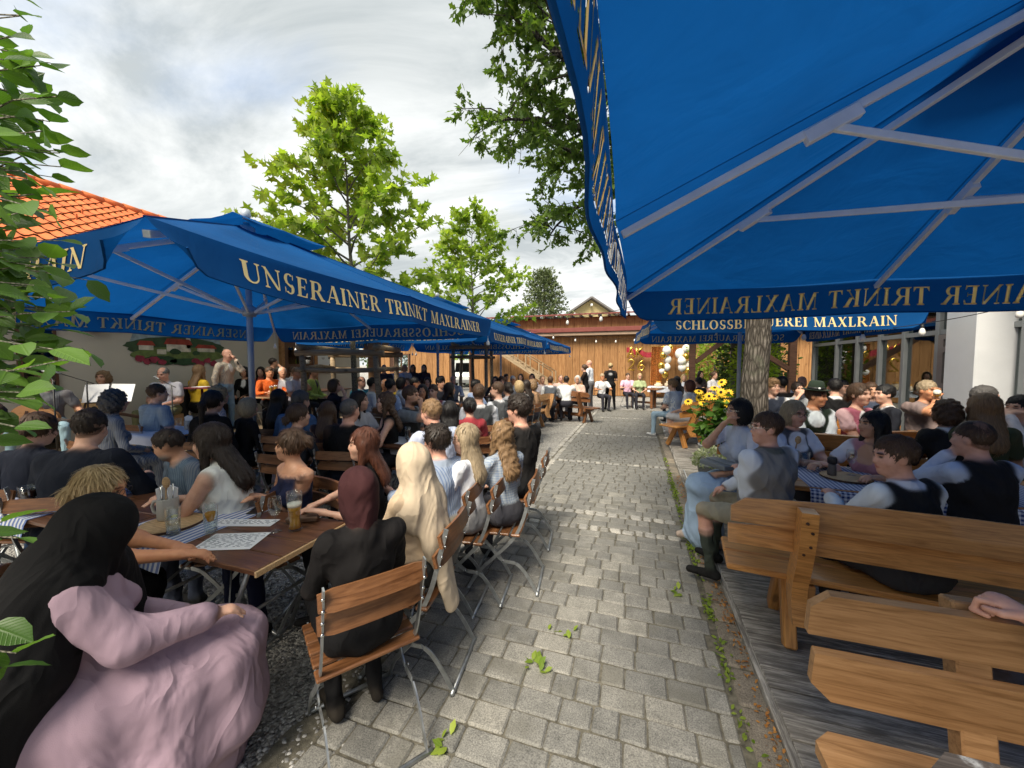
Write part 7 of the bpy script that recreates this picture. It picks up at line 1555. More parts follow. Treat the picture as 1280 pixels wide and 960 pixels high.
# benches
plank_bench(1.31, 1.19, 180, 'pale plank bench with cut corners, nearest the camera', 1.52, .06)
curved_bench(1.40, 2.62, 6, 'rustic bench with curved back below the men in black waistcoats', 1.72, .06)
curved_bench(1.75, 4.42, 184, 'rustic bench facing the camera behind the checked cloth', 1.8, .06)
curved_bench(3.35, 2.75, 4, 'rustic bench at the far right edge of the deck', 1.5, .06)
curved_bench(.98, 8.35, -45, 'rustic bench of the boy in white T-shirt beside the sunflowers', 1.15, .06)
curved_bench(3.4, 5.0, 180, 'rustic bench behind the man drinking beer', 1.6, .06)
curved_bench(2.4, 6.05, 184, 'rustic bench of the man in green hat', 1.7, .06)
curved_bench(-2.62, 9.6, -82, 'pale rustic bench standing end on at the gravel edge', 1.7, 0, None, 'pine_pale')
curved_bench(-1.85, 11.45, 30, 'weathered bench seen from behind under the man in grey waistcoat', 1.75, 0, None, 'slat_wood')
def btable(x, y, face, label, L, Wd, z, z0, mat='pine'):
    t = empty('wooden_table', (x, y, z0), R(-face), label, 'table')
    n = max(3, int(Wd / .15)); bw = Wd / n
    bm = MB().bbox((-L / 2, -bw / 2 + .003, -.035), (L / 2, bw / 2 - .003, 0), .006).mesh('board', M[mat])
    for i in range(n): link('board', bm, t, (0, -Wd / 2 + bw * (i + .5), z))
    for s in (-1, 1):
        MB().bbox((-.04, -Wd / 2 + .08, -.09), (.04, Wd / 2 - .08, -.036), .006).build('bearer', M[mat], t, (s * (L / 2 - .28), 0, z))
        for k in (-1, 1): MB().bbox((-.045, -.045, 0), (.045, .045, z - .09), .008).build('leg', M[mat], t, (s * (L / 2 - .28), k * (Wd / 2 - .16), 0))
    MB().bbox((-L / 2 + .3, -.03, .16), (L / 2 - .3, .03, .24), .006).build('stretcher', M[mat], t)
    return t
btable(1.95, 3.62, 4, 'wooden table under the blue checked cloth', 1.7, .80, .75, .06)
cloth(1.95, 3.62, 4, 'blue and white checked cloth hanging over the table on the deck', 1.45, .82, .8125, .24, M['check'])
btable(2.7, 5.35, 3, 'wooden table in front of the woman in pink dirndl', 1.6, .75, .75, .06)
btable(3.6, 3.75, 0, 'wooden table of the curly haired youth', 1.2, .75, .75, .06)
btable(-2.95, 12.3, 30, 'wooden table in front of the weathered bench', 1.7, .75, .75, 0, 'slat_wood')
btable(.25, 15.9, 20, 'wooden table of the man in pink shirt', 1.3, .7, .75, 0, 'slat_wood')
ot = empty('weathered_table', (1.41, .72, .06), 0, 'weathered table corner with flaking white paint in front of the plank bench', 'table')
for i in range(4):
    y = .30 - .19 * i; c = .06 if i in (0, 3) else .004
    MB().prism([(-.78 + (c if i == 3 else 0), -.092), (.78, -.092), (.78, .092), (-.78 + (c if i == 0 else 0), .092), (-.78, .092 - (c if i == 0 else 0)), (-.78, -.092 + (c if i == 3 else 0))], -.035, 0, axis='z').build('board', M['old_table'], ot, (0, y, .745))
for s in (-1, 1):
    for k in (-.25, .2): MB().bbox((-.04, -.04, 0), (.04, .04, .71), .006).build('leg', M['old_table'], ot, (s * .6, k, 0))
# log frames round the young trees
def logframe(x, y, rz, w, zt, label):
    f = empty('log_frame', (x, y, 0), R(rz), label, 'tree support'); q = random.Random(int(x * 10))
    P = [(-w, -w), (w, -w), (w, w), (-w, w)]
    for a in P: MB().tube([(a[0] + q.gauss(0, .02), a[1] + q.gauss(0, .02), z) for z in np.linspace(0, zt, 5)], [.065, .06, .06, .055, .055], 10).build('post', M['log'], f)
    for z, r_ in ((zt + .05, .062), (zt - .27, .048)):
        for i in range(4):
            a, b = P[i], P[(i + 1) % 4]; d = (Vector((*b, 0)) - Vector((*a, 0))).normalized() * .12
            pts = [Vector((a[0], a[1], z)) - d, Vector(((a[0] + b[0]) / 2, (a[1] + b[1]) / 2, z + q.gauss(0, .02))), Vector((b[0], b[1], z)) + d]
            if z > zt and i % 2 == 1: pts = [p + Vector((0, 0, .11)) for p in pts]
            MB().tube(pts, r_, 10).build('rail', M['log'], f)
logframe(-5.72, 6.72, 20, .72, 1.86, 'log frame around the young plane tree')
logframe(-5.35, 12.1, 12, .55, 2.2, 'second log frame farther back around the smaller plane tree')
# ------------------------------------------------------------------ things on the tables
def liquid(name, col, tr=.5):
    t = NT(name); return t.done(t.n('ShaderNodeMixShader', {0: tr, 1: t.bsdf(col, .1, 0, .5), 2: t.n('ShaderNodeBsdfTranslucent', {0: (*col, 1)}).outputs[0]}).outputs[0])
M['beer'] = liquid('pale_beer', (.72, .40, .05)); M['cola'] = liquid('dark_drink', (.035, .012, .008), .2); M['foam'] = m_plain('beer_foam', (.80, .76, .66), .9, var=.05)
M['water'] = m_glass('water', (.90, .94, .95), .02, 1.0, .04); M['stoneware'] = m_plain('stoneware', (.40, .39, .36), .45, var=.08)
def tumbler(x, y, z, label, drink='water', h=.14, r=.036, fill=.7, group='glasses on the tables'):
    g_ = empty('drinking_glass', (x, y, z), 0, label, 'glass', group)
    MB().lathe([(.001, .0), (r * .88, .0), (r * .92, .01), (r, h), (r - .003, h), (r * .86, .014), (.001, .012)], 20).build('glass', M['glass'], g_)
    if drink: MB().lathe([(.001, .015), (r * .85, .016), (r * .85 + (r * .1) * fill, h * fill), (.001, h * fill)], 20).build('drink', M[drink], g_)
    if drink == 'beer': MB().lathe([(.001, h * fill), (r * .94, h * fill + .001), (r * .95, h * fill + .022), (.001, h * fill + .026)], 20).build('foam', M['foam'], g_)
    if drink == 'water': MB().lathe([(.001, 0), (.014, .0), (.016, .008), (.001, .014)], 10, (.008, .004, h * fill - .008)).build('lemon_slice', m_plain('lemon', (.62, .60, .12), .5) if 'lemon' not in M else M['lemon'], g_)
    return g_
def beerglass(x, y, z, label, fill=.62):
    g_ = empty('beer_glass', (x, y, z), 0, label, 'beer glass', 'glasses on the tables'); P = [(.036, 0), (.037, .015), (.030, .045), (.029, .07), (.034, .12), (.041, .17), (.041, .225)]
    MB().lathe([(.001, 0)] + P + [(.039, .225)] + [(a - .003, b + .01) for a, b in P[::-1][1:-1]] + [(.001, .02)], 24).build('glass', M['glass'], g_)
    zt = .225 * fill; Q = [(a - .004, b) for a, b in P if .015 <= b < zt] + [(.036, zt)]
    MB().lathe([(.001, .018)] + Q + [(.001, zt)], 24).build('beer', M['beer'], g_)
    MB().lathe([(.001, zt + .001), (.0365, zt + .001), (.038, zt + .02), (.001, zt + .022)], 24).build('foam', M['foam'], g_); return g_
def wineglass(x, y, z, label, flute=False, drink=None):
    g_ = empty('wine_glass', (x, y, z), 0, label, 'wine glass', 'glasses on the tables')
    b = [(.001, 0), (.033, 0), (.032, .003), (.005, .008), (.0035, .02), (.0035, .085)]
    c = [(.018, .10), (.026, .13), (.028, .17), (.024, .20)] if flute else [(.018, .095), (.032, .12), (.036, .15), (.033, .185), (.030, .20)]
    MB().lathe(b + c + [(c[-1][0] - .002, c[-1][1])] + [(r_ - .002, h_ + .004) for r_, h_ in c[::-1][1:]] + [(.001, .095)], 20).build('glass', M['glass'], g_)
    if drink: MB().lathe([(.001, .098), (c[0][0] - .003, .104), (c[1][0] - .003, .132), (c[1][0] - .002, .15), (.001, .15)], 16).build('drink', M[drink], g_)
    return g_
def mug(x, y, z, rz, label, napkin=True, spoon=True, cutlery=True):
    g_ = empty('stoneware_mug', (x, y, z), R(rz), label, 'mug', 'cutlery mugs on the tables')
    MB().lathe([(.001, 0), (.050, 0), (.054, .01), (.053, .125), (.049, .13), (.047, .125), (.047, .02), (.001, .018)], 24).build('body', M['stoneware'], g_)
    MB().tube([(.05, 0, .105), (.082, 0, .105), (.095, 0, .075), (.085, 0, .04), (.05, 0, .03)], .009, 8).build('handle', M['stoneware'], g_)
    q = random.Random(int(abs(x) * 100))
    if napkin: MB().prism([(-.042, .06), (.040, .06), (.052, .19), (-.01, .205), (-.05, .18)], -.008, .010, Matrix.Rotation(R(30), 4, 'Z')).build('napkin', M['paper'], g_)
    if spoon:
        mb = MB(); mb.tube([(.005, .01, .02), (-.02, .03, .20)], [.006, .005], 8); mb.sphere((-.026, .036, .232), .030, 12, 8, (.8, .35, 1.15)); mb.build('wooden_spoon', M['kitchen_wood'], g_)
    if cutlery:
        for k in range(5):
            a = k * 1.1; MB().tube([(.02 * math.cos(a), .02 * math.sin(a), .02), (.032 * math.cos(a), .032 * math.sin(a), .205)], .0055, 6, flat=.5).build('cutlery', M['chrome'], g_)
    return g_
def tray(x, y, z, label, rx=.155, ry=.15):
    g_ = empty('wooden_tray', (x, y, z), 0, label, 'tray'); MB().lathe([(.001, 0), (rx * .97, 0), (rx, .004), (rx, .014), (rx * .97, .018), (.001, .018)], 36).build('disc', M['kitchen_wood'], g_)
    MB().lathe([(rx + .0005, .003), (rx + .003, .009), (rx + .0005, .015)], 36, cap=False).build('bark_edge', M['dark_wood'], g_); return g_
TZ = .7435
tray(-2.62, 1.50, TZ, 'round wooden board under the stoneware mug on striped cloth')
mug(-2.70, 1.53, TZ + .018, 200, 'stoneware mug with cutlery and wooden spoon on the round board')
tumbler(-2.47, 1.42, TZ, 'tall glass of lemon water beside the round board', 'water', .15, .036)
tumbler(-2.79, 1.76, TZ, 'tall glass of water in front of the white tank top', 'water', .15, .036, .6)
tumbler(-2.29, 1.50, TZ, 'glass of lemon water beside the menus', 'water', .15, .035, .75)
wineglass(-2.20, 1.44, TZ - .0, 'champagne flute held by the blonde woman', True, 'beer')
wineglass(-1.96, 1.63, .7405, 'empty wine glass beside the tall beer', False)
beerglass(-1.87, 1.68, .7405, 'tall half empty wheat beer glass on the near table')
tumbler(-3.93, 1.42, TZ, 'mug of dark beer near the hornbeam', 'cola', .13, .045, .75)
tumbler(-4.45, 1.62, TZ, 'second glass of dark beer behind the first mug', 'cola', .15, .042, .5)
mug(-4.12, 1.56, TZ, 20, 'stoneware mug with napkin beside the dark beers', True, True, False)
mug(-3.0, 4.0, .744, 60, 'stoneware mug with white napkins in front of the woman with curls', True, False, True)
tumbler(-2.95, 4.2, .744, 'glass of cola on the white runner', 'cola', .15, .036, .6)
tumbler(-2.82, 4.27, .744, 'empty tumbler on the white runner', None, .15, .036)
wineglass(-6.08, 3.62, .744, 'wine glass on the table in front of the stage', False)
mug(-6.25, 3.85, .744, 0, 'stoneware mug with wooden spoon near the stage', True, True, False)
for i, (x, y) in enumerate(((-7.45, 6.2), (-7.62, 6.45), (-7.5, 6.8), (-7.65, 7.1))): beerglass(x, y, 1.0205, 'beer glass on the stage table, number %s from the musicians' % ('one', 'two', 'three', 'four')[i], .8)
beerglass(-5.62, 5.0, .74, 'beer glass beside the parasol mast', .8)
# menus
def menu(x, y, z, rz, label, w, h, lines, tilt=0):
    g_ = empty('menu_card', (x, y, z), R(rz), label, 'menu'); g_.rotation_euler = (R(tilt), 0, R(rz)); MB().box((-w / 2, -h / 2, 0), (w / 2, h / 2, .0012)).build('sheet', M['paper'], g_)
    mb = MB(); q = random.Random(lines)
    for i in range(lines):
        yy = h / 2 - .02 - (h - .04) * i / lines; x0 = -w / 2 + .012
        while x0 < w / 2 - .03:
            l_ = q.uniform(.01, .03); mb.box((x0, yy - .0022, .0013), (x0 + l_, yy + .0022, .0017)); x0 += l_ + q.uniform(.006, .03)
    mb.build('print', m_plain('menu_ink_%d' % lines, (.10, .11, .16), .8), g_)['kind'] = 'stuff'
menu(-2.235, 1.66, .7425, 18, 'narrow folded menu strip lying by the glasses', .36, .10, 4)
menu(-2.07, 1.46, .7425, 22, 'printed menu sheet on the near table corner', .30, .20, 12)
bg = empty('black_bag', (-2.58, 1.74, TZ), R(20), 'small black and white checked bag on the striped cloth', 'bag')
MB().prism([(-.08, 0), (.08, 0), (.09, .07), (.06, .13), (0, .15), (-.06, .13), (-.09, .07)], -.03, .03).build('body', m_check('bag_check', (.012, .012, .013), (.55, .55, .55), 'check', 70), bg)
MB().tube([(-.05, 0, .13), (-.03, 0, .175), (.03, 0, .175), (.05, 0, .13)], .005, 6).build('handle', M['black'], bg)
ph = empty('phone', (-2.36, 1.84, .7405), R(25), 'dark phone lying near the striped cloth edge', 'phone'); MB().bbox((-.037, -.075, 0), (.037, .075, .008), .003).build('case', M['black'], ph); MB().box((-.033, -.07, .0082), (.033, .07, .0086)).build('screen', m_plain('screen', (.02, .022, .025), .1), ph)
cl = empty('clutch_bag', (-1.93, 1.80, .7405), R(30), 'small brown clutch in front of the red haired woman', 'bag'); MB().bbox((-.09, -.05, 0), (.09, .05, .035), .012).build('body', m_plain('brown_leather', (.13, .075, .045), .6), cl); MB().bbox((-.09, -.052, .02), (.09, .0, .038), .005).build('flap', m_plain('brown_leather_flap', (.16, .095, .06), .6), cl)
# right table
tray(1.55, 3.60, .8145, 'pale wooden tray with pepper mill on the checked cloth', .16)
pmill = empty('pepper_mill', (1.46, 3.60, .833), 0, 'glass pepper mill with black top on the tray', 'mill')
MB().lathe([(.001, 0), (.028, 0), (.030, .01), (.026, .07), (.024, .085), (.001, .086)], 16).build('body', m_plain('pepper', (.10, .085, .075), .3), pmill); MB().lathe([(.024, .086), (.031, .095), (.031, .13), (.024, .142), (.001, .145)], 16).build('cap', M['black'], pmill)
wineglass(1.60, 3.64, .833, 'wine glass standing on the pale tray', False)
tumbler(1.38, 3.88, .815, 'tumbler beside the smiling woman with glasses', None, .13, .036)
tumbler(1.80, 3.52, .815, 'short glass with beer rest beside black waistcoat', 'beer', .13, .036, .45)
tumbler(1.92, 3.66, .815, 'water glass with straw beside the rose dirndl', 'water', .14, .036, .5)
mug(1.30, 3.92, .815, 180, 'stoneware mug with wooden spoon on the checked cloth', False, True, False)
tumbler(3.25, 3.8, .81, 'empty glass in front of the man drinking', None, .13, .036)
tumbler(3.75, 3.6, .81, 'glass of water near the hands at the photo edge', 'water', .13, .036)
pc = PEOPLE[[i for i, p in enumerate(PEOPLE) if 'drinking from' in p[0]['label']][0]]
hp = pc[0].location.copy(); 
def pw(p, v): return Vector(p[0].location) + Matrix.Rotation(p[0].rotation_euler[2], 3, 'Z') @ Vector(v)
q = pw(pc, pc[1] + pc[2] @ np.array([.05, .17, -.055])); dg = tumbler(q.x, q.y, q.z - .02, 'tilted glass of beer at the lips of a man', 'beer', .15, .04, .6); dg.rotation_euler = (R(48), 0, R(-30))
vp = PEOPLE[[i for i, p in enumerate(PEOPLE) if 'pale blue dress' in p[0]['label']][0]]
q = pw(vp, (.0, .26, .72)); hb = empty('handbag', tuple(q), vp[0].rotation_euler[2], 'grey clutch bag on the lap of the woman in pale blue', 'bag')
MB().bbox((-.15, -.09, -.02), (.15, .09, .025), .008).build('body', m_plain('grey_leather', (.20, .22, .23), .55), hb); MB().bbox((-.152, -.092, .026), (.152, .02, .034), .004).build('flap', m_plain('grey_flap', (.24, .26, .27), .55), hb)
sg = empty('menu_stand', (3.42, 5.35, .81), R(10), 'pale green menu card standing on the table by the door', 'menu'); MB().box((-.10, -.004, 0), (.10, .004, .16)).build('card', m_plain('green_card', (.30, .48, .34), .6), sg); MB().bbox((-.06, -.03, -.0), (.06, .03, .012), .003).build('foot', M['kitchen_wood'], sg)
# ------------------------------------------------------------------ musicians' gear
def micstand(x, y, z, label, h=1.25, boom=None):
    m = empty('microphone_stand', (x, y, z), 0, label, 'microphone stand', 'microphone stands on the stage')
    for k in range(3): a = k * 2.094; MB().tube([(0, 0, .12), (.28 * math.cos(a), .28 * math.sin(a), .012)], .008, 6).build('leg', M['black'], m)
    MB().tube([(0, 0, .08), (0, 0, h)], .010, 8).build('pole', M['black'], m)
    b = boom or (.3, 0, .12); MB().tube([(-b[0] * .3, -b[1] * .3, h - b[2] * .3), (b[0], b[1], h + b[2])], .007, 6).build('boom', M['black'], m)
    mb = MB(); d = Vector(b).normalized(); p = Vector((b[0], b[1], h + b[2])); mb.tube([p, p + d * .13, p + d * .15], [.013, .018, .024], 10); mb.sphere(tuple(p + d * .17), .026, 10, 8); mb.build('microphone', M['frame_grey'], m)
micstand(-7.5, 3.0, .28, 'microphone stand in front of the second guitarist', 1.2, (-.25, .05, .08))
micstand(-7.7, 4.5, .28, 'microphone stand beside the seated drummer', 1.05, (-.5, .1, .10))
micstand(-8.15, 3.62, .28, 'microphone stand before the curly haired singer', 1.15, (-.3, -.15, .12))
ms = empty('music_stand', (-8.0, 3.78, .28), R(42), 'music stand with white sheets in front of the singer', 'music stand')
for k in range(3): a = k * 2.094; MB().tube([(0, 0, .1), (.25 * math.cos(a), .25 * math.sin(a), .012)], .007, 6).build('leg', M['black'], ms)
MB().tube([(0, 0, .08), (0, 0, .85)], .009, 8).build('pole', M['black'], ms)
MB().bbox((-.26, -.01, 0), (.26, .006, .30), .003).build('desk', M['black'], ms, (0, 0, .80), (R(-28), 0, 0))
for k in (-1, 1): MB().bbox((-.145, -.016, 0), (.145, -.012, .31), .001).build('sheet', M['paper'], ms, (k * .15, 0, .815), (R(-28), R(k * 2), 0))
def guitar(p, label, col):
    root, hc, Rh, Rt = p; g_ = empty('guitar', tuple(pw(p, (.02, .21, .66))), root.rotation_euler[2], label, 'guitar'); g_.rotation_euler = (0, R(-14), root.rotation_euler[2])
    out = []
    for i in range(40):
        a = 2 * math.pi * i / 40; r_ = .17 + .035 * math.cos(a) - .035 * math.cos(2 * a + .2) ; x = math.cos(a) * .235; z = math.sin(a) * (.185 - .035 * (abs(math.cos(a - math.pi * .5)) ** 3) * (1 if abs(math.cos(a)) < .35 else 0) - .035 * (math.cos(a) < 0)); out.append((x + .05, z))
    MB().prism(out, -.045, .045).build('body', m_plain('guitar_' + col, (.58, .33, .10) if col == 'pale' else (.42, .2, .07), .3, coat=.4), g_)
    MB().lathe([(.001, 0), (.048, 0), (.050, .002), (.001, .003)], 20).build('sound_hole', M['black'], g_, (0, .047, 0), (R(-90), 0, 0))
    MB().bbox((-.72, .03, -.026), (-.15, .052, .026), .004).build('neck', M['dark_wood'], g_); MB().bbox((-.88, .024, -.036), (-.72, .042, .036), .004).build('head_stock', M['dark_wood'], g_); MB().bbox((.12, .046, -.07), (.15, .056, .07), .003).build('bridge', M['dark_wood'], g_)
    for k in range(6): MB().tube([(.135, .058, -.02 + .008 * k), (-.73, .056, -.018 + .007 * k)], .0008, 3).build('string', M['chrome'], g_)
def who(t): return [p for p in PEOPLE if t in p[0]['label']][0]
guitar(who('woman singer playing'), 'pale acoustic guitar on the lap of the singer', 'pale')
guitar(who('guitarist in grey'), 'brown acoustic guitar of the musician behind the leaves', 'brown')
p = who('wooden drum box'); cj = empty('drum_box', (p[0].location.x, p[0].location.y, .28), p[0].rotation_euler[2], 'pale wooden drum box under the bald musician', 'drum')
MB().bbox((-.15, -.15, .02), (.15, .14, .455), .008).build('box', M['kitchen_wood'], cj); MB().bbox((-.15, .141, .02), (.15, .15, .455), .003).build('front_plate', M['pine_pale'], cj)
for a in (-.1, .1): MB().bbox((a - .02, -.12, 0), (a + .02, .12, .02), .004).build('foot', M['black'], cj)
sp = empty('loudspeaker', (-8.95, 5.45, .28), R(-70), 'black loudspeaker behind the drummer', 'speaker'); MB().bbox((-.25, -.22, 0), (.25, .22, .95), .02).build('cabinet', M['black'], sp); MB().lathe([(.16, 0), (.14, .01), (.05, -.02), (.001, .0)], 20).build('cone', M['frame_grey'], sp, (0, .222, .35), (R(-90), 0, 0))
yc = empty('yellow_case', (-7.45, 4.25, .28), R(10), 'yellow and black equipment case at the foot of the stage', 'case'); MB().bbox((-.12, -.08, 0), (.12, .08, .22), .03).build('body', m_plain('yellow_plastic', (.62, .42, .03), .4), yc); MB().bbox((-.125, -.085, .09), (.125, .085, .13), .01).build('strap', M['black'], yc)
p = who('speaking into'); q = pw(p, p[1] + p[2] @ np.array([-.02, .165, -.07])); hm = empty('hand_microphone', tuple(q), p[0].rotation_euler[2], 'black hand microphone held by the man in beige jacket', 'microphone'); mb = MB(); mb.tube([(0, .06, -.12), (0, 0, .0)], [.012, .018], 8); mb.sphere((0, -.01, .02), .026, 10, 8); mb.build('body', M['black'], hm)
bd = empty('stage_desk', (-7.95, 5.15, .28), R(20), 'dark red desk stand with papers beside the speaker', 'stand'); MB().tube([(0, 0, 0), (0, 0, .95)], .02, 8).build('pole', m_plain('dark_red', (.12, .02, .025), .5), bd); MB().bbox((-.22, -.16, .95), (.22, .16, .98), .006).build('top', m_plain('dark_red_top', (.15, .025, .03), .5), bd); MB().bbox((-.2, -.2, 0), (.2, .2, .02), .004).build('foot', M['black'], bd); MB().box((-.12, -.1, .981), (.1, .12, .986)).build('papers', M['paper'], bd)
# ------------------------------------------------------------------ party corner at the shed
M['gold_foil'] = m_plain('gold_foil', (.72, .46, .09), .22, .9, var=.06); M['white_balloon'] = m_plain('white_balloon', (.80, .78, .76), .3, var=.02, coat=.3)
def balloon(x, y, z, r, gold, label):
    b = empty('balloon', (x, y, z), 0, label, 'balloon', 'balloons of the party arch'); MB().sphere((0, 0, 0), r, 16, 12, (1, 1, 1.12)).build('skin', M['gold_foil'] if gold else M['white_balloon'], b); MB().lathe([(.02, -.03), (.006, 0), (.001, .01)], 8, (0, 0, -r * 1.12)).build('knot', M['gold_foil'] if gold else M['white_balloon'], b)
BL = [(1.45, 2.35, .19, 0), (1.30, 2.12, .17, 1), (1.52, 1.92, .17, 0), (1.22, 1.62, .17, 1), (1.48, 1.55, .16, 0), (1.4, 1.2, .17, 1), (1.25, 1.38, .13, 0), (2.30, 2.42, .18, 0), (2.05, 2.18, .23, 0), (2.12, 1.85, .19, 0), (2.15, 1.55, .19, 0), (2.48, 1.66, .20, 0), (2.28, 2.05, .14, 1), (2.40, 1.40, .15, 1), (1.62, 2.5, .14, 1)]
W_ = ('topmost', 'upper', 'middle', 'lower', 'lowest')
for i, (x, z, r_, g_) in enumerate(BL): balloon(x - .15, 19.6 + .1 * (i % 3), z, r_, g_, '%s balloon %s of the arch beside the copper tinsel, place %s down' % ('gold' if g_ else 'white', 'in the inner column' if x < 1.8 else 'in the outer column', ('one', 'two', 'three', 'four', 'five', 'six', 'seven', 'one', 'two', 'three', 'four', 'five', 'six', 'seven', 'eight')[i]))
LET = {'A': [[(0, 0), (.13, .4), (.26, 0)], [(.06, .15), (.2, .15)]], 'K': [[(0, 0), (0, .4)], [(.22, .4), (.02, .2), (.24, 0)]], '2': [[(.0, .3), (.05, .39), (.16, .4), (.22, .32), (.18, .2), (0, 0), (.24, 0)]], '6': [[(.2, .4), (.07, .3), (.0, .15), (.04, .03), (.14, 0), (.22, .06), (.22, .15), (.14, .21), (.04, .17)]]}
for ch, x, z in (('A', -.50, 2.02), ('K', -.06, 2.04), ('2', -.46, 1.40), ('6', .02, 1.38)):
    e = empty('letter_balloon', (x, 20.55, z), R(-1.5), 'gold foil balloon shaped as the %s %s on the shed wall' % ('letter' if ch in 'AK' else 'numeral', {'2': 'two', '6': 'six'}.get(ch, ch)), 'balloon', 'gold foil characters')
    mb = MB()
    for pl_ in LET[ch]: mb.tube([(a * 1.3, 0, c * 1.3) for a, c in pl_], .048, 10)
    mb.build('foil', M['gold_foil'], e)
bn = empty('red_banner', (-.55, 20.6, 2.55), R(-1.5), 'red glittering banner hung slanting on the shed wall', 'banner'); V = []; F = []
for i in range(17):
    for k in range(2): V.append((1.25 * i / 16, .04 * math.sin(i * 1.1), -.30 * i / 16 - .26 * k + .03 * math.sin(i * .9)))
for i in range(16): F.append((2 * i, 2 * i + 2, 2 * i + 3, 2 * i + 1))
mb = MB(); mb.add(V, F, True); mb.build('cloth', m_plain('red_glitter', (.40, .04, .06), .4, .3, var=.5, scale=30), bn)
tn = empty('tinsel_curtain', (1.0, 20.3, 0), R(-1.5), 'copper tinsel curtain hanging between the balloon columns', 'curtain'); mb = MB(); q = random.Random(2)
for i in range(170): x = q.uniform(-.35, 1.0 if i % 3 else .1); x0 = x; zb = q.uniform(.2, .9) if x < .15 else q.uniform(1.9, 2.3); mb.add([(x, q.uniform(-.04, .04), 2.55), (x + .012, 0, 2.55), (x0 + .02 + q.gauss(0, .03), q.uniform(-.05, .05), zb), (x0 + q.gauss(0, .03), 0, zb)], [(0, 1, 2, 3)])
mb.build('strands', m_plain('copper_tinsel', (.62, .24, .07), .3, .7, var=.4, scale=20), tn)['kind'] = 'stuff'; MB().tube([(-.5, 0, 2.56), (1.1, 0, 2.56)], .012, 6).build('rod', M['gold_foil'], tn)
ct = empty('buffet_table', (1.25, 17.3, 0), R(10), 'buffet table with white cloth in front of the balloons', 'table'); MB().bbox((-.75, -.38, .72), (.75, .38, .75), .01).build('top', M['white_paint'], ct)
for a in (-.65, .65): MB().bbox((a - .03, -.3, 0), (a + .03, .3, .719), .006).build('leg', M['black'], ct)
cloth(1.25, 17.3, 10, 'white cloth on the buffet table below the balloons', 1.56, .80, .7525, .22, M['white_cloth'])
for i, (x, h_) in enumerate(((-.4, .16), (0, .24), (.4, .14))):
    c = empty('cake', (1.25 + x, 17.3 - x * .17, .754), 0, ('low cream cake on the buffet table', 'tall gold topped cake in the middle of the buffet', 'small golden cake at the buffet end')[i], 'cake'); MB().lathe([(.16, 0), (.16, h_ * .6), (.10, h_ * .62), (.10, h_), (.001, h_ + .01)], 18).build('tiers', m_plain('cream_%d' % i, (.75, .60, .42), .6), c)
    for k in range(5): a = k * 1.257; MB().sphere((.06 * math.cos(a), .06 * math.sin(a), h_ + .03), .035, 8, 6).build('topping', m_plain('orange_top_%d_%d' % (i, k), (.72, .36, .04), .4), c)
# ------------------------------------------------------------------ van behind the gate
vn = empty('white_van', (-11.9, 25.4, 0), R(12), 'white van parked behind the open shed gate', 'van')
MB().prism([(-.95, .35), (.95, .35), (.98, 1.0), (.86, 1.85), (.78, 1.98), (-.78, 1.98), (-.86, 1.85), (-.98, 1.0)], 0.25, 4.4).build('body', m_plain('van_paint', (.72, .76, .77), .3, coat=.5, var=.02), vn)
MB().prism([(.0, .35), (.28, .35), (.28, 1.08), (.12, 1.02), (0, .8)], -.9, .9, axis='x').build('bonnet', m_plain('van_paint_front', (.72, .76, .77), .3, coat=.5, var=.02), vn)
MB().prism([(-.78, 1.12), (.78, 1.12), (.70, 1.78), (-.70, 1.78)], .225, .249).build('windscreen', M['pane_dark'], vn)
for s in (-1, 1):
    MB().sphere((s * .7, .02, .75), .12, 10, 8, (1, .4, .8)).build('headlight', M['chrome'], vn)
    for y in (.85, 3.5): w = MB().tube([(s * .80, y, .33), (s * .99, y, .33)], .33, 18).build('wheel', M['black'], vn); MB().tube([(s * .995, y, .33), (s * 1.005, y, .33)], .2, 14).build('rim', M['chrome'], w)
MB().bbox((-.95, -.06, .32), (.95, -.002, .58), .03).build('bumper', M['frame_grey'], vn)
# ------------------------------------------------------------------ potted flowers
pt = empty('rudbeckia_planter', (1.14, 6.62, .06), 0, 'planter of tall yellow flowers with dark eyes beside the oak trunk', 'potted plant')
MB().lathe([(.14, 0), (.17, .02), (.21, .36), (.22, .38), (.20, .39), (.19, .34), (.001, .33)], 24).build('pot', m_plain('grey_zinc', (.30, .31, .32), .5, .4), pt)
PETM = MB()
for k in range(12):
    a = k * 6.283 / 12; c_, s_ = math.cos(a), math.sin(a); PETM.add([(c_ * .015 - s_ * .006, s_ * .015 + c_ * .006, 0), (c_ * .015 + s_ * .006, s_ * .015 - c_ * .006, 0), (c_ * .045 + s_ * .011, s_ * .045 - c_ * .011, -.004), (c_ * .066, s_ * .066, -.012), (c_ * .045 - s_ * .011, s_ * .045 + c_ * .011, -.004)], [(0, 1, 2, 3, 4)])
PETM = PETM.mesh('blossom', m_plain('yellow_petal', (.78, .48, .015), .6)); EYE = MB().sphere((0, 0, .004), .019, 10, 8, (1, 1, .7)).mesh('eye', m_plain('dark_eye', (.03, .015, .008), .9))
q = random.Random(14); A = []; D = []; stm = MB()
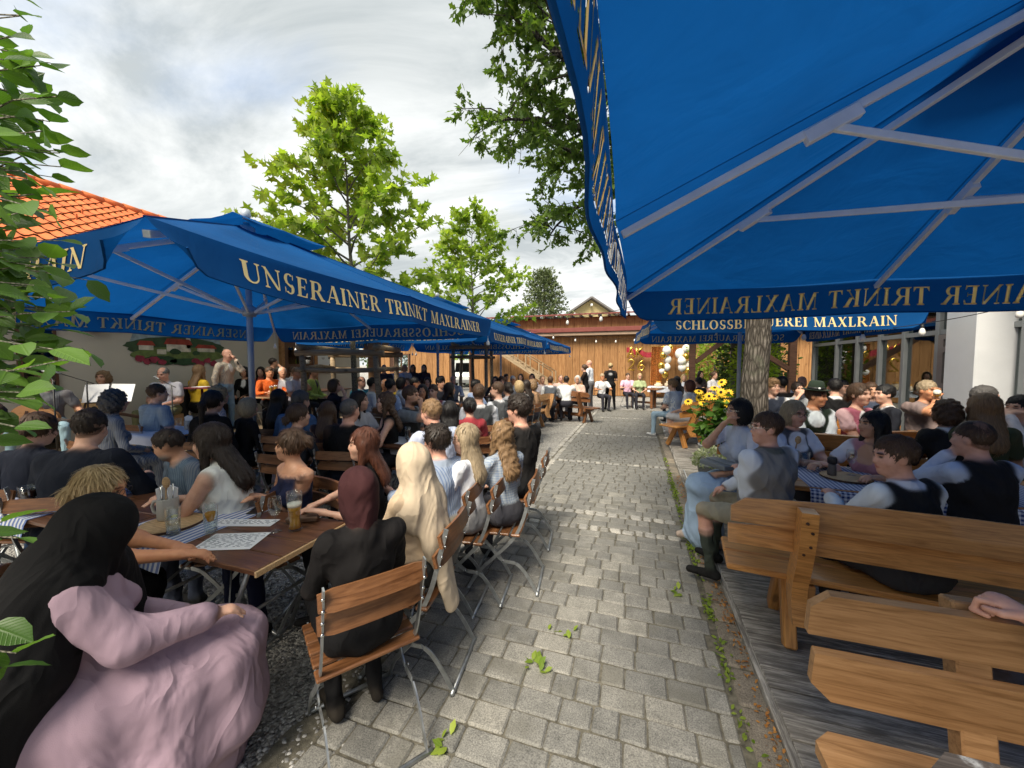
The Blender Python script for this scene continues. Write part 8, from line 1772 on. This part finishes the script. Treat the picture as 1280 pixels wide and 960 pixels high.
for i in range(20):
    a = q.uniform(0, 6.283); r_ = q.uniform(.05, .40); h_ = q.uniform(.95, 1.42) - .25 * r_; tip = Vector((r_ * math.cos(a), r_ * math.sin(a), h_)); stm.tube(bez((.06 * math.cos(a), .06 * math.sin(a), .34), tip, 4, 0, i, .03), [.006, .005, .004, .003, .003], 5)
    f = link('blossom', PETM, pt, tuple(tip), (R(q.uniform(25, 75)), 0, q.uniform(-.9, .5)), (1.15,) * 3); link('eye', EYE, f)
    for k in range(16): u = q.uniform(.15, .93); A.append(Vector((.06 * math.cos(a), .06 * math.sin(a), .34)).lerp(tip, u)); D.append(Vector((q.gauss(0, 1), q.gauss(0, 1), q.gauss(.1, .4))))
stm.build('stems', M['leaf_dark'], pt); link('leaves', leaf_mesh('leaves', np.array(A), np.array(D), OVAL, OVAL_F, .17, M['leaf_hedge'], 4, .6, .4, .2), pt)
p2 = empty('pale_pot_plant', (.98, 5.75, .06), 0, 'low pot of pale green and white flowers at the deck edge', 'potted plant')
MB().lathe([(.12, 0), (.14, .02), (.18, .26), (.19, .27), (.17, .28), (.001, .25)], 22).build('pot', m_plain('grey_pot', (.27, .28, .29), .6), p2)
r_ = np.random.default_rng(4); d = r_.normal(size=(700, 3)); d /= np.linalg.norm(d, axis=1, keepdims=True); d[:, 2] = np.abs(d[:, 2]); link('foliage', leaf_mesh('foliage', d * (.25 * r_.uniform(.5, 1, 700) ** .5)[:, None] + np.array([0, 0, .26]), d, OVAL, OVAL_F, .05, m_leaf('pale_leaf', (.30, .38, .20), (.66, .68, .56), .3), 3), p2)
# ------------------------------------------------------------------ strings of lamps
def bulbs(pts, n, label, sag=.25):
    s_ = empty('string_lights', (0, 0, 0), 0, label, 'string lights'); a, b = Vector(pts[0]), Vector(pts[1]); P = [a.lerp(b, i / 24) + Vector((0, 0, -sag * 4 * (i / 24) * (1 - i / 24))) for i in range(25)]
    MB().tube(P, .006, 5).build('cable', M['black'], s_)
    bm = MB().lathe([(.012, .05), (.016, .03), (.03, .0), (.040, -.04), (.028, -.075), (.001, -.088)], 12).mesh('bulb', m_plain('milk_bulb', (.85, .84, .80), .25) if 'bulbm' not in M else M['bulbm']); sk_ = MB().lathe([(.018, .08), (.02, .03), (.012, .02)], 10).mesh('socket', M['black'])
    for k in range(n): p = P[int((k + .5) * 24 / n)]; o = link('bulb', bm, s_, tuple(p - Vector((0, 0, .09)))); link('socket', sk_, o)
bulbs(((-2.2, 10.4, 2.95), (.6, 7.4, 2.95)), 3, 'string of white bulbs spanning the path below the shed roof', .12)
bulbs(((-5.3, 14.3, 3.35), (1.2, 20.3, 3.2)), 8, 'long string of small white bulbs in front of the shed wall', .45)
bulbs(((2.1, 9.4, 2.6), (4.9, 6.2, 2.6)), 5, 'string of bulbs between the far parasol and the glass front', .35)
# ------------------------------------------------------------------ weeds, litter, fallen sprigs
def scatter(name, label, cat, n, fx, size, mat, seed, kind, up=.5, tm=OVAL, tf=OVAL_F):
    r_ = np.random.default_rng(seed); P = fx(r_, n); D = r_.normal(size=(len(P), 3)); D[:, 2] = np.abs(D[:, 2]) * .5
    o = link(name, leaf_mesh(name, P, D, tm, tf, size, mat, seed, up, .3, 0)); return tag(o, label, cat, kind=kind)
def weeds_f(r_, n):
    c = np.sort(r_.uniform(.9, 7.5, 46)); k = r_.integers(0, 46, n); s = (.5 + 1.2 * np.sin(c * 7) ** 2)
    return np.stack([.492 + r_.normal(size=n) * .018, c[k] + r_.normal(size=n) * .05 * s[k], .006 + np.abs(r_.normal(size=n)) * .012], 1)
scatter('weeds', 'small green weeds growing in the joint beside the kerb', 'weeds', 620, weeds_f, .034, M['leaf_plane'], 3, 'stuff')
scatter('leaf_litter', 'dry orange leaf litter on the kerb along the deck', 'litter', 520, lambda r_, n: np.stack([.605 + r_.normal(size=n) * .028, r_.uniform(.9, 6.2, n), np.full(n, .026)], 1), .026, m_leaf('dry_leaf', (.30, .10, .02), (.52, .27, .08), .2), 6, 'stuff', .9)
for (x, y, n, lab) in ((-.52, 2.02, 16, 'green leaf sprig lying on the paving in mid path'), (-.78, 1.45, 7, 'single green leaf on the paving by the front chair'), (-.42, 2.3, 6, 'small leaf fragments above the sprig on the paving'), (.32, 3.0, 7, 'tuft of weed growing between the pavers near the kerb')):
    scatter('fallen_sprig', lab, 'leaves', n, lambda r_, m: np.stack([x + r_.normal(size=m) * .035, y + r_.normal(size=m) * .03, np.full(m, .018)], 1), .055, M['leaf_plane'], n, None, .8)
